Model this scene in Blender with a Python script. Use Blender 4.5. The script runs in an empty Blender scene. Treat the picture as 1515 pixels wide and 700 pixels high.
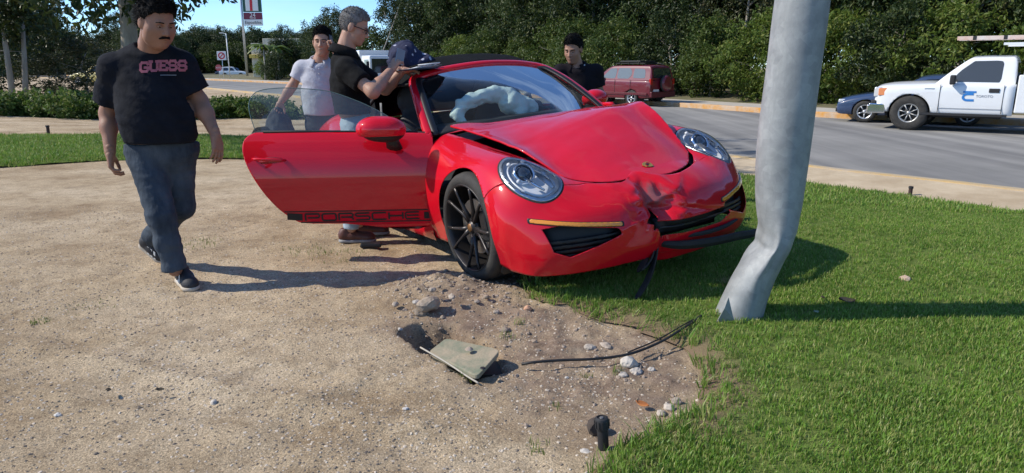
import bpy, bmesh, math, random
import numpy as np
from mathutils import Vector, Matrix, Euler
from mathutils.bvhtree import BVHTree
R = math.radians
rnd = random.Random(7)
rng = np.random.default_rng(11)
scene = bpy.context.scene
col = scene.collection

# ------------------------------------------------------------------ camera
FPX, HZ, CH = 1030.0, 100.0, 1.28           # focal length and horizon row in photo pixels, camera height
PIT = math.atan((350 - HZ) / FPX)
cd = bpy.data.cameras.new('camera')
cd.sensor_width = 36.0
cd.lens = 36.0 * FPX / 1515.0
cd.clip_start = 0.05
cd.clip_end = 4000.0
cam = bpy.data.objects.new('camera', cd)
col.objects.link(cam)
cam.location = (0, 0, CH)
cam.rotation_euler = (math.pi / 2 - PIT, 0, 0)
scene.camera = cam

# ------------------------------------------------------------------ sky, sun, exposure
SUN_EL, SUN_AZ = R(39), R(-91.0)              # azimuth measured from +Y towards +X
w = bpy.data.worlds.new('World')
scene.world = w
w.use_nodes = True
nt = w.node_tree
bg = nt.nodes['Background']
sky = nt.nodes.new('ShaderNodeTexSky')
sky.sky_type = 'NISHITA'
sky.sun_disc = False
sky.sun_elevation = SUN_EL
sky.sun_rotation = SUN_AZ
sky.air_density = 0.75
sky.dust_density = 0.0
sky.ozone_density = 4.0
tc = nt.nodes.new('ShaderNodeTexCoord')
mp = nt.nodes.new('ShaderNodeMapping')
mp.inputs['Scale'].default_value = (1.0, 1.0, 5.0)
nz = nt.nodes.new('ShaderNodeTexNoise')
nz.inputs['Scale'].default_value = 2.3
nz.inputs['Detail'].default_value = 7
nz.inputs['Roughness'].default_value = 0.6
cr_ = nt.nodes.new('ShaderNodeValToRGB')
cr_.color_ramp.elements[0].position = 0.5
cr_.color_ramp.elements[1].position = 0.78
cr_.color_ramp.elements[1].color = (0.32, 0.32, 0.32, 1)
mx = nt.nodes.new('ShaderNodeMixRGB')
mx.inputs['Color2'].default_value = (6.0, 6.3, 6.7, 1)
nt.links.new(tc.outputs['Generated'], mp.inputs['Vector'])
nt.links.new(mp.outputs['Vector'], nz.inputs['Vector'])
nt.links.new(nz.outputs['Fac'], cr_.inputs['Fac'])
nt.links.new(cr_.outputs['Color'], mx.inputs['Fac'])
nt.links.new(sky.outputs['Color'], mx.inputs['Color1'])
tn = nt.nodes.new('ShaderNodeMixRGB'); tn.blend_type = 'MULTIPLY'; tn.inputs['Fac'].default_value = 1.0; tn.inputs['Color2'].default_value = (0.74, 0.90, 1.04, 1)
nt.links.new(mx.outputs['Color'], tn.inputs['Color1'])
nt.links.new(tn.outputs['Color'], bg.inputs['Color'])
bg.inputs['Strength'].default_value = 0.15

sd = bpy.data.lights.new('sun', 'SUN')
sd.energy = 3.8
sd.angle = R(0.55)
sd.color = (1.0, 0.93, 0.82)
sun = bpy.data.objects.new('sun', sd)
col.objects.link(sun)
to_sun = Vector((math.sin(SUN_AZ) * math.cos(SUN_EL), math.cos(SUN_AZ) * math.cos(SUN_EL), math.sin(SUN_EL)))
sun.rotation_euler = to_sun.to_track_quat('Z', 'Y').to_euler()
sun.location = to_sun * 60

scene.view_settings.view_transform = 'Standard'
scene.view_settings.look = 'None'
scene.view_settings.exposure = 0.44
scene.view_settings.gamma = 1.0

# ------------------------------------------------------------------ pixel helpers (photo pixels -> directions -> places)
_C, _S = math.cos(PIT), math.sin(PIT)
def ray(px, py):
    a = (px - 757.5) / FPX; b = -(py - 350) / FPX
    return np.array([a, _C + b * _S, -_S + b * _C])
def at(px, py, Y):
    r = ray(px, py); return np.array([0, 0, CH]) + r * (Y / r[1])
def gp(px, py, z=0.0):
    r = ray(px, py); return np.array([0, 0, CH]) + r * ((z - CH) / r[2])

def smooth(a, b, x):
    t = np.clip((np.asarray(x, float) - a) / (b - a), 0, 1); return t * t * (3 - 2 * t)

def gh(x, y):
    """large-scale ground height: level lot, falling 0.3 m towards the road"""
    x = np.asarray(x, float); y = np.asarray(y, float)
    s = 0.79 * x + 0.61 * y
    k = 0.62 * x + 0.78 * y
    return -0.30 * smooth(5.2, 10.2, np.maximum(k, s) * 0.5 + k * 0.5)
def gz(px, py):
    p = gp(px, py, 0.0)
    for _ in range(12):
        p = gp(px, py, float(gh(p[0], p[1])))
    return p

# ------------------------------------------------------------------ value noise (numpy)
_perm = rng.permutation(512)
_vals = rng.random(512)
def _h(ix, iy, iz):
    return _vals[(_perm[(_perm[(_perm[ix % 512] + iy) % 512] + iz) % 512])]
def vnoise(p, scale=1.0, octv=3, rough=0.5):
    p = np.asarray(p, float) * scale
    if p.shape[-1] == 2:
        p = np.concatenate([p, np.zeros(p.shape[:-1] + (1,))], -1)
    out = 0; amp = 1; tot = 0
    for o in range(octv):
        q = p * (2 ** o) + 17.3 * o
        i = np.floor(q).astype(int); f = q - i; f = f * f * (3 - 2 * f)
        v = 0
        for dx in (0, 1):
            for dy in (0, 1):
                for dz in (0, 1):
                    wgt = (f[..., 0] if dx else 1 - f[..., 0]) * (f[..., 1] if dy else 1 - f[..., 1]) * (f[..., 2] if dz else 1 - f[..., 2])
                    v = v + wgt * _h(i[..., 0] + dx, i[..., 1] + dy, i[..., 2] + dz)
        out = out + amp * v; tot += amp; amp *= rough
    return out / tot * 2 - 1

# ------------------------------------------------------------------ materials
def srgb(r, g, b):
    f = lambda c: (c / 255 / 12.92) if c / 255 <= 0.04045 else ((c / 255 + 0.055) / 1.055) ** 2.4
    return (f(r), f(g), f(b), 1)
MATS = {}
def mat(name, base, rough=0.6, metal=0.0, spec=0.5, coat=0.0, var=0.0, vscale=6.0, bump=0.0, bscale=40.0, bdetail=4,
        trans=0.0, ior=1.45, alpha=1.0, emit=None, sub=0.0, base2=None, rvar=0.0, coatr=0.03, space='Object', bdist=0.01, stretch=None, sheen=0.0):
    if name in MATS: return MATS[name]
    m = bpy.data.materials.new(name); m.use_nodes = True
    n = m.node_tree.nodes; l = m.node_tree.links
    b = n['Principled BSDF']
    base = tuple(base) + ((1,) if len(base) == 3 else ())
    b.inputs['Base Color'].default_value = base
    b.inputs['Roughness'].default_value = rough
    b.inputs['Metallic'].default_value = metal
    b.inputs['Specular IOR Level'].default_value = spec
    b.inputs['Coat Weight'].default_value = coat
    b.inputs['Coat Roughness'].default_value = coatr
    b.inputs['Transmission Weight'].default_value = trans
    b.inputs['IOR'].default_value = ior
    b.inputs['Alpha'].default_value = alpha
    if sheen: b.inputs['Sheen Weight'].default_value = sheen
    if sub:
        b.inputs['Subsurface Weight'].default_value = sub
        b.inputs['Subsurface Radius'].default_value = (0.012, 0.005, 0.003)
    if emit:
        b.inputs['Emission Color'].default_value = emit[0]
        b.inputs['Emission Strength'].default_value = emit[1]
    t = n.new('ShaderNodeTexCoord'); src = t.outputs[space]
    if stretch:
        mpn = n.new('ShaderNodeMapping'); mpn.inputs['Scale'].default_value = stretch
        l.new(src, mpn.inputs['Vector']); src = mpn.outputs['Vector']
    if var or base2 or rvar:
        z = n.new('ShaderNodeTexNoise'); z.inputs['Scale'].default_value = vscale; z.inputs['Detail'].default_value = 5
        z.inputs['Roughness'].default_value = 0.62
        l.new(src, z.inputs['Vector'])
        r = n.new('ShaderNodeValToRGB')
        c2 = tuple(base2) if base2 else tuple(min(1, c * (1 + var)) for c in base[:3])
        c1 = tuple(base[:3]) if base2 else tuple(c * (1 - var) for c in base[:3])
        r.color_ramp.elements[0].position = 0.33; r.color_ramp.elements[1].position = 0.67
        r.color_ramp.elements[0].color = (*c1[:3], 1); r.color_ramp.elements[1].color = (*c2[:3], 1)
        l.new(z.outputs['Fac'], r.inputs['Fac']); l.new(r.outputs['Color'], b.inputs['Base Color'])
        if rvar:
            mr = n.new('ShaderNodeMapRange')
            mr.inputs['From Min'].default_value = 0.3; mr.inputs['From Max'].default_value = 0.7
            mr.inputs['To Min'].default_value = max(0.02, rough - rvar); mr.inputs['To Max'].default_value = min(1, rough + rvar)
            l.new(z.outputs['Fac'], mr.inputs['Value']); l.new(mr.outputs['Result'], b.inputs['Roughness'])
    if bump:
        z2 = n.new('ShaderNodeTexNoise'); z2.inputs['Scale'].default_value = bscale; z2.inputs['Detail'].default_value = bdetail
        l.new(src, z2.inputs['Vector'])
        bp = n.new('ShaderNodeBump'); bp.inputs['Strength'].default_value = bump; bp.inputs['Distance'].default_value = bdist
        l.new(z2.outputs['Fac'], bp.inputs['Height']); l.new(bp.outputs['Normal'], b.inputs['Normal'])
    MATS[name] = m
    return m
def nodes_of(m): return m.node_tree.nodes, m.node_tree.links

# ------------------------------------------------------------------ object helpers
def tag(o, label=None, cat=None, group=None, kind=None):
    if label: o['label'] = label
    if cat: o['category'] = cat
    if group: o['group'] = group
    if kind: o['kind'] = kind
    return o
def thing(name, label, cat, loc=(0, 0, 0), rot=(0, 0, 0), group=None):
    o = bpy.data.objects.new(name, None); col.objects.link(o)
    o.location = loc; o.rotation_euler = rot; o.empty_display_size = 0.2
    return tag(o, label, cat, group)
def mk(name, verts, faces, m, parent=None, smooth=True, org=None, autos=None, fmat=None):
    verts = np.asarray(verts, float).reshape(-1, 3)
    if org is not None: verts = verts - np.asarray(org, float)
    me = bpy.data.meshes.new(name)
    me.from_pydata(verts.tolist(), [], [tuple(f) for f in faces])
    ms = m if isinstance(m, (list, tuple)) else [m]
    for x in ms: me.materials.append(x)
    if fmat is not None: me.polygons.foreach_set('material_index', np.asarray(fmat, dtype=np.int32))
    if smooth: me.polygons.foreach_set('use_smooth', np.ones(len(me.polygons), dtype=bool))
    me.update(calc_edges=True); me.validate()
    if autos is not None: me.set_sharp_from_angle(angle=R(autos))
    o = bpy.data.objects.new(name, me); col.objects.link(o)
    if parent is not None: o.parent = parent
    return o
def mkfast(name, verts, tris, m, parent=None, nper=3, smooth=False):
    verts = np.asarray(verts, np.float32); tris = np.asarray(tris, np.int32).ravel()
    me = bpy.data.meshes.new(name)
    nf = len(tris) // nper
    me.vertices.add(len(verts)); me.vertices.foreach_set('co', verts.ravel())
    me.loops.add(len(tris)); me.loops.foreach_set('vertex_index', tris)
    me.polygons.add(nf); me.polygons.foreach_set('loop_start', np.arange(0, nf * nper, nper, dtype=np.int32))
    me.polygons.foreach_set('loop_total', np.full(nf, nper, np.int32))
    me.polygons.foreach_set('use_smooth', np.full(nf, smooth, dtype=bool))
    me.materials.append(m); me.update(calc_edges=True)
    o = bpy.data.objects.new(name, me); col.objects.link(o)
    if parent is not None: o.parent = parent
    return o
def solid(o, t=0.004, off=-1):
    s = o.modifiers.new('solid', 'SOLIDIFY'); s.thickness = t; s.offset = off; return o
def bevel(o, wd=0.01, seg=2, ang=35):
    b = o.modifiers.new('bevel', 'BEVEL'); b.width = wd; b.segments = seg; b.limit_method = 'ANGLE'; b.angle_limit = R(ang); return o
def copy_tree(o, parent=None):
    c = o.copy(); col.objects.link(c); c.parent = parent
    for ch in list(o.children): copy_tree(ch, c)
    return c

class B:
    """collects shapes into one mesh"""
    def __init__(s): s.v = []; s.f = []; s.mi = []
    def add(s, v, f, mi=0):
        n = len(s.v); s.v += [tuple(map(float, p)) for p in v]; s.f += [tuple(int(i) + n for i in q) for q in f]; s.mi += [mi] * len(f); return s
    def box(s, c, d, rot=None, mi=0, taper=1.0):
        x, y, z = d[0] / 2, d[1] / 2, d[2] / 2
        p = [(-x, -y, -z), (x, -y, -z), (x, y, -z), (-x, y, -z), (-x * taper, -y * taper, z), (x * taper, -y * taper, z), (x * taper, y * taper, z), (-x * taper, y * taper, z)]
        M = rot if rot is not None else Matrix.Identity(3)
        p = [M @ Vector(q) + Vector(c) for q in p]
        return s.add(p, [(3, 2, 1, 0), (4, 5, 6, 7), (0, 1, 5, 4), (1, 2, 6, 5), (2, 3, 7, 6), (3, 0, 4, 7)], mi)
    def tube(s, pts, rad, seg=10, cap=True, mi=0, squash=None):
        pts = [Vector(p) for p in pts]; n = len(pts)
        rad = [rad] * n if isinstance(rad, (int, float)) else list(rad)
        rings = []; up = None
        for i, p in enumerate(pts):
            t = (pts[min(i + 1, n - 1)] - pts[max(i - 1, 0)]).normalized()
            if up is None:
                up = Vector((0, 0, 1)) if abs(t.z) < 0.9 else Vector((1, 0, 0))
            a = t.cross(up).normalized(); b = a.cross(t).normalized(); up = b
            for k in range(seg):
                th = 2 * math.pi * k / seg
                rings.append(p + (a * math.cos(th) * (squash[i][0] if squash else 1) + b * math.sin(th) * (squash[i][1] if squash else 1)) * rad[i])
        f = []
        for i in range(n - 1):
            for k in range(seg):
                k2 = (k + 1) % seg
                f.append((i * seg + k, i * seg + k2, (i + 1) * seg + k2, (i + 1) * seg + k))
        if cap:
            f.append(tuple(reversed(range(seg)))); f.append(tuple((n - 1) * seg + k for k in range(seg)))
        return s.add(rings, [tuple(reversed(q)) for q in f], mi)
    def lathe(s, prof, seg=24, axis='Z', c=(0, 0, 0), M=None, mi=0, close=False):
        v = []; n = len(prof)
        for k in range(seg):
            th = 2 * math.pi * k / seg
            for r, h in prof:
                p = Vector((r * math.cos(th), r * math.sin(th), h))
                if axis == 'Y': p = Vector((p.x, p.z, p.y))
                if axis == 'X': p = Vector((p.z, p.x, p.y))
                if M is not None: p = M @ p
                v.append(p + Vector(c))
        f = []
        for k in range(seg):
            k2 = (k + 1) % seg
            for i in range(n - 1 + (1 if close else 0)):
                i2 = (i + 1) % n
                f.append((k * n + i, k2 * n + i, k2 * n + i2, k * n + i2))
        return s.add(v, f, mi)
    def prism(s, poly, z0, z1, M=None, mi=0):
        n = len(poly)
        v = [Vector((x, y, z0)) for x, y in poly] + [Vector((x, y, z1)) for x, y in poly]
        if M is not None: v = [M @ p for p in v]
        f = [tuple(reversed(range(n))), tuple(range(n, 2 * n))] + [(i, (i + 1) % n, n + (i + 1) % n, n + i) for i in range(n)]
        return s.add(v, f, mi)
    def build(s, name, m, parent=None, smooth=False, bev=None, autos=None, org=None, fixn=True):
        o = mk(name, s.v, s.f, m, parent, smooth, org, None, s.mi if isinstance(m, (list, tuple)) else None)
        if fixn:
            bm = bmesh.new(); bm.from_mesh(o.data); bmesh.ops.recalc_face_normals(bm, faces=bm.faces[:]); bm.to_mesh(o.data); bm.free()
        if autos is not None:
            o.data.polygons.foreach_set('use_smooth', np.ones(len(o.data.polygons), dtype=bool)); o.data.set_sharp_from_angle(angle=R(autos))
        if bev: bevel(o, bev)
        return o

# ------------------------------------------------------------------ grids, splines, clipping
def cr_axis(P, n, axis=0, closed=False):
    P = np.moveaxis(np.asarray(P, float), axis, 0)
    N = len(P)
    if closed:
        Q = np.concatenate([P[-1:], P, P[:2]], 0); segs = N
    else:
        Q = np.concatenate([2 * P[:1] - P[1:2], P, 2 * P[-1:] - P[-2:-1]], 0); segs = N - 1
    out = []
    for i in range(segs):
        a, b, c, d = Q[i], Q[i + 1], Q[i + 2], Q[i + 3]
        for k in range(n):
            t = k / n
            out.append(0.5 * ((2 * b) + (-a + c) * t + (2 * a - 5 * b + 4 * c - d) * t * t + (-a + 3 * b - 3 * c + d) * t ** 3))
    if not closed: out.append(P[-1])
    return np.moveaxis(np.array(out), 0, axis)
def curve(pts, n=8, closed=False): return cr_axis(np.asarray(pts, float), n, 0, closed)
def gfaces(nu, nv, flip=False, wrapv=False):
    f = []
    for i in range(nu - 1):
        for j in range(nv - (0 if wrapv else 1)):
            j2 = (j + 1) % nv
            q = (i * nv + j, i * nv + j2, (i + 1) * nv + j2, (i + 1) * nv + j)
            f.append(q[::-1] if flip else q)
    return f
def clip_grid(P, fields, flip=False, D=None):
    """keep the part of grid P where every field > 0; returns verts, faces (D: displaced positions used for output)"""
    nu, nv = P.shape[:2]
    O = P if D is None else D
    F = np.stack(fields, -1) if fields else np.ones((nu, nv, 1))
    key = {}; V = []; faces = []
    inside = (F > 0).all(-1); anyout = [(F[..., k] <= 0) for k in range(F.shape[-1])]
    def vid(k, p):
        if k in key: return key[k]
        key[k] = len(V); V.append(p); return key[k]
    for i in range(nu - 1):
        for j in range(nv - 1):
            c = [(i, j), (i, j + 1), (i + 1, j + 1), (i + 1, j)]
            if flip: c = c[::-1]
            ins = [inside[q] for q in c]
            if all(ins):
                faces.append([vid(q, O[q]) for q in c]); continue
            if any(all(ao[q] for q in c) for ao in anyout): continue
            poly = [(O[q], F[q], q) for q in c]
            for k in range(F.shape[-1]):
                out = []
                for a in range(len(poly)):
                    p0, f0, k0 = poly[a]; p1, f1, k1 = poly[(a + 1) % len(poly)]
                    if f0[k] > 0: out.append(poly[a])
                    if (f0[k] > 0) != (f1[k] > 0):
                        t = f0[k] / (f0[k] - f1[k])
                        p = p0 + (p1 - p0) * t
                        out.append((p, f0 + (f1 - f0) * t + 0, ('e', round(p[0], 5), round(p[1], 5), round(p[2], 5))))
                poly = out
                if len(poly) < 3: break
            if len(poly) < 3: continue
            ids = []
            for p, _, k in poly:
                q = vid(k, p)
                if not ids or ids[-1] != q: ids.append(q)
            if len(ids) > 1 and ids[0] == ids[-1]: ids.pop()
            if len(set(ids)) >= 3 and len(set(ids)) == len(ids): faces.append(ids)
    return np.array(V), faces
def poly_sd(px, py, poly):
    """signed distance (positive inside) of arrays px,py to polygon"""
    px = np.asarray(px, float); py = np.asarray(py, float)
    d = np.full(px.shape, 1e9); ins = np.zeros(px.shape, bool); n = len(poly)
    for i in range(n):
        x0, y0 = poly[i]; x1, y1 = poly[(i + 1) % n]
        ex, ey = x1 - x0, y1 - y0
        t = np.clip(((px - x0) * ex + (py - y0) * ey) / (ex * ex + ey * ey + 1e-12), 0, 1)
        d = np.minimum(d, np.hypot(px - x0 - t * ex, py - y0 - t * ey))
        c = ((y0 > py) != (y1 > py)) & (px < (x1 - x0) * (py - y0) / ((y1 - y0) if y1 != y0 else 1e-12) + x0)
        ins ^= c
    return np.where(ins, d, -d)

# ------------------------------------------------------------------ implicit surfaces (smooth blends of round cones / ellipsoids, surface nets)
def rcone(a, b, ra, rb): return ('c', np.array(a, float), np.array(b, float), ra, rb)
def ell(c, r, M=None): return ('e', np.array(c, float), np.array(r, float), None if M is None else np.array(M, float))
def sdf_eval(prims, pts, k):
    d = None
    for pr in prims:
        kk = k
        if pr[0] == 'c':
            _, a, b, ra, rb = pr[:5]
            ab = b - a; t = np.clip(((pts - a) @ ab) / (ab @ ab + 1e-12), 0, 1)
            q = np.sqrt((((pts - a) - t[..., None] * ab) ** 2).sum(-1)) - (ra + (rb - ra) * t)
        else:
            _, c, r, M = pr[:4]
            p = pts - c
            if M is not None: p = p @ M
            l = np.sqrt(((p / r) ** 2).sum(-1)); l2 = np.sqrt(((p / (r * r)) ** 2).sum(-1)) + 1e-9
            q = l * (l - 1) / l2
        sub = False
        if len(pr) > 5 or (pr[0] == 'e' and len(pr) > 4):
            ex = pr[-1]; kk = ex.get('k', k); sub = ex.get('sub', False)
        if d is None: d = q
        elif sub:
            h = np.clip(0.5 - 0.5 * (d + q) / kk, 0, 1); d = d * (1 - h) - q * h + kk * h * (1 - h)
        else:
            h = np.clip(0.5 + 0.5 * (d - q) / kk, 0, 1); d = d * (1 - h) + q * h - kk * h * (1 - h)
    return d
def sdf_mesh(prims, vox=0.008, k=0.03, cuts=(), noise=None, pad=0.03):
    lo = np.full(3, 1e9); hi = -lo
    for pr in prims:
        if pr[0] == 'c':
            for p, r in ((pr[1], pr[3]), (pr[2], pr[4])): lo = np.minimum(lo, p - r); hi = np.maximum(hi, p + r)
        else:
            r = pr[2].max() if pr[3] is not None else pr[2]; lo = np.minimum(lo, pr[1] - r); hi = np.maximum(hi, pr[1] + r)
    lo -= pad; hi += pad
    n = np.ceil((hi - lo) / vox).astype(int) + 1
    ax = [lo[i] + vox * np.arange(n[i]) for i in range(3)]
    G = np.stack(np.meshgrid(*ax, indexing='ij'), -1)
    d = np.empty(n)
    for s in range(0, n[0], 24):
        blk = G[s:s + 24]
        dd = sdf_eval(prims, blk, k)
        if noise is not None: dd = dd - noise(blk)
        for c in cuts: dd = np.maximum(dd, c(blk))
        d[s:s + 24] = dd
    d = np.pad(d[1:-1, 1:-1, 1:-1], 1, constant_values=1.0)
    return snets(d, lo, vox)
def snets(d, lo, vox):
    s = d < 0
    cs = np.zeros(np.array(d.shape) - 1, np.int8)
    for dx in (0, 1):
        for dy in (0, 1):
            for dz in (0, 1):
                cs += s[dx:d.shape[0] - 1 + dx, dy:d.shape[1] - 1 + dy, dz:d.shape[2] - 1 + dz]
    act = (cs > 0) & (cs < 8)
    idx = -np.ones(act.shape, np.int64); ii = np.argwhere(act); idx[act] = np.arange(len(ii))
    acc = np.zeros((len(ii), 3)); cnt = np.zeros(len(ii))
    corners = [(a, b, c) for a in (0, 1) for b in (0, 1) for c in (0, 1)]
    for a in corners:
        for ax in range(3):
            if a[ax] == 1: continue
            b = list(a); b[ax] = 1
            d0 = d[ii[:, 0] + a[0], ii[:, 1] + a[1], ii[:, 2] + a[2]]; d1 = d[ii[:, 0] + b[0], ii[:, 1] + b[1], ii[:, 2] + b[2]]
            m = (d0 < 0) != (d1 < 0)
            t = d0 / np.where(m, d0 - d1, 1)
            p = np.tile(np.array(a, float), (len(ii), 1)); p[:, ax] = t
            acc[m] += p[m]; cnt[m] += 1
    V = lo + vox * (ii + acc / cnt[:, None])
    Fs = []
    for ax in range(3):
        u, v = [(1, 2), (2, 0), (0, 1)][ax]
        sl0 = [slice(None)] * 3; sl1 = [slice(None)] * 3
        sl0[ax] = slice(0, -1); sl1[ax] = slice(1, None)
        a = s[tuple(sl0)]; b = s[tuple(sl1)]
        e = np.argwhere(a != b)
        e = e[(e[:, u] > 0) & (e[:, v] > 0) & (e[:, u] < d.shape[u] - 1) & (e[:, v] < d.shape[v] - 1)]
        sg = s[e[:, 0], e[:, 1], e[:, 2]]
        def g(du, dv):
            q = e.copy(); q[:, u] -= du; q[:, v] -= dv; return idx[q[:, 0], q[:, 1], q[:, 2]]
        q = np.stack([g(1, 1), g(0, 1), g(0, 0), g(1, 0)], 1)
        q[~sg] = q[~sg][:, ::-1]
        Fs.append(q)
    Fq = np.concatenate(Fs); Fq = Fq[(Fq >= 0).all(1)]
    return V, Fq
def joinvf(*lst):
    V = []; Fq = []; n = 0
    for v, f in lst:
        V.append(np.asarray(v)); Fq.append(np.asarray(f) + n); n += len(v)
    return np.concatenate(V), np.concatenate(Fq)
# ================================================================== GROUND, LAWN, ROAD
def ground_material():
    m = mat('sandy_gravel', (.34, .28, .21), rough=.95, spec=.2)
    n, l = nodes_of(m); b = n['Principled BSDF']
    t = n.new('ShaderNodeTexCoord'); P = t.outputs['Object']
    def noise(sc, det=5, ro=.6):
        z = n.new('ShaderNodeTexNoise'); z.inputs['Scale'].default_value = sc; z.inputs['Detail'].default_value = det; z.inputs['Roughness'].default_value = ro
        l.new(P, z.inputs['Vector']); return z.outputs['Fac']
    def ramp(fac, stops):
        r = n.new('ShaderNodeValToRGB'); e = r.color_ramp.elements
        while len(e) < len(stops): e.new(.5)
        for k, (p, c) in enumerate(stops): e[k].position = p; e[k].color = (*c, 1)
        l.new(fac, r.inputs['Fac']); return r.outputs['Color']
    def mix(f, a, b_, mode='MIX'):
        x = n.new('ShaderNodeMixRGB'); x.blend_type = mode
        if isinstance(f, float): x.inputs['Fac'].default_value = f
        else: l.new(f, x.inputs['Fac'])
        l.new(a, x.inputs['Color1']); l.new(b_, x.inputs['Color2']); return x.outputs['Color']
    big = ramp(noise(.9, 6), [(.32, (.30, .215, .128)), (.47, (.45, .35, .228)), (.70, (.58, .475, .335))])
    vor = n.new('ShaderNodeTexVoronoi'); vor.inputs['Scale'].default_value = 205; l.new(P, vor.inputs['Vector'])
    spk = ramp(vor.outputs['Color'], [(.1, (.55, .52, .48)), (.55, (1, 1, 1)), (.9, (1.45, 1.4, 1.32))])
    c = mix(.80, big, spk, 'MULTIPLY')
    mid = ramp(noise(6.5, 8, .72), [(.32, (.66, .62, .57)), (.5, (1, 1, 1)), (.70, (1.16, 1.15, 1.13))])
    c = mix(.85, c, mid, 'MULTIPLY')
    fine = ramp(noise(120, 8, .85), [(.34, (.55, .52, .48)), (.5, (1, 1, 1)), (.66, (1.4, 1.4, 1.4))])
    c = mix(.7, c, fine, 'MULTIPLY')
    # darker damp patches and disturbed earth (painted mask = where the soil was dug over)
    pat = ramp(noise(2.6, 8, .7), [(.56, (0, 0, 0)), (.70, (1, 1, 1))])
    dark = n.new('ShaderNodeRGB'); dark.outputs[0].default_value = (.23, .175, .12, 1)
    pf = n.new('ShaderNodeMath'); pf.operation = 'MULTIPLY'; pf.inputs[1].default_value = .55; l.new(pat, pf.inputs[0])
    c = mix(pf.outputs[0], c, dark.outputs[0])
    at_ = n.new('ShaderNodeAttribute'); at_.attribute_name = 'earth'
    ern = ramp(noise(14, 8, .7), [(.3, (.16, .11, .077)), (.55, (.275, .20, .145)), (.75, (.40, .315, .235))])
    ern = mix(.8, ern, fine, 'MULTIPLY')
    c = mix(at_.outputs['Fac'], c, ern)
    l.new(c, b.inputs['Base Color'])
    bp = n.new('ShaderNodeBump'); bp.inputs['Strength'].default_value = 1.0; bp.inputs['Distance'].default_value = .008
    vd = n.new('ShaderNodeMath'); vd.operation = 'MULTIPLY'; vd.inputs[1].default_value = -.25; l.new(vor.outputs['Distance'], vd.inputs[0])
    ad = n.new('ShaderNodeMath'); ad.operation = 'ADD'; l.new(vd.outputs[0], ad.inputs[0]); l.new(noise(85, 10, .82), ad.inputs[1])
    l.new(ad.outputs[0], bp.inputs['Height']); l.new(bp.outputs['Normal'], b.inputs['Normal'])
    return m
gravel_m = ground_material()

def dig(x, y):
    """small relief: heap of dug earth, the pit beside the lid, wheel ruts, trampled surface"""
    p = np.stack([x, y], -1)
    near = smooth(9, 5, y) * smooth(-9, -6, x)
    z = .014 * vnoise(p, 1.7, 3) * near + .013 * vnoise(p, 6, 4, .65) * near + .006 * vnoise(p, 21, 3, .7) * near
    heap = np.exp(-((x + .42) / .34) ** 2 - ((y - 3.86) / .26) ** 2)
    z = z + .085 * heap + .05 * heap * vnoise(p, 11, 4, .65)
    heap2 = np.exp(-((x - .10) / .32) ** 2 - ((y - 3.62) / .24) ** 2)
    z = z + .03 * heap2 + .03 * heap2 * vnoise(p, 12, 4, .6)
    sc = np.exp(-((x - .36) / .50) ** 4 - ((y - 2.95) / .55) ** 4)
    z = z - .018 * sc + .018 * sc * vnoise(p, 14, 4, .6)
    # pit
    pit = poly_sd(x, y, PITP)
    z = z - .16 * smooth(-.02, .05, pit + .03 * vnoise(p, 16, 2))
    for (ox, oy, dx, dy, dep) in ((-1.5, 2.6, .93, -.36, .010), (-1.7, 3.0, .93, -.36, .009), (-2.6, 5.2, .99, .1, .008), (-.8, 2.2, .5, .86, .006)):
        d = -(x - ox) * dy + (y - oy) * dx; z = z - dep * np.exp(-((d + .05 * vnoise(p, 1.2, 2)) / .085) ** 2) + dep * .6 * np.exp(-((np.abs(d + .05 * vnoise(p, 1.2, 2)) - .15) / .05) ** 2)
    # ruts from the car's path
    for (ox, oy) in ((-.95, 5.6), (-1.15, 5.3)):
        d = (x - ox) * .857 + (y - oy) * .515; s = -(x - ox) * .515 + (y - oy) * .857
        z = z - .012 * np.exp(-(d / .07) ** 2) * smooth(-1.6, -.9, s) * smooth(1.5, .7, s)
    return z
PITP = [tuple(gp(a, b)[:2]) for a, b in ((590, 492), (622, 478), (668, 480), (700, 496), (742, 520), (746, 540), (700, 562), (660, 538), (622, 515))]
def earth_mask(x, y):
    p = np.stack([x, y], -1)
    poly = [tuple(gp(a, b)[:2]) for a, b in ((545, 430), (590, 405), (660, 405), (770, 395), (800, 440), (900, 470), (1010, 505), (1060, 575), (1030, 620), (900, 690), (830, 640), (760, 580), (690, 570), (600, 505), (560, 470))]
    d = poly_sd(x, y, poly)
    return smooth(-.22, .28, d + .30 * vnoise(p, 3.5, 4, .6)) * (.45 + .55 * smooth(-.35, .45, vnoise(p, 6, 4, .65)))
def axis_nodes(segs):
    out = []
    for a, b, st in segs: out += list(np.arange(a, b - 1e-6, st))
    out.append(segs[-1][1]); return np.array(out)
gx = axis_nodes([(-900, -100, 100), (-100, -20, 8), (-20, -6, 1.0), (-6, -3.2, .08), (-3.2, -.85, .03), (-.85, 1.0, .014), (1.0, 2.4, .06), (2.4, 8, .4), (8, 40, 4), (40, 140, 20), (140, 900, 95)])
gy = axis_nodes([(-60, -4, 8), (-4, .9, .35), (.9, 2.3, .025), (2.3, 4.5, .014), (4.5, 8, .05), (8, 14, .3), (14, 40, 1.5), (40, 120, 8), (120, 1800, 120)])
GX, GY = np.meshgrid(gx, gy, indexing='ij')
def ground_z(x, y): return gh(x, y) + dig(x, y)
GZ = ground_z(GX, GY)
V = np.stack([GX, GY, GZ], -1).reshape(-1, 3)
nx, ny = len(gx), len(gy)
i0 = (np.arange(nx - 1)[:, None] * ny + np.arange(ny - 1)[None]).ravel()
ground = mkfast('ground', V, np.stack([i0, i0 + ny, i0 + ny + 1, i0 + 1], 1), gravel_m, nper=4, smooth=True)
tag(ground, kind='structure')
ea = ground.data.attributes.new('earth', 'FLOAT', 'POINT'); ea.data.foreach_set('value', earth_mask(GX, GY).ravel().astype(np.float32))

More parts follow.
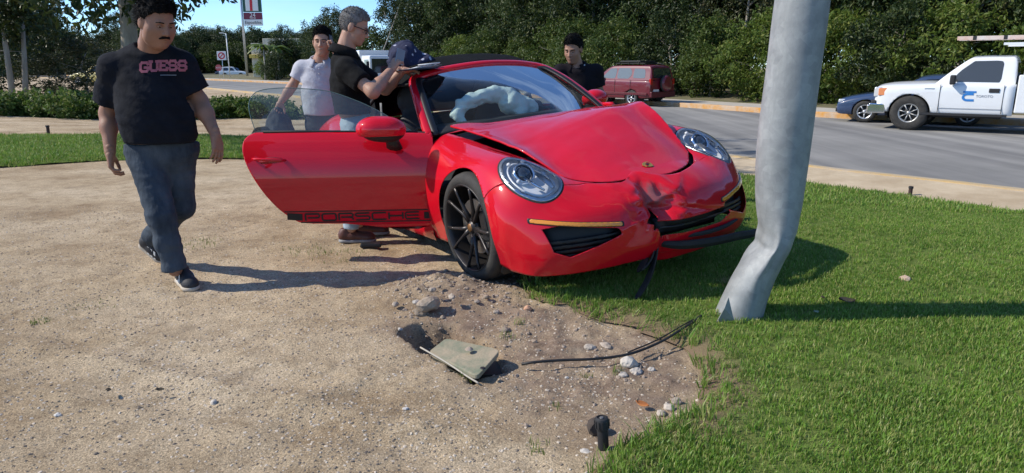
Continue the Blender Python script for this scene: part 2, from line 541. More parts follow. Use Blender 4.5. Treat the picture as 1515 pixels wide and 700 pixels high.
# ---- lawn
LAWN = [tuple(gp(a, b)[:2]) for a, b in ((868, 712), (905, 672), (960, 645), (1030, 614), (1053, 584), (1036, 552), (1003, 518), (962, 494), (900, 476), (850, 466), (806, 456), (780, 432), (772, 405))]
LAWN = [(-.3, -3), (.12, 1.2)] + LAWN + [(-.05, 4.75), (-.5, 6.0), (-1.2, 7.9), (-2.5, 9.5), (-3.98, 10.0), (-5.0, 9.95), (-5.8, 9.75), (-6.74, 9.05), (-8.5, 8.2), (-16, 6.5),
        (-20, 12.5), (-9.7, 13.3), (-7.9, 13.4), (-5.45, 15.0), (-3.4, 16.4), (-.6, 15.0)] + [tuple(gz(a, b)[:2]) for a, b in ((990, 247), (1100, 261), (1300, 287), (1515, 318))] + [(9.6, 2.0), (12.6, -3)]
lawn_soil = mat('lawn_soil', (.10, .155, .032), rough=1, spec=.1, base2=(.15, .18, .05), vscale=5, bump=.8, bscale=120, bdist=.01)
lx = axis_nodes([(-20, -8, .6), (-8, -2, .25), (-2, 2.5, .05), (2.5, 12, .3)]); ly = axis_nodes([(-3, 1, .4), (1, 5, .05), (5, 8, .12), (8, 17, .3)])
LX, LY = np.meshgrid(lx, ly, indexing='ij')
lawn_sd = poly_sd(LX, LY, LAWN) + (.05 * vnoise(np.stack([LX, LY], -1), 4.0, 3) + .05 * vnoise(np.stack([LX, LY], -1), 13.0, 2)) * smooth(6, 4.5, LY)
def lawn_z(x, y, sd): return ground_z(x, y) * smooth(.5, .2, sd) + gh(x, y) * smooth(.2, .5, sd) + .010 * vnoise(np.stack([x, y], -1), 1.3, 2) + .040 * smooth(-.01, .12, sd) + .002
LZ = lawn_z(LX, LY, lawn_sd)
v, f = clip_grid(np.stack([LX, LY, LZ], -1), [lawn_sd], True)
lawn = mk('lawn', v, f, lawn_soil)
_e = lawn.data.attributes.new('earth', 'FLOAT', 'POINT'); _sd = poly_sd(v[:, 0], v[:, 1], LAWN); _e.data.foreach_set('value', (smooth(.30, .02, _sd + .10 * vnoise(v[:, :2], 6, 3)) * smooth(7, 5, v[:, 1])).astype(np.float32))
def _soil():
    n, l = nodes_of(lawn_soil); b = n['Principled BSDF']; a_ = n.new('ShaderNodeAttribute'); a_.attribute_name = 'earth'; m_ = n.new('ShaderNodeMixRGB'); l.new(a_.outputs['Fac'], m_.inputs['Fac'])
    l.new(b.inputs['Base Color'].links[0].from_socket, m_.inputs['Color1']); m_.inputs['Color2'].default_value = (.20, .14, .09, 1); l.new(m_.outputs['Color'], b.inputs['Base Color'])
_soil(); tag(lawn, kind='structure')

# ---- scatter helper (geometry nodes)
def hidden_collection(name, objs):
    c = bpy.data.collections.new(name)
    for o in objs:
        for k in list(o.users_collection): k.objects.unlink(o)
        c.objects.link(o)
    return c
def scatter(o, coll, density, smin, smax, tilt, seed=0, attr=None):
    g = bpy.data.node_groups.new('scatter_' + o.name, 'GeometryNodeTree')
    g.interface.new_socket('Geometry', in_out='INPUT', socket_type='NodeSocketGeometry')
    g.interface.new_socket('Geometry', in_out='OUTPUT', socket_type='NodeSocketGeometry')
    N = g.nodes; L = g.links
    gi = N.new('NodeGroupInput'); go = N.new('NodeGroupOutput')
    dp = N.new('GeometryNodeDistributePointsOnFaces'); dp.inputs['Seed'].default_value = seed
    if attr:
        na = N.new('GeometryNodeInputNamedAttribute'); na.data_type = 'FLOAT'; na.inputs['Name'].default_value = attr
        mu = N.new('ShaderNodeMath'); mu.operation = 'MULTIPLY'; mu.inputs[1].default_value = density
        L.new(na.outputs[0], mu.inputs[0]); L.new(mu.outputs[0], dp.inputs['Density'])
    else: dp.inputs['Density'].default_value = density
    ci = N.new('GeometryNodeCollectionInfo'); ci.inputs['Collection'].default_value = coll; ci.inputs['Separate Children'].default_value = True; ci.inputs['Reset Children'].default_value = True
    ip = N.new('GeometryNodeInstanceOnPoints'); ip.inputs['Pick Instance'].default_value = True
    rv = N.new('FunctionNodeRandomValue'); rv.data_type = 'FLOAT_VECTOR'
    rv.inputs[0].default_value = (-tilt, -tilt, 0); rv.inputs[1].default_value = (tilt, tilt, 6.283); rv.inputs['Seed'].default_value = seed + 1
    rs = N.new('FunctionNodeRandomValue'); rs.data_type = 'FLOAT'; rs.inputs[2].default_value = smin; rs.inputs[3].default_value = smax; rs.inputs['Seed'].default_value = seed + 2
    L.new(gi.outputs[0], dp.inputs['Mesh']); L.new(dp.outputs['Points'], ip.inputs['Points']); L.new(ci.outputs[0], ip.inputs['Instance'])
    L.new(rv.outputs[0], ip.inputs['Rotation']); L.new(rs.outputs[1], ip.inputs['Scale']); L.new(ip.outputs[0], go.inputs[0])
    md = o.modifiers.new('scatter', 'NODES'); md.node_group = g
def leaf_mat(name, c1, c2, c3=None, scale=1.5, trans=.35, rough=.5, rand=True):
    m = bpy.data.materials.new(name); m.use_nodes = True; n, l = nodes_of(m); b = n['Principled BSDF']
    geo = n.new('ShaderNodeNewGeometry'); z = n.new('ShaderNodeTexNoise'); z.inputs['Scale'].default_value = scale; z.inputs['Detail'].default_value = 4
    l.new(geo.outputs['Position'], z.inputs['Vector'])
    r = n.new('ShaderNodeValToRGB'); r.color_ramp.elements[0].color = (*c1, 1); r.color_ramp.elements[1].color = (*c2, 1); r.color_ramp.elements[0].position = .33; r.color_ramp.elements[1].position = .68
    l.new(z.outputs['Fac'], r.inputs['Fac']); outc = r.outputs['Color']
    if c3:
        oi = n.new('ShaderNodeObjectInfo' if rand == 'obj' else 'ShaderNodeNewGeometry')
        pr = oi.outputs['Random'] if rand == 'obj' else oi.outputs['Random Per Island']
        rr = n.new('ShaderNodeValToRGB'); rr.color_ramp.elements[0].position = .70; rr.color_ramp.elements[1].position = .97
        rr.color_ramp.elements[0].color = (0, 0, 0, 1); rr.color_ramp.elements[1].color = (1, 1, 1, 1)
        l.new(pr, rr.inputs['Fac']); mm = n.new('ShaderNodeMixRGB'); l.new(rr.outputs['Color'], mm.inputs['Fac']); l.new(outc, mm.inputs['Color1']); mm.inputs['Color2'].default_value = (*c3, 1); outc = mm.outputs['Color']
    l.new(outc, b.inputs['Base Color']); b.inputs['Roughness'].default_value = rough; b.inputs['Specular IOR Level'].default_value = .35
    tr = n.new('ShaderNodeBsdfTranslucent'); l.new(outc, tr.inputs['Color'])
    ms = n.new('ShaderNodeMixShader'); ms.inputs['Fac'].default_value = trans; l.new(b.outputs[0], ms.inputs[1]); l.new(tr.outputs[0], ms.inputs[2]); l.new(ms.outputs[0], n['Material Output'].inputs['Surface'])
    MATS[name] = m; return m
grass_m = leaf_mat('grass_blade', (.125, .245, .030), (.195, .340, .046), (.38, .38, .13), scale=2.2, trans=.35, rough=.45)
def tuft(name, nb_, h, spread, wdt, m, r):
    v = []; fq = []
    for _ in range(nb_):
        a = r.uniform(0, 6.283); rr = spread * math.sqrt(r.random()); bx, by = rr * math.cos(a), rr * math.sin(a)
        hh = h * r.uniform(.55, 1.15); la = r.uniform(0, 6.283); ln = r.uniform(.05, .75) * hh
        dx, dy = math.cos(la) * ln, math.sin(la) * ln; wx, wy = -math.sin(la + r.uniform(-.8, .8)) * wdt, math.cos(la) * wdt
        k = len(v)
        v += [(bx - wx, by - wy, -.004), (bx + wx, by + wy, -.004), (bx + dx * .35 + wx * .8, by + dy * .35 + wy * .8, hh * .62), (bx + dx * .35 - wx * .8, by + dy * .35 - wy * .8, hh * .62), (bx + dx, by + dy, hh * .98)]
        fq += [(k, k + 1, k + 2), (k, k + 2, k + 3), (k + 3, k + 2, k + 4)]
    return mkfast(name, v, fq, m)
rt = random.Random(3)
tufts = hidden_collection('grass_tufts', [tuft('grass_tuft', 22, .027, .034, .0019, grass_m, rt) for _ in range(6)])
gv, gf = clip_grid(np.stack([LX, LY, LZ - .004], -1), [lawn_sd - .01, 11 - LY, LX + 8.5, LY - .9], True)
grass = mk('grass', gv, gf, grass_m); tag(grass, 'short mown green grass of the roadside lawn', 'grass', kind='stuff')
da = grass.data.attributes.new('dens', 'FLOAT', 'POINT')
dist = np.hypot(gv[:, 0], gv[:, 1])
dd = np.interp(dist, [1, 3, 5, 8, 12], [1.0, .9, .55, .30, .16])
thin = np.clip(.55 + 1.1 * vnoise(gv[:, :2], 2.2, 3), .25, 1)
_gsd = poly_sd(gv[:, 0], gv[:, 1], LAWN) + .14 * vnoise(gv[:, :2], 7, 3); da.data.foreach_set('value', (dd * thin * (1 - .8 * smooth(.20, .0, _gsd) * smooth(7, 5, gv[:, 1]))).astype(np.float32))
scatter(grass, tufts, 3400, .6, 1.2, .25, 5, 'dens')
far_t = hidden_collection('far_tufts', [tuft('far_grass_tuft', 22, .05, .09, .004, grass_m, rt) for _ in range(3)])
gv, gf = clip_grid(np.stack([LX, LY, LZ - .004], -1), [lawn_sd - .02, LY - 7.0], True)
fgr = mk('grass', gv, gf, grass_m); tag(fgr, 'green grass strip between gravel lot and sandy path', 'grass', kind='stuff')
scatter(fgr, far_t, 110, .7, 1.3, .2, 9)
# taller ragged fringe along the dug edge + odd weeds on the gravel
edge_t = hidden_collection('edge_tufts', [tuft('edge_grass_tuft', 12, .07, .03, .002, grass_m, rt) for _ in range(4)])
gv, gf = clip_grid(np.stack([LX, LY, LZ - .004], -1), [lawn_sd - .005, .10 - lawn_sd, LX + 1, LY - 1.2, 5 - LY, 3 - LX], True)
fr_ = mk('grass_fringe', gv, gf, grass_m); tag(fr_, 'longer ragged grass along the dug edge of the lawn', 'grass', kind='stuff')
scatter(fr_, edge_t, 420, .5, 1.2, .5, 12)

# ---- pebbles on the gravel
def stone_mesh(name, r, m, seed, flat=.6, det=1):
    bm = bmesh.new(); bmesh.ops.create_icosphere(bm, subdivisions=det, radius=r)
    co = np.array([v.co[:] for v in bm.verts])
    d = 1 + .45 * vnoise(co / r + seed * 7.1, .9, 2) + .15 * vnoise(co / r + seed * 3.3, 2.5, 1)
    for v, k in zip(bm.verts, d): v.co = Vector((v.co.x * k * 1.15, v.co.y * k, v.co.z * k * flat))
    me = bpy.data.meshes.new(name); bm.to_mesh(me); bm.free(); me.materials.append(m)
    o = bpy.data.objects.new(name, me); col.objects.link(o); return o
peb_m = [mat('pebble_%s' % k, c, .9, var=.25, vscale=40, bump=.3, bscale=200) for k, c in (('pale', (.56, .48, .38)), ('tan', (.38, .30, .20)), ('grey', (.20, .165, .13)))]
peb = hidden_collection('pebble_set', [stone_mesh('pebble', .0066, peb_m[k % 3], k, .65) for k in range(6)])
lsd_g = poly_sd(GX, GY, LAWN)
selx = (gx > -4.5) & (gx < 1.3); sely = (gy > .95) & (gy < 6.5)
sub = np.ix_(selx, sely)
PS = np.stack([GX[sub], GY[sub], GZ[sub] - .0015], -1)
pv, pf_ = clip_grid(PS, [-lsd_g[sub] - .02], True)
pb = mk('pebbles', pv, pf_, gravel_m); tag(pb, 'loose fine pebbles strewn over the sandy gravel', 'pebbles', kind='stuff')
pd_ = pb.data.attributes.new('dens', 'FLOAT', 'POINT')
em = earth_mask(pv[:, 0], pv[:, 1])
pd_.data.foreach_set('value', (np.interp(np.hypot(pv[:, 0], pv[:, 1]), [1, 3, 6], [1, .7, .25]) * (.5 + .5 * smooth(-.2, .4, vnoise(pv[:, :2], 3, 2)))).astype(np.float32))
scatter(pb, peb, 4200, .25, 1.25, .5, 21, 'dens')
clod_m = mat('earth_clod', (.24, .18, .13), .95, base2=(.42, .34, .27), vscale=25, bump=.5, bscale=90)
clods = hidden_collection('clod_set', [stone_mesh('clod', .013, clod_m, 30 + k, .7) for k in range(5)])
selx = (gx > -.95) & (gx < 1.0); sely = (gy > 2.2) & (gy < 4.45); sub = np.ix_(selx, sely)
PS = np.stack([GX[sub], GY[sub], GZ[sub]], -1)
cv, cf = clip_grid(PS, [-lsd_g[sub] - .01, earth_mask(GX[sub], GY[sub]) - .25], True)
cl = mk('earth_clods', cv, cf, clod_m); tag(cl, 'crumbled brown clods of dug earth', 'earth', kind='stuff')
ca = cl.data.attributes.new('dens', 'FLOAT', 'POINT')
ca.data.foreach_set('value', (.25 + np.exp(-((cv[:, 0] + .3) / .45) ** 2 - ((cv[:, 1] - 3.8) / .3) ** 2) * 1.6).astype(np.float32))
scatter(cl, clods, 330, .2, 1.2, .8, 31, 'dens')

# ---- road with kerbs
ROAD_Z = -.27
FAR = [(38, -14), (24, 6), (14.5, 18.6), (10.4, 21.9), (8.67, 24.96), (6.27, 29.33), (1.5, 37), (-9.5, 53), (-21.3, 68.55), (-39.2, 90.3), (-75, 128), (-160, 190), (-400, 330)]
NEAR = [(26, -16.5), (12, 1.2), (6.48, 8.69), (4.58, 11.1), (1.4, 16.5), (-2.4, 24.5), (-9.2, 35.2), (-18.2, 47.5), (-29.3, 62.7), (-46.7, 84), (-82, 121), (-166, 182), (-405, 322)]
far_c = curve(FAR, 6); near_c = curve(NEAR, 6)
asphalt = mat('asphalt', (.225, .22, .205), rough=.9, spec=.2, base2=(.29, .28, .26), vscale=.6, bump=.4, bscale=140, bdist=.006)
def asphalt_nodes():
    n, l = nodes_of(asphalt); b = n['Principled BSDF']
    t = n.new('ShaderNodeTexCoord'); mpn = n.new('ShaderNodeMapping'); mpn.inputs['Rotation'].default_value = (0, 0, R(-31)); mpn.inputs['Scale'].default_value = (1.3, .035, 1)
    z = n.new('ShaderNodeTexNoise'); z.inputs['Scale'].default_value = 1.1; z.inputs['Detail'].default_value = 5; l.new(t.outputs['Object'], mpn.inputs['Vector']); l.new(mpn.outputs['Vector'], z.inputs['Vector'])
    r = n.new('ShaderNodeValToRGB'); r.color_ramp.elements[0].position = .35; r.color_ramp.elements[1].position = .65; r.color_ramp.elements[0].color = (.72, .72, .73, 1); r.color_ramp.elements[1].color = (1.18, 1.17, 1.15, 1)
    l.new(z.outputs['Fac'], r.inputs['Fac'])
    mm = n.new('ShaderNodeMixRGB'); mm.blend_type = 'MULTIPLY'; mm.inputs['Fac'].default_value = 1
    prev = b.inputs['Base Color'].links[0].from_socket; l.new(prev, mm.inputs['Color1']); l.new(r.outputs['Color'], mm.inputs['Color2']); l.new(mm.outputs['Color'], b.inputs['Base Color'])
asphalt_nodes()
nR = len(far_c); rows = []
for k in range(9):
    t = k / 8; p = near_c * (1 - t) + far_c * t
    rows.append(np.concatenate([p, np.full((nR, 1), ROAD_Z + .03 * math.sin(math.pi * t))], 1))
road = mk('road', np.array(rows).reshape(-1, 3), gfaces(9, nR, False), asphalt); tag(road, kind='structure')
def offset(c, d):
    t = np.gradient(c, axis=0); t /= np.linalg.norm(t, axis=1, keepdims=True); return c + np.stack([t[:, 1], -t[:, 0]], 1) * d
def ribbon(name, c0, c1, z0, z1, m, kind='structure'):
    n = len(c0); v = [(p[0], p[1], z0) for p in c0] + [(p[0], p[1], z1) for p in c1]
    o = mk(name, v, [(i, i + 1, n + i + 1, n + i) for i in range(n - 1)], m); tag(o, kind=kind); return o
kerb_y = mat('yellow_kerb_paint', (.55, .26, .05), .8, base2=(.50, .40, .30), vscale=3.0, bump=.3, bscale=40)
kerb_m2 = mat('faded_kerb', (.44, .37, .28), .9, base2=(.52, .36, .15), vscale=2.5, bump=.3, bscale=40)
walk_m = mat('pavement_concrete', (.40, .36, .30), .9, base2=(.50, .46, .39), vscale=1.2, bump=.3, bscale=60)
def kerb(name, c, side, hgt, wd, m):
    a = c; b_ = offset(c, .03 * side); d = offset(c, wd * side); n = len(c)
    v = []
    for p, z in ((a, ROAD_Z - .05), (a, ROAD_Z + hgt - .02), (b_, ROAD_Z + hgt), (d, ROAD_Z + hgt), (d, ROAD_Z - .05)): v += [(q[0], q[1], z) for q in p]
    o = mk(name, v, gfaces(5, n, side > 0), m, smooth=False); return tag(o, kind='structure')
far_side = 1 if (offset(far_c, 1)[10] - near_c[10]) @ (far_c[10] - near_c[10]) > (far_c[10] - near_c[10]) @ (far_c[10] - near_c[10]) else -1
kerb('kerb', far_c, far_side, .17, .22, kerb_y)
kerb('kerb', near_c, -far_side, .07, .18, kerb_m2)
ribbon('pavement', offset(far_c, .2 * far_side), offset(far_c, 2.3 * far_side), ROAD_Z + .155, ROAD_Z + .16, walk_m)
verge_m = mat('verge_earth', (.10, .11, .04), 1, base2=(.20, .16, .10), vscale=1.2, bump=.5, bscale=20, bdist=.05)
n_ = len(far_c); c1 = offset(far_c, 2.2 * far_side); c2 = offset(far_c, 7 * far_side); c3 = offset(far_c, 60 * far_side)
v = [(*p, ROAD_Z + .13) for p in c1] + [(*p, ROAD_Z + .35) for p in c2] + [(*p, ROAD_Z + .8) for p in c3]
sg = 26
o = mk('verge', v, [(r_ * n_ + i, r_ * n_ + i + 1, (r_ + 1) * n_ + i + 1, (r_ + 1) * n_ + i) for r_ in (0, 1) for i in range(n_ - 1)], verge_m); tag(o, kind='structure')
# sandy strip between lawn and road
strip_m = mat('sandy_strip', (.42, .32, .20), .95, base2=(.56, .45, .30), vscale=2.2, bump=.6, bscale=50, bdist=.01)
nc = near_c[(near_c[:, 1] < 30)]
o1, o2 = offset(nc, -.16 * far_side), offset(nc, -2.3 * far_side)
rows = []
for k in range(7):
    p = o1 * (1 - k / 6) + o2 * (k / 6); z = np.maximum(gh(p[:, 0], p[:, 1]) + .008, ROAD_Z + .055 - .02 * k); rows.append(np.concatenate([p, z[:, None]], 1))
o = mk('sandy_path', np.array(rows).reshape(-1, 3), gfaces(7, len(nc), True), strip_m); tag(o, kind='structure')
# ================================================================== TREES, HEDGE
bark = mat('bark', (.20, .165, .13), .95, base2=(.34, .30, .25), vscale=7, bump=.8, bscale=24, bdist=.02, stretch=(1, 1, .25))
bark_p = mat('pale_bark', (.42, .39, .34), .9, base2=(.28, .25, .21), vscale=6, bump=.5, bscale=30, stretch=(1, 1, .3))
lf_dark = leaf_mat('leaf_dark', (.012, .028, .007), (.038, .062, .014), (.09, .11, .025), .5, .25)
lf_tree = leaf_mat('leaf_tree', (.020, .040, .010), (.055, .085, .020), (.12, .14, .035), .5, .28)
lf_mid = leaf_mat('leaf_mid', (.040, .075, .014), (.085, .125, .022), (.16, .19, .04), .8, .35)
lf_light = leaf_mat('leaf_light', (.075, .125, .018), (.135, .19, .030), (.24, .26, .06), .8, .40)
lf_olive = leaf_mat('leaf_olive', (.030, .045, .014), (.060, .070, .022), (.12, .11, .05), .8, .25)  # foliage whose own colour is olive green
def leaves(centres, radii, per, size, r, flat=1.0, droop=.3, asp=.45):
    """leaf-sized bent quads spread through many small clumps"""
    C = np.repeat(np.asarray(centres, float), per, 0); Rr = np.repeat(np.asarray(radii, float), per)
    n = len(C); d = r.normal(size=(n, 3)); d /= np.linalg.norm(d, axis=1, keepdims=True)
    rad = Rr * r.random(n) ** .45
    p = C + d * rad[:, None] * np.array([1, 1, flat])
    a = d * .6 + r.normal(size=(n, 3)) * .7; a[:, 2] -= droop; a /= np.linalg.norm(a, axis=1, keepdims=True)
    s = np.cross(a, r.normal(size=(n, 3))); s /= np.linalg.norm(s, axis=1, keepdims=True); nn = np.cross(a, s)
    L = size * r.uniform(.6, 1.35, n)[:, None]; Wd = L * asp
    v = np.stack([p - a * L * .5, p + s * Wd * .5 + nn * L * .08, p + a * L * .5, p - s * Wd * .5 + nn * L * .08], 1).reshape(-1, 3)
    return v, np.arange(n * 4).reshape(-1, 4)
def limbs(g, base, h, r0, n, spread, r, start=.35, wob=.15):
    """tapered trunk plus limbs; returns limb tips"""
    pts = []
    for i in range(7):
        t = i / 6; pts.append((base[0] + wob * r.normal() * t, base[1] + wob * r.normal() * t, base[2] + h * t))
    g.tube(pts, [r0 * (1.25 if i == 0 else 1 - .75 * i / 6) for i in range(7)], 9)
    tips = []
    for k in range(n):
        t = r.uniform(start, .95); i = int(t * 6); q = np.array(pts[i]); a = r.uniform(0, 6.283); L = spread * r.uniform(.5, 1.0)
        e = q + np.array([math.cos(a) * L, math.sin(a) * L, L * r.uniform(.15, .8)]); m_ = (q + e) / 2 + np.array([0, 0, .12 * L])
        g.tube([q, m_, e], [r0 * .42 * (1 - .5 * t), r0 * .26 * (1 - .5 * t), r0 * .08], 6); tips.append(e)
    return tips
def make_tree(name, h, cr, ch0, nclump, per, size, lm, bm_, seed, r0=.12, shape='round', label='', cat='tree', group=None, clump_r=(.25, .6), trunk_h=None):
    r = np.random.default_rng(seed)
    t = thing(name, label, cat, group=group)
    g = B(); tips = limbs(g, (0, 0, -.15), (trunk_h or h * .8) + .15, r0, 9, cr * .8, r, start=max(.15, ch0 / h))
    tr_ = g.build('trunk', bm_, t, smooth=True)
    cs = []; rs = []
    mid = (h + ch0) / 2; hz = (h - ch0) / 2
    while len(cs) < nclump:
        d = r.normal(size=3); d /= np.linalg.norm(d); k = r.random() ** (.33)
        k = .45 + .55 * k
        lob = 1 + .30 * math.sin(3 * math.atan2(d[1], d[0]) + seed) * (1 - abs(d[2])) + .18 * r.normal()
        w_ = 1.0
        zz = d[2] * k
        if shape == 'wall': w_ = 1.05 - .35 * max(0, zz)
        p = np.array([d[0] * cr * k * lob * w_, d[1] * cr * k * lob * w_, mid + zz * hz * (1 + .10 * r.normal())])
        cs.append(p); rs.append(r.uniform(*clump_r))
    v, f = leaves(cs, rs, per, size, r)
    mkfast('crown', v, f, lm, t, nper=4)
    return t
trees = []
def put(proto, x, y, z, s, rz, label=None, group=None, sz=None, first=set()):
    if proto.name not in first: first.add(proto.name); o = proto
    else: o = copy_tree(proto)
    o.location = (x, y, z); o.scale = (s, s, sz or s); o.rotation_euler = (0, 0, rz)
    if label: o['label'] = label
    if group: o['group'] = group
    if not label and y < 75:
        px = 757.5 + FPX * x / (y * .973); bl = {'dense mid-green vine-covered shrub': 0}
        kind = {b0.name: 'dense mid-green vine-covered shrub', b1.name: 'light green leafy shrub', b2.name: 'dark green bushy shrub', t0.name: 'tall dark broadleaf tree', t1.name: 'tall mid-green broadleaf tree', t2.name: 'olive green pale-limbed tree'}[proto.name]
        for lim, txt in ((1340, 'beyond the kerb behind the white pickup truck'), (1225, 'beyond the kerb behind the low blue car'), (1090, 'beyond the kerb behind the bent lamp pole'), (990, 'beyond the kerb between maroon estate car and lamp pole'), (880, 'beyond the kerb behind the maroon estate car'), (700, 'across the road behind the red sports car roof'), (560, 'across the road behind the white lorry'), (-9e9, 'at the far end of the wood near the shop')):
            if px > lim: break
        o['label'] = kind + ' ' + txt; o['group'] = kind + 's ' + txt
    trees.append(o); return o
LAB = {'b0': ('dense mid-green vine-covered shrub on the far verge behind the orange kerb', 'vine shrubs behind the far kerb'),
       'b1': ('light green leafy shrub on the far verge behind the orange kerb', 'light green shrubs behind the far kerb'),
       'b2': ('dark green bushy shrub on the far verge behind the orange kerb', 'dark shrubs behind the far kerb'),
       't0': ('tall dark broadleaf tree rising out of the wood across the road', 'dark wood trees across the road'),
       't1': ('tall mid-green broadleaf tree rising out of the wood across the road', 'green wood trees across the road'),
       't2': ('olive green tree with pale bare limbs in the wood across the road', 'olive wood trees across the road')}
b0 = make_tree('shrub', 4.4, 2.0, .15, 170, 70, .19, lf_mid, bark, 1, .07, 'wall', *LAB['b0'][:1], 'shrub', LAB['b0'][1])
b1 = make_tree('shrub', 3.4, 1.8, .1, 140, 70, .17, lf_light, bark, 2, .06, 'wall', *LAB['b1'][:1], 'shrub', LAB['b1'][1])
b2 = make_tree('shrub', 4.9, 2.1, .15, 170, 75, .18, lf_dark, bark, 3, .08, 'wall', *LAB['b2'][:1], 'shrub', LAB['b2'][1])
t0 = make_tree('broadleaf_tree', 9.5, 3.0, 2.0, 230, 75, .22, lf_dark, bark, 4, .17, 'round', *LAB['t0'][:1], 'tree', LAB['t0'][1], (.35, .8))
t1 = make_tree('broadleaf_tree', 8.6, 2.8, 1.6, 220, 75, .22, lf_tree, bark, 5, .15, 'round', *LAB['t1'][:1], 'tree', LAB['t1'][1], (.35, .8))
t2 = make_tree('broadleaf_tree', 9.2, 2.7, 2.6, 120, 70, .21, lf_olive, bark_p, 6, .15, 'round', *LAB['t2'][:1], 'tree', LAB['t2'][1], (.3, .7))
rf = np.random.default_rng(77)
arc = [0]
for i in range(1, len(far_c)): arc.append(arc[-1] + float(np.linalg.norm(far_c[i] - far_c[i - 1])))
def along(s, d):
    o = offset(far_c, d * far_side); return np.array([np.interp(s, arc, o[:, 0]), np.interp(s, arc, o[:, 1])])
S0 = float(np.interp(-10, [-1], [0])) if False else 0
s_end = arc[[i for i in range(len(far_c)) if far_c[i][1] < 64][-1]]
s = 8.0
while s < s_end:
    p = along(s, rf.uniform(3.6, 4.8)); k = rf.choice(3, p=[.42, .28, .30])
    put([b0, b1, b2][k], p[0], p[1], ROAD_Z + .1, rf.uniform(.75, 1.1), rf.uniform(0, 6.28)); s += rf.uniform(1.7, 2.5) * (1 + s / 120)
s = 6.0
while s < s_end + 2:
    p = along(s, rf.uniform(7, 9.5)); k = rf.choice(3, p=[.38, .40, .22])
    put([t0, t1, t2][k], p[0], p[1], ROAD_Z + .3, rf.uniform(.8, 1.1), rf.uniform(0, 6.28)); s += rf.uniform(2.8, 4.0)
s = 4.0
while s < s_end + 3:
    p = along(s, rf.uniform(12, 16)); k = rf.choice(3, p=[.45, .40, .15])
    put([t0, t1, t2][k], p[0], p[1], ROAD_Z + .4, rf.uniform(1.0, 1.3), rf.uniform(0, 6.28)); s += rf.uniform(3.2, 4.8)
# deep wood behind, seen only as one dark mass through the gaps
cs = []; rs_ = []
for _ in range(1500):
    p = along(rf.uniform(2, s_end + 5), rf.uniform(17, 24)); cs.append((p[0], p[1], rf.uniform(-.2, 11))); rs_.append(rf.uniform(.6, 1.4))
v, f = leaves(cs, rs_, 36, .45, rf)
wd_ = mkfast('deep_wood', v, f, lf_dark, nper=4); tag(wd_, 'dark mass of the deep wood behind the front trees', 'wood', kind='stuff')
# leaning pale bare trunks
for (x0, y0, x1, y1, Yd) in ((571, 62, 592, 5, 62), (985, 45, 1003, -8, 41), (1330, 40, 1338, -12, 37)):
    a = at(x0, y0, Yd); b_ = at(x1, y1, Yd); dv = (b_ - a) / (b_[2] - a[2]); q0 = a - dv * (a[2] - ROAD_Z - .3); q1 = b_ + dv * 1.5
    t = thing('bare_trunk', {571: 'pale leaning bare trunk at the edge of the wood, behind the lorry', 985: 'pale bare trunk in the wood above the maroon estate car', 1330: 'pale bare trunk in the wood above the blue hatchback'}[x0], 'trunk', q0)
    g = B(); g.tube([(0, 0, 0), tuple((q1 - q0) * .5 + np.array([.08, 0, 0])), tuple(q1 - q0)], [.075, .055, .03], 8)
    m_ = (q1 - q0) * .6; g.build('stem', bark_p, t, smooth=True)
    g = B(); g.tube([tuple(m_), tuple(m_ + np.array([-.5, 0, .5])), tuple(m_ + np.array([-.7, .1, 1.1]))], [.045, .03, .012], 6); g.build('branch', bark_p, t, smooth=True)

# far tree line beyond the filling station, left of the road
FT = ('distant dark tree on the skyline beyond the filling station', 'distant skyline trees')
def zone(px):
    return 'far behind the hedge and slim trunks' if px < 90 else 'in the low gap beyond the hedge' if px < 200 else 'beyond the distant parked white car' if px < 340 else 'behind the tall shop sign' if px < 395 else 'behind the cream shop' if px < 450 else 'at the road bend past the shop'
def far_tree(px, Yd, sc):
    X_ = (px - 757.5) / FPX * Yd * .973
    k = rf.choice(3, p=[.5, .3, .2]); zn = zone(px); kd = ('dark', 'mid-green', 'olive')[k]; put([t0, t1, t2][k], X_, Yd, -.3, sc, rf.uniform(0, 6.28), 'distant %s skyline tree %s' % (kd, zn), 'distant %s trees %s' % (kd, zn))
for px in range(-40, 500, 13): far_tree(px + rf.uniform(-5, 5), rf.uniform(150, 175), rf.uniform(1.25, 1.6) * (.58 if 85 < px < 190 else 1.0 if px < 250 else .74))
for px in range(-60, 330, 16): far_tree(px + rf.uniform(-5, 5), rf.uniform(118, 140) + (20 if 270 < px < 360 else 0), rf.uniform(.8, 1.05) * (.6 if 85 < px < 190 else .72 if px > 260 else 1))
for px in range(-60, 500, 11):
    X_ = (px - 757.5) / FPX * 145 * .973; k = rf.integers(0, 3); put([b2, b0, b2][k], X_, rf.uniform(140, 150), -.3, rf.uniform(1.3, 1.9), rf.uniform(0, 6.28), 'distant %s shrub %s' % (('dark', 'mid-green', 'dark')[k], zone(px)), 'distant %s shrubs %s' % (('dark', 'mid-green', 'dark')[k], zone(px)))
for px, Yd, sc in ((455, 105, .72), (470, 95, .74), (482, 84, .74), (495, 76, .8), (440, 118, .75)): far_tree(px, Yd, sc)
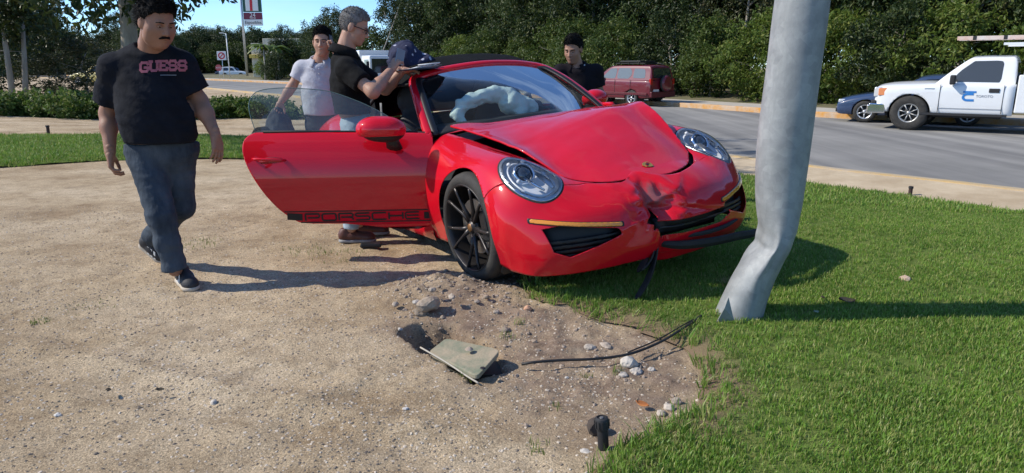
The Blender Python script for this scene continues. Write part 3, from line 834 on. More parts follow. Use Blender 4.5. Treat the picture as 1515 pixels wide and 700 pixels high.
# trees at the left of the lot
lt = make_tree('broadleaf_tree', 8.0, 3.6, 2.15, 200, 70, .17, lf_dark, bark, 21, .19, 'round', 'tall tree with grey trunk on the lawn behind the walking man', 'tree', None, (.3, .6), 7.0)
lt.location = (-7.35, 13.9, 0); lt.rotation_euler = (0, 0, 1.1)
for k, (X_, Y_, sc, lab) in enumerate(((-19.5, 25.5, .75, 'dark bushy tree behind the low hedge, closest to the sandy path'), (-16.4, 27.5, .62, 'dark rounded tree behind the low hedge beside a gap of sky'), (-23.5, 31, .9, 'large dark tree standing well behind the low hedge'))):
    o = make_tree('bushy_tree', 7.5, 3.4, .4, 190, 70, .20, [lf_dark, lf_olive, lf_dark][k], bark_p, 31 + k, .12, 'wall', lab, 'tree', None, (.3, .75)); o.location = (X_, Y_, 0); o.scale = (sc, sc, sc * (.5 if k == 1 else 1))
for (x0, Yd, hh, lab) in ((16, 23.5, 3.6, 'straight slim grey trunk rising from the hedge, taller of a pair'), (34, 24, 2.9, 'leaning slim grey trunk rising from the hedge, shorter of a pair')):
    q = gp(x0, 132, .55) if False else at(x0, 128, Yd); t = thing('slim_trunk', lab, 'trunk', (q[0], q[1], 0))
    g = B(); g.tube([(0, 0, 0), (.05 if x0 < 20 else .18, 0, hh * .5), (.02 if x0 < 20 else .35, 0, hh)], [.10, .08, .05], 8); g.build('stem', bark_p, t, smooth=True)
    r = np.random.default_rng(x0); cs = [(r.normal() * .8, r.normal() * .8, hh + r.normal() * .6) for _ in range(40)]
    v, f = leaves(cs, [.4] * 40, 60, .2, r); mkfast('crown', v, f, lf_dark, t, nper=4)
# low ground-cover hedge, in runs
def hedge(pts, hgt, dep, n, lab, m, seed, size=.13):
    r = np.random.default_rng(seed); c = curve(pts, 8); cs = []; rs = []
    for _ in range(n):
        i = r.integers(0, len(c) - 1); p = c[i] + (c[i + 1] - c[i]) * r.random(); q = p + r.normal(size=2) * dep * .45
        hh = hgt * (.75 + .35 * vnoise(np.array([[p[0], p[1]]]), .8, 2)[0]); cs.append((q[0], q[1], float(gh(q[0], q[1])) + r.uniform(.08, 1) * hh)); rs.append(r.uniform(.12, .26))
    org = (c[len(c) // 2][0], c[len(c) // 2][1], 0)
    t = thing('hedge', lab, 'hedge', org)
    v, f = leaves(cs, rs, 34, size, r, droop=-.2, asp=.5); mkfast('foliage', v - np.array(org), f, m, t, nper=4)
    g = B()
    for k in range(24):
        p = c[r.integers(0, len(c))]; x_, y_ = p + r.normal(size=2) * .3 - np.array(org[:2]); z_ = float(gh(*p)) - .03
        g = B(); g.tube([(x_, y_, z_), (x_ + r.normal() * .1, y_ + r.normal() * .1, z_ + hgt * .6)], [.02, .008], 5); g.build('stem', bark, t)
hl1 = leaf_mat('hedge_leaf', (.060, .115, .020), (.12, .19, .035), (.27, .30, .11), 2.0, .35)
hedge([(-27, 17.5), (-18, 19.6), (-14.5, 21.0), (-12.2, 22.0)], .75, 1.2, 800, 'low leafy green hedge bordering the sandy path below the dark trees', hl1, 5)
hedge([(-11.8, 22.2), (-9.6, 23.0), (-7.9, 23.2)], .68, 1.0, 380, 'low leafy green hedge between sandy path and road, behind the walking man', hl1, 6)
hedge([(-7.6, 22.8), (-5.2, 22.2), (-3.2, 21.2)], .45, .8, 200, 'short low end of the leafy hedge close to the road kerb', hl1, 7)
# ================================================================== THE CRASHED SPORTS CAR
paint = mat('red_paint', (0.60, 0.004, 0.016), rough=0.38, spec=0.08, coat=1.0, coatr=0.035, var=0.05, vscale=3)
def scuffed_paint():
    m = mat('scuffed_red_paint', (0.58, 0.005, 0.016), rough=0.38, spec=0.08, coat=0.85, coatr=0.06)
    n, l = nodes_of(m); b = n['Principled BSDF']
    t = n.new('ShaderNodeTexCoord')
    # scuffs sit round the point of impact on the bumper (car space)
    mpn = n.new('ShaderNodeMapping'); mpn.inputs['Location'].default_value = (-0.80 * 5.5, 0.10 * 6.5, -0.475 * 5.5); mpn.inputs['Scale'].default_value = (5.5, 6.5, 5.5)
    l.new(t.outputs['Object'], mpn.inputs['Vector'])
    g = n.new('ShaderNodeTexGradient'); g.gradient_type = 'SPHERICAL'; l.new(mpn.outputs['Vector'], g.inputs['Vector'])
    nz = n.new('ShaderNodeTexNoise'); nz.inputs['Scale'].default_value = 14; nz.inputs['Detail'].default_value = 8; nz.inputs['Roughness'].default_value = 0.75
    m2 = n.new('ShaderNodeMapping'); m2.inputs['Scale'].default_value = (1, 3.5, 0.8); l.new(t.outputs['Object'], m2.inputs['Vector']); l.new(m2.outputs['Vector'], nz.inputs['Vector'])
    mu = n.new('ShaderNodeMath'); mu.operation = 'MULTIPLY'; l.new(g.outputs['Fac'], mu.inputs[0]); l.new(nz.outputs['Fac'], mu.inputs[1])
    r = n.new('ShaderNodeValToRGB'); r.color_ramp.elements[0].position = 0.16; r.color_ramp.elements[1].position = 0.36
    r.color_ramp.elements[0].color = (0, 0, 0, 1); l.new(mu.outputs[0], r.inputs['Fac'])
    mxn = n.new('ShaderNodeMixRGB'); mxn.inputs['Color1'].default_value = (0.58, 0.005, 0.016, 1); mxn.inputs['Color2'].default_value = (0.30, 0.10, 0.11, 1)
    l.new(r.outputs['Color'], mxn.inputs['Fac']); l.new(mxn.outputs['Color'], b.inputs['Base Color'])
    mr = n.new('ShaderNodeMapRange'); mr.inputs['To Min'].default_value = 0.85; mr.inputs['To Max'].default_value = 0.0
    l.new(r.outputs['Color'], mr.inputs['Value']); l.new(mr.outputs['Result'], b.inputs['Coat Weight'])
    return m
paint_b = scuffed_paint()
blackp = mat('black_trim', (0.012, 0.012, 0.013), rough=0.45, bump=0.1, bscale=300)
blackr = mat('black_rubber', (0.018, 0.018, 0.018), rough=0.75, var=0.25, vscale=12, bump=0.2, bscale=120)
tyre_m = mat('tyre_rubber', (0.022, 0.021, 0.020), rough=0.78, base2=(0.05, 0.046, 0.04), vscale=9, bump=0.3, bscale=90)
rim_m = mat('dark_rim_paint', (0.040, 0.036, 0.035), rough=0.38, metal=0.5, rvar=0.1, vscale=8)
steel = mat('brake_steel', (0.42, 0.42, 0.42), rough=0.35, metal=1.0)
chrome = mat('bright_chrome', (0.82, 0.83, 0.85), rough=0.10, metal=1.0)
silver = mat('satin_silver', (0.62, 0.64, 0.66), rough=0.28, metal=0.9)
fabric_top = mat('black_roof_fabric', (0.011, 0.0115, 0.012), rough=0.95, spec=.1, bump=0.35, bscale=400, var=0.15, vscale=5)
interior = mat('dark_interior', (0.016, 0.016, 0.018), rough=0.65, bump=0.15, bscale=150)
interior_l = mat('grey_interior', (0.05, 0.05, 0.055), rough=0.6, bump=0.1, bscale=150)
airbag_m = mat('airbag_nylon', (.54, .62, .60), rough=0.8, bump=0.25, bscale=60, var=0.06)
amber = mat('amber_lens', (0.80, 0.30, 0.03), rough=0.15, coat=0.8)
gold = mat('badge_gold', (0.62, 0.42, 0.10), rough=0.3, metal=0.7)
def thin_glass(name, tint, base_refl=0.02, rough=0.0, dirt=0.0, ior=1.5):
    if name in MATS: return MATS[name]
    m = bpy.data.materials.new(name); m.use_nodes = True; n, l = nodes_of(m)
    n.remove(n['Principled BSDF'])
    tr = n.new('ShaderNodeBsdfTransparent'); tr.inputs['Color'].default_value = (*tint, 1)
    gl = n.new('ShaderNodeBsdfGlossy'); gl.inputs['Roughness'].default_value = rough
    fr = n.new('ShaderNodeFresnel'); fr.inputs['IOR'].default_value = ior
    ad = n.new('ShaderNodeMath'); ad.operation = 'ADD'; ad.inputs[1].default_value = base_refl; ad.use_clamp = True
    l.new(fr.outputs['Fac'], ad.inputs[0])
    ms = n.new('ShaderNodeMixShader'); l.new(ad.outputs[0], ms.inputs['Fac']); l.new(tr.outputs[0], ms.inputs[1]); l.new(gl.outputs[0], ms.inputs[2])
    last = ms.outputs[0]
    if dirt:
        df = n.new('ShaderNodeBsdfDiffuse'); df.inputs['Color'].default_value = (0.5, 0.52, 0.52, 1)
        nz = n.new('ShaderNodeTexNoise'); nz.inputs['Scale'].default_value = 4; nz.inputs['Detail'].default_value = 6
        t = n.new('ShaderNodeTexCoord'); l.new(t.outputs['Object'], nz.inputs['Vector'])
        mm = n.new('ShaderNodeMath'); mm.operation = 'MULTIPLY'; mm.inputs[1].default_value = dirt; l.new(nz.outputs['Fac'], mm.inputs[0])
        m3 = n.new('ShaderNodeMixShader'); l.new(mm.outputs[0], m3.inputs['Fac']); l.new(last, m3.inputs[1]); l.new(df.outputs[0], m3.inputs[2]); last = m3.outputs[0]
    l.new(last, n['Material Output'].inputs['Surface'])
    MATS[name] = m; return m
glass_w = thin_glass('windscreen_glass', (0.84, 0.90, 0.88), 0.0, 0.02, 0.05, 1.13)
glass_d = thin_glass('door_glass', (0.72, 0.78, 0.76), 0.04, 0.0, 0.16)
glass_l = thin_glass('lamp_lens', (0.96, 0.97, 0.98), 0.0, 0, 0, 1.3)

CAR_T = (0.515, 4.56, 0.07)
CAR_R = (R(4.5), -R(3.0), R(-59.3))
car = thing('sports_car', 'crashed red sports car with buckled bonnet, black fabric roof and open door', 'car', CAR_T, CAR_R)

FC = np.array([
 [(-.62,0,.900),(-.62,.25,.898),(-.62,.47,.885),(-.62,.60,.870),(-.62,.70,.850),(-.62,.80,.780),(-.62,.865,.60),(-.62,.870,.38),(-.62,.83,.17)],
 [(-.35,0,.855),(-.35,.25,.852),(-.35,.47,.838),(-.35,.60,.828),(-.35,.70,.818),(-.35,.815,.752),(-.35,.885,.60),(-.35,.885,.38),(-.35,.83,.17)],
 [(-.05,0,.792),(-.05,.25,.786),(-.05,.46,.762),(-.05,.59,.772),(-.05,.70,.785),(-.05,.825,.728),(-.05,.90,.585),(-.05,.90,.38),(-.05,.83,.17)],
 [(.22,0,.732),(.22,.25,.725),(.22,.45,.698),(.22,.575,.730),(.22,.69,.750),(.22,.81,.700),(.22,.89,.56),(.22,.895,.36),(.22,.83,.16)],
 [(.42,0,.682),(.42,.25,.674),(.41,.44,.648),(.40,.56,.682),(.40,.665,.698),(.39,.785,.655),(.38,.87,.53),(.38,.885,.35),(.38,.83,.155)],
 [(.62,0,.622),(.61,.24,.614),(.575,.43,.595),(.555,.535,.612),(.54,.64,.612),(.52,.755,.575),(.47,.85,.48),(.46,.87,.33),(.45,.83,.15)],
 [(.765,0,.562),(.752,.23,.556),(.705,.42,.538),(.675,.52,.535),(.645,.615,.525),(.605,.725,.49),(.55,.815,.42),(.52,.845,.30),(.51,.82,.148)],
 [(.865,0,.485),(.85,.22,.48),(.805,.40,.462),(.765,.50,.452),(.72,.60,.44),(.665,.70,.41),(.605,.78,.35),(.575,.815,.26),(.56,.805,.145)],
 [(.905,0,.38),(.89,.21,.375),(.845,.39,.36),(.805,.485,.35),(.758,.585,.34),(.705,.68,.32),(.648,.755,.28),(.615,.785,.22),(.60,.785,.142)],
 [(.90,0,.26),(.885,.2,.257),(.845,.38,.25),(.808,.475,.245),(.763,.57,.235),(.712,.66,.225),(.665,.73,.20),(.64,.755,.175),(.62,.765,.14)],
 [(.85,0,.15),(.835,.19,.148),(.80,.36,.145),(.77,.45,.142),(.735,.54,.14),(.697,.62,.138),(.665,.68,.137),(.65,.71,.136),(.635,.735,.135)],
], float)
WY = np.interp(FC[..., 0], [-.62, .1, .45, .9], [1.0, 1.01, 1.035, 1.05]); FC[..., 1] *= WY
for _i in range(5, 11):
    for _j in range(1, 9): FC[_i, _j, 0] += [0, .004, .014, .022, .030, .034, .030, .018, .010][_j] * min(1, (_i - 4) / 3)
FC[6:, :, 0] -= .012
def full_grid(C, nu, nv):
    H = cr_axis(cr_axis(C, nu, 0), nv, 1)
    Lh = H[:, ::-1]; Rh = H[:, 1:].copy(); Rh[..., 1] *= -1
    return np.concatenate([Lh, Rh], 1)
def gnormals(P):
    du = np.gradient(P, axis=0); dv = np.gradient(P, axis=1)
    n = np.cross(dv, du); return n / (np.linalg.norm(n, axis=-1, keepdims=True) + 1e-12)
PF = full_grid(FC, 14, 12)
NF = gnormals(PF)
X, Y, Z = PF[..., 0], PF[..., 1], PF[..., 2]
AY = np.abs(Y)
arch = np.maximum(np.hypot(X, Z - 0.335) - 0.365, 0.55 - AY)
edgeY = np.interp(X, [-.62, -.35, 0, .3, .5, .62, .7], [.645, .625, .585, .535, .485, .445, .40])
hoodf = np.minimum(np.minimum((edgeY - AY) * 1.0, 0.735 - 0.15 * (AY / .42) ** 2.8 - X), X - (-.50 - .09 * (AY / .6) ** 2))
HA = np.array([.86, -.06, -.47]); HA /= np.linalg.norm(HA)
HB = np.array([.30, .86, -.20]); HB -= HA * (HA @ HB); HB /= np.linalg.norm(HB)
HC = np.array([.450, .672, .684]); HN = np.cross(HA, HB); HN *= np.sign(HN[2])
def hl_coords(P):
    Q = P.copy(); Q[..., 1] = np.abs(Q[..., 1]); q = Q - HC
    return q @ HA, q @ HB, q @ HN
ha, hb, hn = hl_coords(PF)
AX_A, AX_B = .222, .148
hlr = np.sqrt((ha / AX_A) ** 2 + (hb / AX_B) ** 2) + np.maximum(0, np.abs(hn) - .16) * 20
hlf = (1 - hlr) * .12
xb = np.interp(AY, [0, .2, .34, .42, .6, .70, .78, .84, .9], [.735, .715, .655, .60, .58, .54, .46, .38, .30])
bumpf = np.maximum(X - xb, np.minimum(.550 - Z, X - .20))
IN1 = [(.40, .366), (.385, .330), (.66, .240), (.735, .275), (.765, .40), (.70, .412)]
front = np.where(X > .45, 1.0, -1.0)
in1 = np.where(X > .45, poly_sd(AY, Z, IN1), -.05)
in2 = np.where(X > .6, poly_sd(Y, Z, [(-.12, .310), (-.12, .262), (.36, .256), (.46, .290), (.44, .342), (-.10, .338)]), -.05)

# ---- impact damage (car space)
DY, DZ = -0.10, 0.47
def impact(P):
    x, y, z = P[..., 0], P[..., 1], P[..., 2]
    D = P.copy()
    g = np.exp(-np.abs((y - DY) / .085) ** 1.5) * np.exp(-((z - DZ) / .11) ** 2)
    fr = smooth(.45, .75, x)
    D[..., 0] -= .125 * g * fr
    # vertical crease under the dent, running into the split at the lip
    c = np.exp(-((y - DY - .02) / .045) ** 2) * smooth(.50, .36, z) * fr
    D[..., 0] -= .035 * c
    # folded ridges either side of it
    D[..., 0] += .018 * np.exp(-np.abs(y - DY - .13) / .03) * np.exp(-((z - .47) / .09) ** 2) * fr
    D[..., 0] += .016 * np.exp(-np.abs(y - DY + .12 + .25 * (z - .5)) / .03) * np.exp(-((z - .50) / .08) ** 2) * fr
    D[..., 2] += .045 * np.exp(-((y - DY - .02) / .10) ** 2) * np.exp(-((z - .55) / .045) ** 2) * fr
    D[..., 0] -= .05 * np.exp(-((y - DY - .02) / .10) ** 2) * np.exp(-((z - .57) / .04) ** 2) * fr
    # right wing of the bumper pushed down, left shoved in and up a little
    nz = vnoise(np.stack([y * 9, z * 9, x * 3], -1), 1.0, 3)
    D[..., 0] += .028 * nz * fr * np.exp(-((y - DY) / .24) ** 2) * np.exp(-((z - .47) / .16) ** 2)
    D[..., 2] += .010 * nz * fr * np.exp(-((y - DY) / .22) ** 2)
    for (ang_, amp, wd_, ln) in ((75, .030, .014, .16), (118, -.026, .016, .20), (28, .024, .012, .26), (152, .022, .014, .22), (-12, -.018, .014, .30), (196, .016, .012, .20), (-70, -.03, .016, .12)):
        ca, sa = math.cos(R(ang_)), math.sin(R(ang_)); al = (y - DY) * ca + (z - .43) * sa; pe_ = -(y - DY) * sa + (z - .43) * ca
        D[..., 0] += amp * np.exp(-np.abs(pe_) / wd_) * np.exp(-np.abs(al - ln * .3) / ln) * (al > 0) * fr
    rg = 1 - np.abs(vnoise(np.stack([y * 9 + z * 4, z * 9, x * 2 + 5], -1), 1.0, 3)) * 1.6
    D[..., 0] -= .075 * (rg - .45) * fr * np.exp(-((y - DY) / .15) ** 2) * np.exp(-((z - .46) / .13) ** 2)
    D[..., 0] += .006 * vnoise(np.stack([y * 4, z * 5, x], -1), 1.0, 2) * fr
    D[..., 2] += .012 * smooth(.0, .6, y) * fr * smooth(.4, .56, z)
    return D
def panel(name, fields, m, D=None, th=.0035, parent=None, flip=False, P=None):
    v, f = clip_grid(PF if P is None else P, fields, flip, D)
    o = mk(name, v, f, m, parent or car); solid(o, th); return o
gap = .0035
DF = impact(PF)
torn = np.where(X > .6, poly_sd(Y, Z, [(-.09, .40), (-.13, .425), (-.15, .39), (-.20, .385), (-.225, .36), (-.18, .345), (-.19, .31), (-.15, .325), (-.13, .26), (-.105, .25), (-.10, .33), (-.075, .36)]), -.05)
panel('bumper', [bumpf - gap, -hoodf - gap * 1.5, -hlf - .003, arch, -in1, -in2, -torn], paint_b, DF)
# small wave in the wings
DW = PF.copy()
panel('wing', [-bumpf - gap * .5, -hoodf - gap, -hlf - .003, arch, Y - .02, X + .615], paint, DW)
panel('wing', [-bumpf - gap * .5, -hoodf - gap, -hlf - .003, arch, -Y - .02, X + .615], paint, DW)

# ---- buckled bonnet
def buckle(P):
    x, y, z = P[..., 0], P[..., 1], P[..., 2]
    D = P.copy()
    side = smooth(-.62, .55, y)
    x0 = .02 - .10 * y
    t = (x - x0)
    up = np.where(t > 0, 1 - np.clip(t / .62, 0, 1), 1 - np.clip(-t / .55, 0, 1))
    up = up * .75 + .25 * up * up * (3 - 2 * up)
    ridge = np.exp(-(t / .05) ** 2)
    D[..., 2] += (.035 + .140 * side) * up - .006 * ridge * (1 - .3 * side)
    D[..., 0] -= .035 * smooth(-.4, .6, x)
    D[..., 2] += .030 * smooth(.1, -.45, x) * (1 - .5 * side)
    D[..., 2] += .028 * smooth(-.30, -.62, y) * smooth(.62, .1, x)
    D[..., 2] += .010 * vnoise(np.stack([x * 2.2 + 3, y * 2.6, x * 0], -1), 1.0, 2) + .004 * vnoise(np.stack([x * 7, y * 5 + x * 4, x * 0], -1), 1, 2)
    # creases at the front edge where the pole struck
    D[..., 2] += .018 * np.exp(-((y - DY) / .10) ** 2) * smooth(.48, .68, x)
    D[..., 0] -= .03 * np.exp(-((y - DY) / .12) ** 2) * smooth(.50, .68, x)
    return D
hood_v, hood_f = clip_grid(PF, [hoodf - gap * .5], False, buckle(PF))
hood = mk('bonnet', hood_v, hood_f, paint, car); solid(hood, .012)
hood_bvh = BVHTree.FromPolygons([tuple(v) for v in hood_v], hood_f)
# engine-bay void seen in the shut gap
B().box((-.02, 0, .47), (.74, .96, .30)).build('boot_well', interior, car)
cz = clip_grid(PF, [.04 - np.abs(edgeY - AY), X + .60, .66 - X], False, PF - NF * .035)
mk('bonnet_channel', cz[0], cz[1], blackp, car)
sl = clip_grid(PF, [np.minimum(X + .63, -.40 - X), .64 - AY], False, PF - NF * .03)
mk('scuttle_panel', sl[0], sl[1], blackp, car)

# badge on the bonnet
def on_hood(x, y, off=.004):
    h = hood_bvh.ray_cast(Vector((x, y, 1.5)), Vector((0, 0, -1)))
    return h[0] + h[1] * off, h[1]
p0, n0 = on_hood(.585, .045)
Mb = n0.to_track_quat('Z', 'X').to_matrix()
sh = [(-.026, .030), (0, .036), (.026, .030), (.027, .005), (.020, -.022), (0, -.036), (-.020, -.022), (-.027, .005)]
ang = Matrix.Rotation(R(180), 3, 'Z')
bd = B()
bd.prism(sh, 0, .003, M=Matrix.Translation(p0) @ (Mb @ ang).to_4x4())
badge = bd.build('badge', gold, car, bev=.001)
q = B()
for (a, b_, c, d) in [(-.020, .004, .018, .022), (.003, .004, .018, .022)][:1] + [(.003, -.020, .016, .018)]:
    q.prism([(a, b_), (a + c, b_), (a + c, b_ + d), (a, b_ + d)], .003, .0042, M=Matrix.Translation(p0) @ (Mb @ ang).to_4x4())
q.build('badge_stripes', mat('badge_red', (.35, .01, .01), .35), badge)
q = B(); q.prism([(-.008, -.011), (.008, -.011), (.008, .008), (0, .012), (-.008, .008)], .003, .005, M=Matrix.Translation(p0) @ (Mb @ ang).to_4x4())
q.build('badge_centre', blackp, badge)

# ---- headlights
def headlight(sgn):
    sel = (Y * sgn) > 0
    f = np.where(sel, hlf, -.1)
    v, fc = clip_grid(PF, [f], False, PF + NF * (.004 + .022 * np.clip(1 - hlr ** 2, 0, 1))[..., None])
    # housing behind the lens
    vb, fb = clip_grid(PF, [f], False, PF - NF * (.004 + .075 * np.sqrt(np.clip(1 - np.minimum(hlr, 1) ** 3, 0, 1)))[..., None])
    h = mk('headlight', vb, fb, mat('lamp_housing', (.80, .82, .84), .42, metal=.35), car)
    mk('lens', v, fc, glass_l, h)
    S = np.array([1, sgn, 1.0])
    def pt(a, b, n): return Vector((HC + HA * a * AX_A + HB * b * AX_B + HN * n) * S)
    # outer bright ring and dark seal, following the body surface
    def ring(r0, r1, off, name, m):
        vv, ff = clip_grid(PF, [np.where(sel, (hlr - r0) * .12, -.1), np.where(sel, (r1 - hlr) * .12, -.1)], False, PF + NF * off)
        o = mk(name, vv, ff, m, h); solid(o, .010); return o
    ring(.90, 1.0, .0025, 'outer_ring', silver)
    ring(.985, 1.05, .001, 'seal', blackr)
    ring(.74, .80, -.022, 'light_ring', mat('lamp_white', (.72, .75, .78), .3))
    c = pt(-.22, .05, -.045)
    nrm = (Vector(HN * S) * .75 + Vector((.6, 0, 0))).normalized()
    Mq = nrm.to_track_quat('Z', 'Y').to_matrix()
    g = B(); g.lathe([(.066, -.03), (.066, .006), (.058, .012), (.052, .006), (.050, -.02)], 28, M=Mq, c=c); g.build('projector_bezel', chrome, h, smooth=True)
    g = B(); g.lathe([(.0, .022), (.018, .020), (.034, .012), (.044, -.002), (.046, -.02), (0.0, -.02)], 28, M=Mq, c=c)
    g.build('projector_lens', mat('projector_glass', (.03, .035, .045), .03, spec=1.0, coat=1), h, smooth=True)
    # reflector panel and indicator fin in the lower half
    g = B(); a0 = pt(.10, -.10, -.025); a1 = pt(.80, -.02, -.022)
    g.tube([pt(.02, .30, -.03), pt(.35, .25, -.024), pt(.70, .10, -.02)], [.007, .010, .006], 8); g.build('fin', chrome, h, smooth=True)
    g = B(); g.tube([pt(.0, -.32, -.03), pt(.40, -.34, -.022), pt(.72, -.26, -.016)], [.02, .028, .012], 8, squash=[(1, .35)] * 3); g.build('reflector', silver, h, smooth=True)
    for (aa, bb) in ((-.62, -.28), (-.62, .36), (.06, -.55), (.10, .62)):
        g = B(); g.lathe([(0, .008), (.011, .005), (.013, -.006), (0, -.008)], 12, M=Mq, c=pt(aa, bb, -.03))
        g.build('led', mat('led_white', (.8, .82, .85), .2), h, smooth=True)
    # washer cap
    return h
headlight(-1); headlight(1)
for s_ in (-1, 1):
    g = B(); g.lathe([(0, .004), (.007, .003), (.009, 0), (.009, -.01)], 12, c=(.655, .475 * s_, .553), M=Vector((.6, 0, .8)).to_track_quat('Z', 'Y').to_matrix()); g.build('washer_cap', silver, car, smooth=True)

# ---- front intakes, indicators, lips
PIN = DF - NF * .07
for s_ in (-1, 1):
    sel = np.where(Y * s_ > 0, 1.0, -1.0)
    v, f = clip_grid(PF, [in1 + .03, sel], False, PIN); intake = mk('side_intake', v, f, mat('intake_black', (.006, .006, .007), .5), car)
    vs, fs = [], []
    for zz in (.245, .275, .305, .335):
        a, b = clip_grid(PF, [np.minimum(in1 + .012, np.where(np.abs(Z - zz) < 1, .009 - np.abs(Z - zz + .03 * (AY - .3)), -1)), sel], False, DF - NF * .03)
        if len(b): o = mk('slat', a, b, MATS['intake_black'], intake); solid(o, .012)
    # amber indicator bar along the top of the intake
    zt = np.interp(AY, [.30, .40, .60, .70, .80], [.378, .386, .410, .426, .445])
    v, f = clip_grid(PF, [np.minimum(.010 - np.abs(Z - zt), np.minimum(AY - .375, .80 - AY)), sel, X - .42], False, DF + NF * .007)
    o = mk('indicator', v, f, amber, car); solid(o, .02)
    v, f = clip_grid(PF, [np.minimum(.014 - np.abs(Z - zt), np.minimum(AY - .365, .81 - AY)), sel, X - .42], False, DF + NF * .002)
    o = mk('indicator_seat', v, f, blackp, car); solid(o, .02)
v, f = clip_grid(PF, [torn + .03], False, PIN); mk('torn_cavity', v, f, mat('intake_black', (.006, .006, .007), .5), car)
v, f = clip_grid(PF, [in2 + .02], False, PIN); lg = mk('centre_intake', v, f, MATS['intake_black'], car)
o = clip_grid(PF, [np.minimum(in2 + .01, .005 - np.abs(Z - .297))], False, DF - NF * .025); o = mk('slat', o[0], o[1], blackp, lg); solid(o, .01)
# torn black spoiler lip: left half sagging towards the pole, right half hanging to the ground
def strip(pts, w_, t_, name, twist=None):
    pts = curve(pts, 10); n = len(pts); g = B(); v = []; fc = []
    for i, p in enumerate(pts):
        t = Vector(pts[min(i + 1, n - 1)] - pts[max(i - 1, 0)]).normalized()
        a = 0 if twist is None else np.interp(i / (n - 1), *twist)
        upv = Vector((math.sin(a), 0, math.cos(a))); s2 = t.cross(upv).normalized(); u2 = s2.cross(t).normalized()
        wv = w_ * (1 - .55 * abs(i / (n - 1) * 2 - 1) ** 4)
        for (k1, k2) in ((-1, -1), (1, -1), (1.1, .2), (.2, 1), (-1, .6)):
            v.append(Vector(p) + u2 * wv * k1 * .5 + s2 * t_ * k2 * .5)
    for i in range(n - 1):
        for k in range(5): fc.append((i * 5 + k, i * 5 + (k + 1) % 5, i * 5 + 5 + (k + 1) % 5, i * 5 + 5 + k))
    fc.append((4, 3, 2, 1, 0)); fc.append(tuple((n - 1) * 5 + k for k in range(5)))
    g.add(v, fc); return g.build(name, blackr, car, smooth=True, autos=40)
strip([(.79, -.11, .215), (.88, -.02, .195), (.915, .14, .178), (.905, .34, .160), (.85, .52, .135), (.82, .66, .115), (.79, .80, .11)], .046, .03, 'spoiler_lip', ([0, .5, 1], [.2, .5, .2]))
strip([(.80, -.07, .235), (.86, .05, .232), (.885, .20, .225), (.86, .38, .222), (.80, .55, .225)], .022, .02, 'splitter_edge')
strip([(.80, -.08, .23), (.835, -.14, .17), (.86, -.19, .11), (.885, -.26, .04), (.91, -.36, -.03)], .055, .014, 'torn_lip', ([0, 1], [.4, 1.4]))
strip([(.82, -.10, .22), (.85, -.20, .13), (.85, -.27, .10), (.83, -.20, .15)], .05, .012, 'torn_lip', ([0, 1], [0, 1.8]))
# red lower valance remnants + undertray
vl, fl = clip_grid(PF, [.20 - Z, Z - .10, X - .5, Y + .10], False, impact(PF) + np.array([-.05, 0, -.055])); o = mk('lower_valance', vl, fl, paint_b, car); solid(o, .004)
B().box((.22, 0, .20), (.80, 1.1, .03)).build('undertray', blackp, car)
# torn headlamp bracket behind the front right wheel-arch lip
g = B(); g.add([(.33, -.885, .548), (.43, -.872, .548), (.40, -.885, .52), (.335, -.90, .478), (.315, -.905, .462), (.325, -.89, .50)], [(0, 1, 2, 5), (5, 2, 3, 4)])
o = g.build('torn_bracket', mat('torn_grey_plastic', (.32, .31, .31), .6, base2=(.08, .08, .08), vscale=30), car); solid(o, .006)
g = B(); g.add([(.30, -.87, .556), (.46, -.85, .556), (.40, -.862, .53), (.31, -.874, .52)], [(0, 1, 2, 3)]); o = g.build('arch_liner_edge', blackp, car); solid(o, .02)

# ---- wheel arches (liners)
for xx, s_ in ((0, -1), (0, 1), (-2.45, -1), (-2.45, 1)):
    v = []; n = 26
    for i in range(n + 1):
        th = math.pi * (-.22 + 1.44 * i / n)
        for yy, rr in ((.835, .362), (.825, .385), (.60, .385), (.58, .10)):
            v.append((xx + rr * math.cos(th), yy * s_, .335 + rr * math.sin(th)))
    mk('arch_liner', v, gfaces(n + 1, 4, s_ > 0), blackp, car)

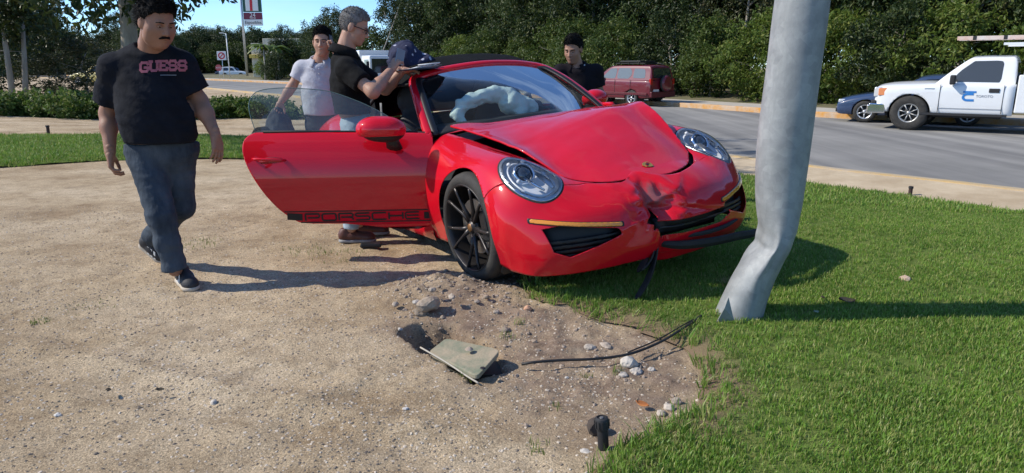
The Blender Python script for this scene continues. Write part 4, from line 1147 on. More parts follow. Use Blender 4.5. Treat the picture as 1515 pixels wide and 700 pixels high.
# ---- wheels
def make_wheel(name):
    w_ = bpy.data.objects.new(name, None); col.objects.link(w_)
    r, hw = .338, .122
    prof = [(.258, -hw + .012), (.270, -hw), (.296, -hw - .003), (.320, -hw + .010), (.332, -hw + .026), (r, -hw + .050)]
    for k in (-.045, -.015, .015, .045):
        prof += [(r, k - .010), (r - .007, k - .008), (r - .007, k - .004), (r, k - .002)]
    prof += [(r, hw - .060), (.331, hw - .030), (.318, hw - .010), (.292, hw + .004), (.270, hw), (.258, hw - .012)]
    t = B().lathe(prof, 64, 'Y').build('tyre', tyre_m, w_, smooth=True, autos=60)
    rb = B().lathe([(.272, -hw + .002), (.267, -hw - .005), (.258, -hw + .003), (.252, -hw + .03), (.244, 0), (.250, hw - .02), (.262, hw)], 56, 'Y')
    rim = rb.build('rim', rim_m, w_, smooth=True)
    # ten slim spokes in five pairs
    for k in range(5):
        for sg in (-1, 1):
            g = B()
            a0 = 2 * math.pi * k / 5 + sg * .12; a1 = 2 * math.pi * k / 5 + sg * .27
            P = []
            for t_, rr, yy in ((0, .045, -hw + .045), (.4, .12, -hw + .032), (.8, .21, -hw + .014), (1, .260, -hw + .008)):
                aa = a0 + (a1 - a0) * t_
                P.append((rr * math.cos(aa), yy, rr * math.sin(aa)))
            g.tube(P, [.019, .0125, .0098, .012], 8, squash=[(1, 1)] * 4)
            g.build('spoke', rim_m, rim, smooth=True)
    hb_ = B().lathe([(0, -hw + .020), (.030, -hw + .020), (.034, -hw + .030), (.055, -hw + .038), (.065, -hw + .065), (.0, -hw + .07)], 28, 'Y').build('hub', rim_m, rim, smooth=True)
    B().lathe([(0, -hw + .016), (.024, -hw + .018), (.027, -hw + .024), (.027, -hw + .03)], 20, 'Y').build('centre_cap', mat('cap_bronze', (.26, .13, .05), .4, metal=.4), rim, smooth=True)
    for k in range(5):
        a = 2 * math.pi * (k + .5) / 5; g = B(); g.lathe([(0, -hw + .030), (.009, -hw + .032), (.010, -hw + .05)], 8, 'Y', c=(.047 * math.cos(a), 0, .047 * math.sin(a)))
        g.build('wheel_nut', blackp, rim)
    B().lathe([(.09, -.055), (.168, -.055), (.170, -.05), (.170, -.03), (.165, -.025), (.09, -.025)], 40, 'Y').build('brake_disc', steel, w_, smooth=True, autos=40)
    g = B(); g.box((.135, -.045, .06), (.075, .09, .19), Matrix.Rotation(R(-24), 3, 'Y')); g.build('brake_caliper', blackp, w_, bev=.012)
    return w_
wh = make_wheel('wheel'); wh.parent = car; wh.location = (0, -.765, .335); wh.rotation_euler = (0, R(14), R(2))
for (xx, yy) in ((0, .765), (-2.45, -.775), (-2.45, .775)):
    c = copy_tree(wh, car); c.location = (xx, yy, .335); c.rotation_euler = (0, rnd.random() * 3, math.pi if yy > 0 else 0)

# ---- rear body
RC = np.array([
 [(-1.86,0,.93),(-1.86,.25,.93),(-1.86,.47,.93),(-1.86,.60,.925),(-1.86,.70,.91),(-1.86,.82,.83),(-1.86,.885,.62),(-1.86,.88,.38),(-1.86,.83,.2)],
 [(-2.15,0,.93),(-2.15,.25,.93),(-2.15,.47,.93),(-2.15,.60,.950),(-2.15,.73,.975),(-2.15,.88,.905),(-2.15,.935,.62),(-2.15,.925,.38),(-2.15,.84,.2)],
 [(-2.45,0,.92),(-2.45,.25,.92),(-2.45,.47,.915),(-2.45,.60,.965),(-2.45,.77,1.015),(-2.45,.935,.925),(-2.45,.975,.60),(-2.45,.96,.38),(-2.45,.86,.2)],
 [(-2.95,0,.87),(-2.95,.25,.865),(-2.95,.47,.85),(-2.95,.60,.88),(-2.95,.76,.90),(-2.95,.92,.81),(-2.95,.965,.55),(-2.95,.94,.38),(-2.95,.84,.22)],
 [(-3.30,0,.76),(-3.30,.25,.755),(-3.30,.46,.74),(-3.29,.58,.72),(-3.28,.68,.69),(-3.26,.79,.61),(-3.23,.85,.50),(-3.22,.85,.36),(-3.2,.80,.24)],
 [(-3.47,0,.60),(-3.465,.25,.595),(-3.45,.45,.58),(-3.43,.56,.57),(-3.41,.65,.55),(-3.37,.75,.50),(-3.33,.80,.43),(-3.31,.80,.34),(-3.28,.76,.25)],
 [(-3.50,0,.42),(-3.495,.24,.418),(-3.48,.43,.415),(-3.46,.54,.41),(-3.44,.62,.40),(-3.40,.70,.38),(-3.36,.76,.35),(-3.34,.77,.30),(-3.31,.73,.25)],
 [(-3.42,0,.26),(-3.42,.24,.26),(-3.41,.42,.26),(-3.40,.52,.26),(-3.38,.60,.26),(-3.36,.67,.255),(-3.34,.71,.25),(-3.33,.72,.25),(-3.31,.72,.245)],
], float)
PR = full_grid(RC, 7, 7); NR = -gnormals(PR)
Xr, Yr, Zr = PR[..., 0], PR[..., 1], PR[..., 2]
archr = np.maximum(np.hypot(Xr + 2.45, Zr - .335) - .372, .55 - np.abs(Yr))
v, f = clip_grid(PR, [archr, np.maximum(np.abs(Yr) - .62, -2.35 - Xr)], True); o = mk('rear_body', v, f, paint, car); solid(o, .004)
for s_ in (-1, 1):
    v, f = clip_grid(PR, [.035 - np.abs(Zr - .60), np.where(Yr * s_ > .35, 1., -1.), -3.2 - Xr], True, PR + NR * .006)
    if len(f): o = mk('tail_light', v, f, mat('tail_lens', (.35, .01, .01), .15, coat=1), car)
# sills and floor
for s_ in (-1, 1):
    sec = [(.80, .13), (.835, .15), (.850, .20), (.845, .265), (.80, .275), (.70, .20)]
    v = [(x_, y_ * s_, z_) for x_ in (-1.90, -1.2, -.60) for (y_, z_) in sec]
    o = mk('sill', v, gfaces(3, 6, s_ < 0), paint, car, autos=45)
B().box((-1.3, 0, .20), (1.5, 1.5, .06)).build('floor_pan', interior, car)

# ---- windscreen frame, screen, roof
def frame_curve(off=0.0):
    h = [(-.50, -.775, .855), (-.66, -.735, .965), (-.86, -.675, 1.095), (-1.01, -.625, 1.180), (-1.085, -.575, 1.222), (-1.105, -.48, 1.247), (-1.085, -.30, 1.272), (-1.06, 0, 1.287)]
    h = [(a - .17, b * .985, c + .022 * min(1, (c - .855) / .2)) for a, b, c in h]
    full = h + [(a, -b, c) for a, b, c in h[-2::-1]]
    return curve(full, 6)
fc_ = frame_curve()
g = B(); g.tube(fc_, [.036] * len(fc_), 10, squash=[(1.0, .62)] * len(fc_)); g.build('windscreen_frame', paint, car, smooth=True)
inner = fc_.copy(); _hd = smooth(.60, .50, np.abs(inner[:, 1])); inner[:, 1] *= .955; inner[:, 0] += .030 + .012 * _hd; inner[:, 2] += .004 - .040 * _hd
g = B(); g.tube(inner, [.024] * len(inner), 8, squash=[(1.0, .55)] * len(inner)); g.build('screen_surround', blackp, car, smooth=True)
# screen: loft between lower edge and frame
nb = 41
top = np.array([fc_[int(round(i * (len(fc_) - 1) / (nb - 1)))] for i in range(nb)])
def bowl(y): return np.array([-.565 - .20 * (abs(y) / .70) ** 2.2, y, .880 - .028 * (abs(y) / .7) ** 2])
low = np.array([bowl(np.interp(i / (nb - 1), [0, .22, .5, .78, 1], [-.735, -.60, 0, .60, .735])) for i in range(nb)])
rows = []
for k in range(13):
    t = k / 12; p = low * (1 - t) + top * t
    p[:, 0] += .03 * math.sin(math.pi * t); p[:, 2] += .025 * math.sin(math.pi * t) * (1 - (np.abs(p[:, 1]) / .8) ** 2)
    rows.append(p)
GW = np.array(rows)
cenw = GW.mean((0, 1))
o = mk('windscreen', GW.reshape(-1, 3), gfaces(13, nb, True), glass_w, car)
bb = []
for i in range(13):
    for j in range(nb): pass
# black ceramic border strip
def border(rowsel, name):
    v = (GW[rowsel] + np.array([-.004, 0, -.003])).reshape(-1, 3); return mk(name, v, gfaces(len(rowsel), nb, True), blackp, car)
border([0, 1], 'screen_band')
border([11, 12], 'screen_band')
# rain sensor / mirror
g = B(); g.box((-1.16, .0, 1.20), (.03, .20, .065), Matrix.Rotation(R(-20), 3, 'Y')); g.build('rear_view_mirror', blackp, car, bev=.012)
# fabric roof
RT = [[(-1.25, .0, 1.338), (-1.27, .25, 1.324), (-1.29, .44, 1.300), (-1.31, .55, 1.258), (-1.32, .60, 1.21)],
      [(-1.55, .0, 1.405), (-1.55, .26, 1.392), (-1.55, .46, 1.358), (-1.55, .585, 1.275), (-1.55, .64, 1.20)],
      [(-1.85, .0, 1.395), (-1.85, .27, 1.378), (-1.85, .47, 1.340), (-1.85, .60, 1.258), (-1.85, .66, 1.16)],
      [(-2.14, .0, 1.315), (-2.14, .28, 1.297), (-2.14, .48, 1.255), (-2.14, .62, 1.14), (-2.14, .70, 1.00)],
      [(-2.40, .0, 1.150), (-2.40, .28, 1.13), (-2.38, .49, 1.085), (-2.36, .64, 1.00), (-2.33, .72, .92)],
      [(-2.78, .0, .93), (-2.76, .28, .925), (-2.70, .50, .92), (-2.62, .65, .915), (-2.52, .73, .905)]]
PT = full_grid(np.array(RT), 7, 6)
PT[..., 2] += .004 * vnoise(PT, 6, 2)
o = mk('fabric_roof', PT.reshape(-1, 3), gfaces(PT.shape[0], PT.shape[1], True), fabric_top, car); solid(o, .012)
for s_ in (-1, 1):
    g = B(); g.tube([(-1.28, .605 * s_, 1.205), (-1.50, .645 * s_, 1.205), (-1.80, .668 * s_, 1.165), (-1.96, .69 * s_, 1.08), (-2.0, .72 * s_, .95)], .012, 8); g.build('roof_seal', blackr, car, smooth=True)
    # quarter of the hood behind the door
    v = [(-1.80, .745 * s_, .90), (-2.35, .745 * s_, .90), (-2.30, .73 * s_, .95), (-2.05, .705 * s_, 1.01), (-1.88, .685 * s_, 1.09), (-1.84, .70 * s_, 1.03)]
    g = B(); g.add(v, [(0, 1, 2, 3, 4, 5)]); o = g.build('roof_quarter', fabric_top, car); solid(o, .01)
    if s_ > 0:
        v = curve([(-.77, .74, .93), (-1.02, .70, 1.06), (-1.25, .65, 1.175), (-1.50, .655, 1.195), (-1.80, .675, 1.155), (-1.95, .72, .95)], 4)
        vv = list(v) + [(p[0], .775, .895) for p in v]; n = len(v)
        mk('side_glass', vv, [(i, i + 1, n + i + 1, n + i) for i in range(n - 1)], glass_d, car)
# left door (closed) as one flank panel
DOORZ = np.array([.20, .26, .38, .50, .60, .70, .78, .84, .88, .905, .915]); DOORY = np.array([.822, .846, .868, .881, .884, .872, .848, .822, .795, .772, .755])
_yz = curve(np.stack([DOORZ, DOORY], 1), 12)
def ysec(z): return np.interp(z, _yz[:, 0], _yz[:, 1])
xs = np.linspace(-1.86, -.61, 30); zs = np.linspace(.24, .912, 24)
v = [(x_, ysec(z_) + .01 * 0, z_) for x_ in xs for z_ in zs]
o = mk('door', v, gfaces(30, 24, True), paint, car); solid(o, .02)

# ---- interior
g = B()
dash = curve([(-.62, 0, .850), (-.76, 0, .890), (-.92, 0, .885), (-1.0, 0, .83), (-.98, 0, .70), (-.90, 0, .58)], 4)
v = [(p[0] - .04 * (abs(yy) / .7) ** 2, yy, p[2]) for yy in np.linspace(-.72, .72, 15) for p in dash]
o = mk('dashboard', v, gfaces(15, len(dash)), interior, car); solid(o, .02)
sw = B(); Msw = Matrix.Rotation(R(-64), 3, 'Y')
sw.lathe([(.170 + .016 * math.cos(a), .016 * math.sin(a)) for a in np.linspace(0, 2 * math.pi, 9)[:-1]], 36, c=(-1.10, .37, .92), M=Msw, close=True)
st = sw.build('steering_wheel', interior_l, car, smooth=True)
g = B(); g.lathe([(0, .03), (.06, .025), (.075, 0), (.05, -.05), (0, -.05)], 20, c=(-1.095, .37, .92), M=Msw)
for a in (0, 120, 240):
    a = R(a + 90); p = Msw @ Vector((.165 * math.cos(a), .165 * math.sin(a), 0)); g.tube([(-1.095, .37, .92), (-1.10 + p.x, .37 + p.y, .92 + p.z)], .014, 6)
g.build('steering_boss', interior_l, st, smooth=True, autos=50)
def seat(yc):
    t = bpy.data.objects.new('seat', None); col.objects.link(t); t.parent = car; t.location = (-1.55, yc, .25)
    v, f = sdf_mesh([ell((0.12, 0, .16), (.30, .25, .09)), ell((-.20, 0, .42), (.10, .24, .34), np.array(Matrix.Rotation(R(-14), 3, 'Y'))), ell((-.30, 0, .82), (.065, .14, .14)), rcone((.1, .22, .2), (-.15, .22, .3), .05, .05), rcone((.1, -.22, .2), (-.15, -.22, .3), .05, .05)], .02, .05)
    mk('seat_shell', v, f, interior_l, t); return t
seat(-.36); seat(.36)
B().box((-2.05, 0, .68), (.12, 1.3, .50)).build('rear_bulkhead', interior, car, bev=.03)
B().box((-1.25, 0, .42), (.9, .2, .22)).build('centre_console', interior_l, car, bev=.03)
# seat belt and pillar
g = B()
pp = curve([(-1.80, -.66, 1.08), (-1.78, -.68, .85), (-1.72, -.67, .60), (-1.6, -.63, .35)], 6)
v = [];
for p in pp: v += [(p[0] - .022, p[1], p[2]), (p[0] + .022, p[1], p[2])]
o = mk('seat_belt', v, gfaces(len(pp), 2), mat('belt_web', (.16, .16, .16), .7), car); solid(o, .003)
g = B(); g.box((-1.86, -.76, .62), (.10, .05, .66)); g.build('lock_pillar', mat('pillar_black', (.02, .02, .022), .35), car, bev=.015)
g = B(); g.box((-1.835, -.785, .60), (.012, .02, .09)); g.build('latch_striker', steel, car)
# deployed, sagging airbags
A_SQ = np.array([1.0, 1.0, 1.6])
ab = []
pts = [(-.74, -.52, .925), (-.77, -.54, .985), (-.80, -.48, 1.045), (-.83, -.38, 1.075), (-.85, -.27, 1.09), (-.86, -.16, 1.10), (-.85, -.06, 1.08), (-.82, -.01, 1.02), (-.77, 0, .95)]
rad = [.026, .036, .040, .041, .044, .050, .054, .052, .046]
pts = [(a - .12, b + .11, c - .025) for a, b, c in pts]
for i in range(len(pts) - 1): ab.append(rcone(pts[i], pts[i + 1], rad[i], rad[i + 1]))
ab += [rcone((-.95, .06, 1.0), (-.96, .23, .94), .085, .06)]
v, f = sdf_mesh(ab, .011, .02, noise=lambda p: .026 * (.55 - np.abs(vnoise(p * A_SQ, 11, 2))) + .008 * vnoise(p, 30, 2))
mk('airbag', v, f, airbag_m, car)
v, f = sdf_mesh([ell((-1.15, .36, .92), (.05, .10, .09)), ell((-1.16, .37, .86), (.06, .07, .10))], .012, .03, noise=lambda p: .012 * vnoise(p, 14, 2))
mk('airbag', v, f, mat('airbag_grey', (.34, .38, .37), .8, bump=.2, bscale=60), car)
# left mirror
def mirror_prims(s):
    return [ell((-.02, s * .075, .03), (.075, .115, .072)), ell((.02, s * .07, .03), (.06, .10, .055))]
mh = bpy.data.objects.new('door_mirror', None); col.objects.link(mh); mh.parent = car; mh.location = (-.88, .745, .925)
v, f = sdf_mesh(mirror_prims(1), .01, .03, cuts=[lambda p: -(p[..., 0] + .045)]); mk('mirror_shell', v, f, paint, mh)
g = B(); g.tube([(.0, -.05, -.05), (.0, .02, -.02), (0, .05, 0)], [.03, .026, .03], 8); g.build('mirror_foot', blackp, mh, smooth=True)

# ---- open right door
door = bpy.data.objects.new('door', None); col.objects.link(door); door.parent = car
door['label'] = 'wide open front door with lettered stripe'
HX, HY = -.61, -.845
door.location = (HX, HY, 0)
DOOR_PHI, DOOR_TILT = 63, 4.6
door.rotation_euler = (Matrix.Rotation(R(DOOR_PHI), 3, 'Z') @ Matrix.Rotation(R(DOOR_TILT), 3, 'Y')).to_euler()
OUT = [(.0, .845), (.03, .872), (.12, .885), (.60, .897), (1.10, .905), (1.19, .897), (1.235, .862), (1.245, .80), (1.225, .72), (1.18, .62), (1.11, .50), (1.03, .40), (.94, .325), (.86, .30), (.60, .290), (.0, .272)]
OUTC = [tuple(p) for p in curve(OUT, 4, closed=True)]
sg_, zg_ = np.meshgrid(np.linspace(-.01, 1.26, 110), np.linspace(.255, .92, 62), indexing='ij')
def door_y(s, z): return -(ysec(z) - .845) - .012 * np.sin(np.pi * np.clip(s / 1.25, 0, 1)) + .006 * np.exp(-((z - .47) / .05) ** 2) * 0 
PD = np.stack([-sg_, door_y(sg_, zg_), zg_], -1)
fd = poly_sd(sg_, zg_, OUTC)
v, f = clip_grid(PD, [fd], False); skin = mk('door_skin', v, f, paint, door); solid(skin, .006)
v, f = clip_grid(PD + np.array([0, .085, 0]), [fd - .01], True); o = mk('door_trim', v, f, interior, door); solid(o, .03)
nO = len(OUTC); v = []
for (s_, z_) in OUTC:
    yo = float(door_y(s_, z_)); v += [(-s_, yo + .001, z_), (-s_, yo + .10, z_)]
mk('door_edge', v, [(2 * i, 2 * i + 1, (2 * i + 3) % (2 * nO), (2 * i + 2) % (2 * nO)) for i in range(nO)], paint, door)
# belt seal
g = B(); pp = [(-s_, float(door_y(s_, .895)) + .012, z_ + .004) for s_, z_ in ((.10, .885), (.35, .892), (.60, .897), (.85, .902), (1.12, .905))]
g.tube(pp, .008, 6); g.build('belt_seal', blackr, door, smooth=True)
# frameless window glass
GL = [(.12, .88), (.22, .945), (.36, 1.03), (.52, 1.105), (.70, 1.165), (.88, 1.185), (1.02, 1.19), (1.15, 1.175), (1.205, 1.13), (1.215, 1.05), (1.17, .90)]
GLC = [tuple(p) for p in curve(GL, 4)]
sg2, zg2 = np.meshgrid(np.linspace(.1, 1.24, 60), np.linspace(.87, 1.2, 30), indexing='ij')
PG = np.stack([-sg2, .075 + .30 * (zg2 - .88) + .25 * (zg2 - .88) ** 2, zg2], -1)
v, f = clip_grid(PG, [poly_sd(sg2, zg2, GLC)], True); o = mk('window_glass', v, f, glass_d, door)
ge = B(); ge.tube([(-s_, .075 + .30 * (z_ - .88) + .25 * (z_ - .88) ** 2, z_) for s_, z_ in GLC], .0028, 5); ge.build('glass_edge', mat('glass_edge', (.10, .16, .15), .2), door, smooth=True)
# handle
g = B(); hy = float(door_y(1.08, .735))
g.tube([(-1.175, hy - .004, .742), (-1.15, hy - .026, .742), (-1.08, hy - .032, .738), (-1.00, hy - .026, .732), (-.965, hy - .002, .728)], [.009, .012, .013, .012, .010], 8, squash=[(1, .8)] * 5)
g.build('door_handle', paint, door, smooth=True)
g = B(); g.lathe([(0, .02), (.055, .018), (.06, 0)], 20, c=(-1.05, hy + .012, .722), M=Matrix.Rotation(R(90), 3, 'X') @ Matrix.Diagonal((1.5, .5, 1)))
g.build('handle_recess', mat('recess_shade_red', (.28, .002, .008), .4, coat=.6), door, smooth=True)  # disc in darker red: shade of the handle recess put into the colour
# door mirror
mh = bpy.data.objects.new('door_mirror', None); col.objects.link(mh); mh.parent = door; mh.location = (-.32, -.09, .925); mh.scale = (1.18, 1.1, 1.05)
v, f = sdf_mesh([ell((-.0, -.02, .0), (.125, .085, .078)), ell((.045, -.01, -.005), (.085, .075, .068)), ell((-.05, -.02, .0), (.085, .08, .07))], .009, .03, cuts=[lambda p: -(p[..., 2] + .042)])
mk('mirror_shell', v, f, paint, mh)
v, f = sdf_mesh([ell((-.0, -.02, -.006), (.118, .08, .073)), ell((.05, -.01, -.012), (.08, .07, .062))], .009, .03, cuts=[lambda p: p[..., 2] + .030])
mk('mirror_base', v, f, blackp, mh)
g = B(); g.tube([(.045, .0, -.045), (.055, .02, -.085), (.06, .05, -.12)], [.040, .036, .042], 10, squash=[(1.2, .7)] * 3); g.build('mirror_foot', blackp, mh, smooth=True)
# lettered stripe
def letters_porsche(w0=.0, H=.05):
    """wide outline capitals as stroke polylines in unit boxes"""
    return {
        'P': [[(0, 0), (0, 1), (.9, 1), (1, .9), (1, .52), (.9, .42), (.16, .42)]],
        'O': [[(.1, 0), (.9, 0), (1, .12), (1, .88), (.9, 1), (.1, 1), (0, .88), (0, .12), (.1, 0)]],
        'R': [[(0, 0), (0, 1), (.9, 1), (1, .9), (1, .55), (.9, .45), (.16, .45)], [(.6, .45), (.98, .35), (1, 0)]],
        'S': [[(0, 0), (.9, 0), (1, .1), (1, .44), (.9, .54), (.1, .54), (0, .64), (0, .9), (.1, 1), (1, 1)]],
        'C': [[(1, 0), (.1, 0), (0, .12), (0, .88), (.1, 1), (1, 1)]],
        'H': [[(0, 0), (0, 1)], [(1, 0), (1, 1)], [(0, .5), (1, .5)]],
        'E': [[(1, 0), (.1, 0), (0, .12), (0, .88), (.1, 1), (1, 1)], [(.1, .52), (.95, .52)]],
    }
decal = mat('black_decal', (.015, .012, .013), .45)
def stripe_quad(g, s0, z0, s1, z1, hw, off=.0022):
    """thin ribbon between two (s,z) points on the door skin"""
    n = max(2, int(math.hypot(s1 - s0, z1 - z0) / .02) + 1)
    L = math.hypot(s1 - s0, z1 - z0); nx, nz_ = -(z1 - z0) / L * hw, (s1 - s0) / L * hw
    v = []
    for i in range(n):
        t = i / (n - 1); s, z = s0 + (s1 - s0) * t, z0 + (z1 - z0) * t
        for k in (-1, 1):
            ss, zz = s + nx * k, z + nz_ * k; v.append((-ss, float(door_y(ss, zz)) - off, zz))
    g.add(v, [(2 * i, 2 * i + 1, 2 * i + 3, 2 * i + 2) for i in range(n - 1)])
zb_, zt_ = .305, .362
def zs_(s): return 0.0 + .012 * s
g = B()
stripe_quad(g, .015, zt_ + .012, 1.0, zt_ + .012 + .010, .004)
stripe_quad(g, .015, zb_ - .010, .90, zb_ - .010 + .012, .004)
stripe_quad(g, .012, (zb_ + zt_) / 2, .075, (zb_ + zt_) / 2, .024)
poly = [(.90, .31), (.985, .345), (1.01, .375), (.90, .372)]
stripe_quad(g, .885, .343, .985, .352, .024)
word = 'PORSCHE'; LT = letters_porsche(); lw = .092; gapw = .019
s_end = .865
for i, ch in enumerate(word):
    # text reads left to right on the outside: image-left is the tail end (large s)
    s_left = s_end - i * (lw + gapw)
    for pl in LT[ch]:
        for (a, b) in zip(pl[:-1], pl[1:]):
            stripe_quad(g, s_left - a[0] * lw, zb_ + .006 + a[1] * (zt_ - zb_ - .010) + .008 * s_left, s_left - b[0] * lw, zb_ + .006 + b[1] * (zt_ - zb_ - .010) + .008 * s_left, .0058)
o = g.build('stripe_lettering', decal, door, fixn=False)
g = B()
# ================================================================== OTHER VEHICLES
glass_v = mat('vehicle_glass', (.020, .024, .026), rough=.05, spec=.8, coat=.6)
glass_v2 = mat('vehicle_glass_pale', (.16, .18, .18), rough=.08, spec=.8, coat=.6)
vblack = mat('vehicle_black_plastic', (.022, .022, .023), .6)
alloy = mat('alloy_wheel', (.55, .56, .57), .35, metal=.7)
steelw = mat('steel_wheel', (.42, .42, .41), .45, metal=.6, var=.2, vscale=12)
lamp_c = mat('clear_lamp', (.72, .74, .76), .12, coat=1, metal=.3)
lamp_r = mat('red_lamp', (.45, .015, .012), .15, coat=1)
lamp_o = mat('orange_lamp', (.75, .26, .10), .2, coat=1)
def road_wheel(parent, x, y, r, wd, rimmat, style='alloy', rr=.62):
    e = bpy.data.objects.new('wheel', None); col.objects.link(e); e.parent = parent; e.location = (x, y, r); e.rotation_euler = (0, .3, math.pi if y > 0 else 0)
    h = wd / 2; ri = r * rr
    B().lathe([(ri, -h + .01), (ri + .015, -h), (r * .86, -h - .005), (r * .97, -h + .025), (r, -h + .06), (r, h - .06), (r * .97, h - .025), (r * .86, h), (ri, h)], 36, 'Y').build('tyre', tyre_m, e, smooth=True)
    rim = B().lathe([(ri + .01, -h + .005), (ri - .01, -h + .005), (ri - .03, -h + .05), (ri - .03, h)], 32, 'Y').build('rim', rimmat, e, smooth=True)
    B().lathe([(0, -h + .06), (ri * .93, -h + .075), (ri - .02, -h + .10)], 32, 'Y').build('wheel_back', vblack, e, smooth=True)
    n = 8 if style == 'steel' else 5
    for k in range(n):
        a = 2 * math.pi * k / n; g = B(); wsp = .030 if style == 'steel' else .035
        g.tube([(.05 * math.cos(a), -h + .035, .05 * math.sin(a)), ((ri - .015) * math.cos(a), -h + .025, (ri - .015) * math.sin(a))], [wsp * .9, wsp * 1.1], 6, squash=[(1, .5)] * 2); g.build('spoke', rimmat, rim, smooth=True)
    B().lathe([(0, -h + .015), (.045, -h + .018), (.06, -h + .05)], 16, 'Y').build('hub', rimmat, rim, smooth=True)
    return e
def shell(ctrl, nu=6, nv=5): return full_grid(np.array(ctrl, float), nu, nv)
def body_row(x, zb, zt, w_, wt=None, crown=.02, xo=0.0):
    """half section: centre top -> side -> sill"""
    wt = wt or w_ - .06; h = zt - zb
    return [(x, 0, zt + crown), (x, wt * .5, zt + crown * .8), (x, wt * .85, zt + crown * .2), (x, wt, zt - .02), (x, w_ - .012, zt - .10), (x, w_, zb + h * .55), (x, w_ - .005, zb + h * .28), (x, w_ - .03, zb + .06), (x, w_ - .07, zb)]
def roof_row(x, zbase, zr, wb, wt, crown=.03):
    t = (zr - zbase)
    return [(x, 0, zr + crown), (x, wt * .5, zr + crown * .75), (x, wt * .86, zr), (x, wt, zr - .05 * min(1, t)), (x, wt + (wb - wt) * .4, zr - t * .42), (x, wb, zbase)]
def build_vehicle(root, rows, arches, paint_, groofs, panes, archr=.40, under=.22):
    P = shell(rows); Xv, Yv, Zv = P[..., 0], P[..., 1], P[..., 2]
    fl = []
    for ax in arches: fl.append(np.maximum(np.hypot(Xv - ax, Zv - archr * .92) - archr, .45 - np.abs(Yv)))
    v, f = clip_grid(P, fl, P[0, 0, 0] > P[-1, 0, 0]); body = mk('body', v, f, paint_, root, autos=50); solid(body, .01)
    for end, nm in ((0, 'end_panel'), (-1, 'end_panel')):
        ring = P[end]; c = ring.mean(0); n = len(ring); vv = [c] + list(ring); mk(nm, vv, [(0, i + 1, i + 2) for i in range(n - 1)], paint_, body, smooth=False)
    x0, x1 = P[..., 0].min(), P[..., 0].max(); wmax = P[..., 1].max()
    B().box(((x0 + x1) / 2, 0, under + .10), (x1 - x0 - .5, wmax * 1.25, .16)).build('underbody', vblack, root)
    for ax in arches:
        for sd_ in (-1, 1):
            vv = []
            for i in range(17):
                th = math.pi * (-.1 + 1.2 * i / 16)
                for yy in (wmax - .02, wmax * .5): vv.append((ax + (archr + .01) * math.cos(th), yy * sd_, archr * .92 + (archr + .01) * math.sin(th)))
            mk('arch_liner', vv, gfaces(17, 2), vblack, root)
    for gr in groofs:
        G = shell(gr['rows']); NG = gnormals(G); cc = G.reshape(-1, 3).mean(0)
        if ((G - cc) * NG).sum() < 0: NG = -NG
        fl = G[0, 0, 0] > G[-1, 0, 0]
        cab = mk('cabin', G.reshape(-1, 3), gfaces(G.shape[0], G.shape[1], fl), paint_, root, autos=45)
        for (nm, sides, poly, axis, m, rng_) in gr['panes']:
            for sd_ in sides:
                if axis == 'side': fld = np.minimum(poly_sd(G[..., 0], G[..., 2], poly), np.where(G[..., 1] * sd_ > rng_, 1, -1))
                else: fld = np.minimum(poly_sd(G[..., 1], G[..., 2], poly), np.where((G[..., 0] - rng_[0]) * (rng_[1] - G[..., 0]) > 0, 1, -1))
                v, f = clip_grid(G, [fld], fl, G + NG * .005)
                if len(f): mk(nm, v, f, m, cab)
    return body
def place(root, p, az):
    """az: heading, degrees from +Y towards +X; local +x is forward"""
    root.location = p; root.rotation_euler = (0, 0, R(90 - az))

# ---- white pickup
white = mat('white_van_paint', (.74, .75, .75), .35, coat=.8, var=.03, vscale=2)
pk = thing('pickup_truck', 'white pickup truck with blue door logo and a ladder on its rack', 'pickup')
rows = [body_row(.87, .62, 1.06, .80, .72, .04), body_row(.84, .50, 1.13, .88, .76, .05), body_row(.60, .48, 1.18, .96, .83, .06), body_row(.20, .46, 1.205, .985, .86, .07), body_row(-.30, .46, 1.225, .99, .87, .07),
        body_row(-.60, .46, 1.235, .99, .90, .05), body_row(-1.3, .46, 1.235, .99, .93, .02), body_row(-2.25, .46, 1.235, .99, .93, .02)]
cabr = [roof_row(-.50, 1.20, 1.22, .90, .84, .01), roof_row(-.80, 1.20, 1.52, .91, .78, .03), roof_row(-1.18, 1.20, 1.84, .91, .72, .04), roof_row(-1.40, 1.20, 1.885, .91, .71, .05), roof_row(-1.95, 1.20, 1.885, .91, .71, .05), roof_row(-2.16, 1.20, 1.85, .91, .71, .04), roof_row(-2.22, 1.20, 1.50, .91, .75, .02)]
win = [(-.84, 1.28), (-1.03, 1.55), (-1.30, 1.79), (-1.80, 1.80), (-1.92, 1.78), (-1.92, 1.27)]
build_vehicle(pk, rows, [0, -3.35], white, [dict(rows=cabr, panes=[('side_window', (1, -1), win, 'side', mat('cab_glass', (.055, .06, .06), .06, spec=.8, coat=.6), .3), ('windscreen', (1,), [(-.74, 1.26), (.74, 1.26), (.66, 1.80), (-.66, 1.80)], 'front', glass_v, (-1.25, -.45)), ('rear_window', (1,), [(-.6, 1.4), (.6, 1.4), (.55, 1.75), (-.55, 1.75)], 'front', glass_v, (-2.3, -2.15))])], [], .50, .34)
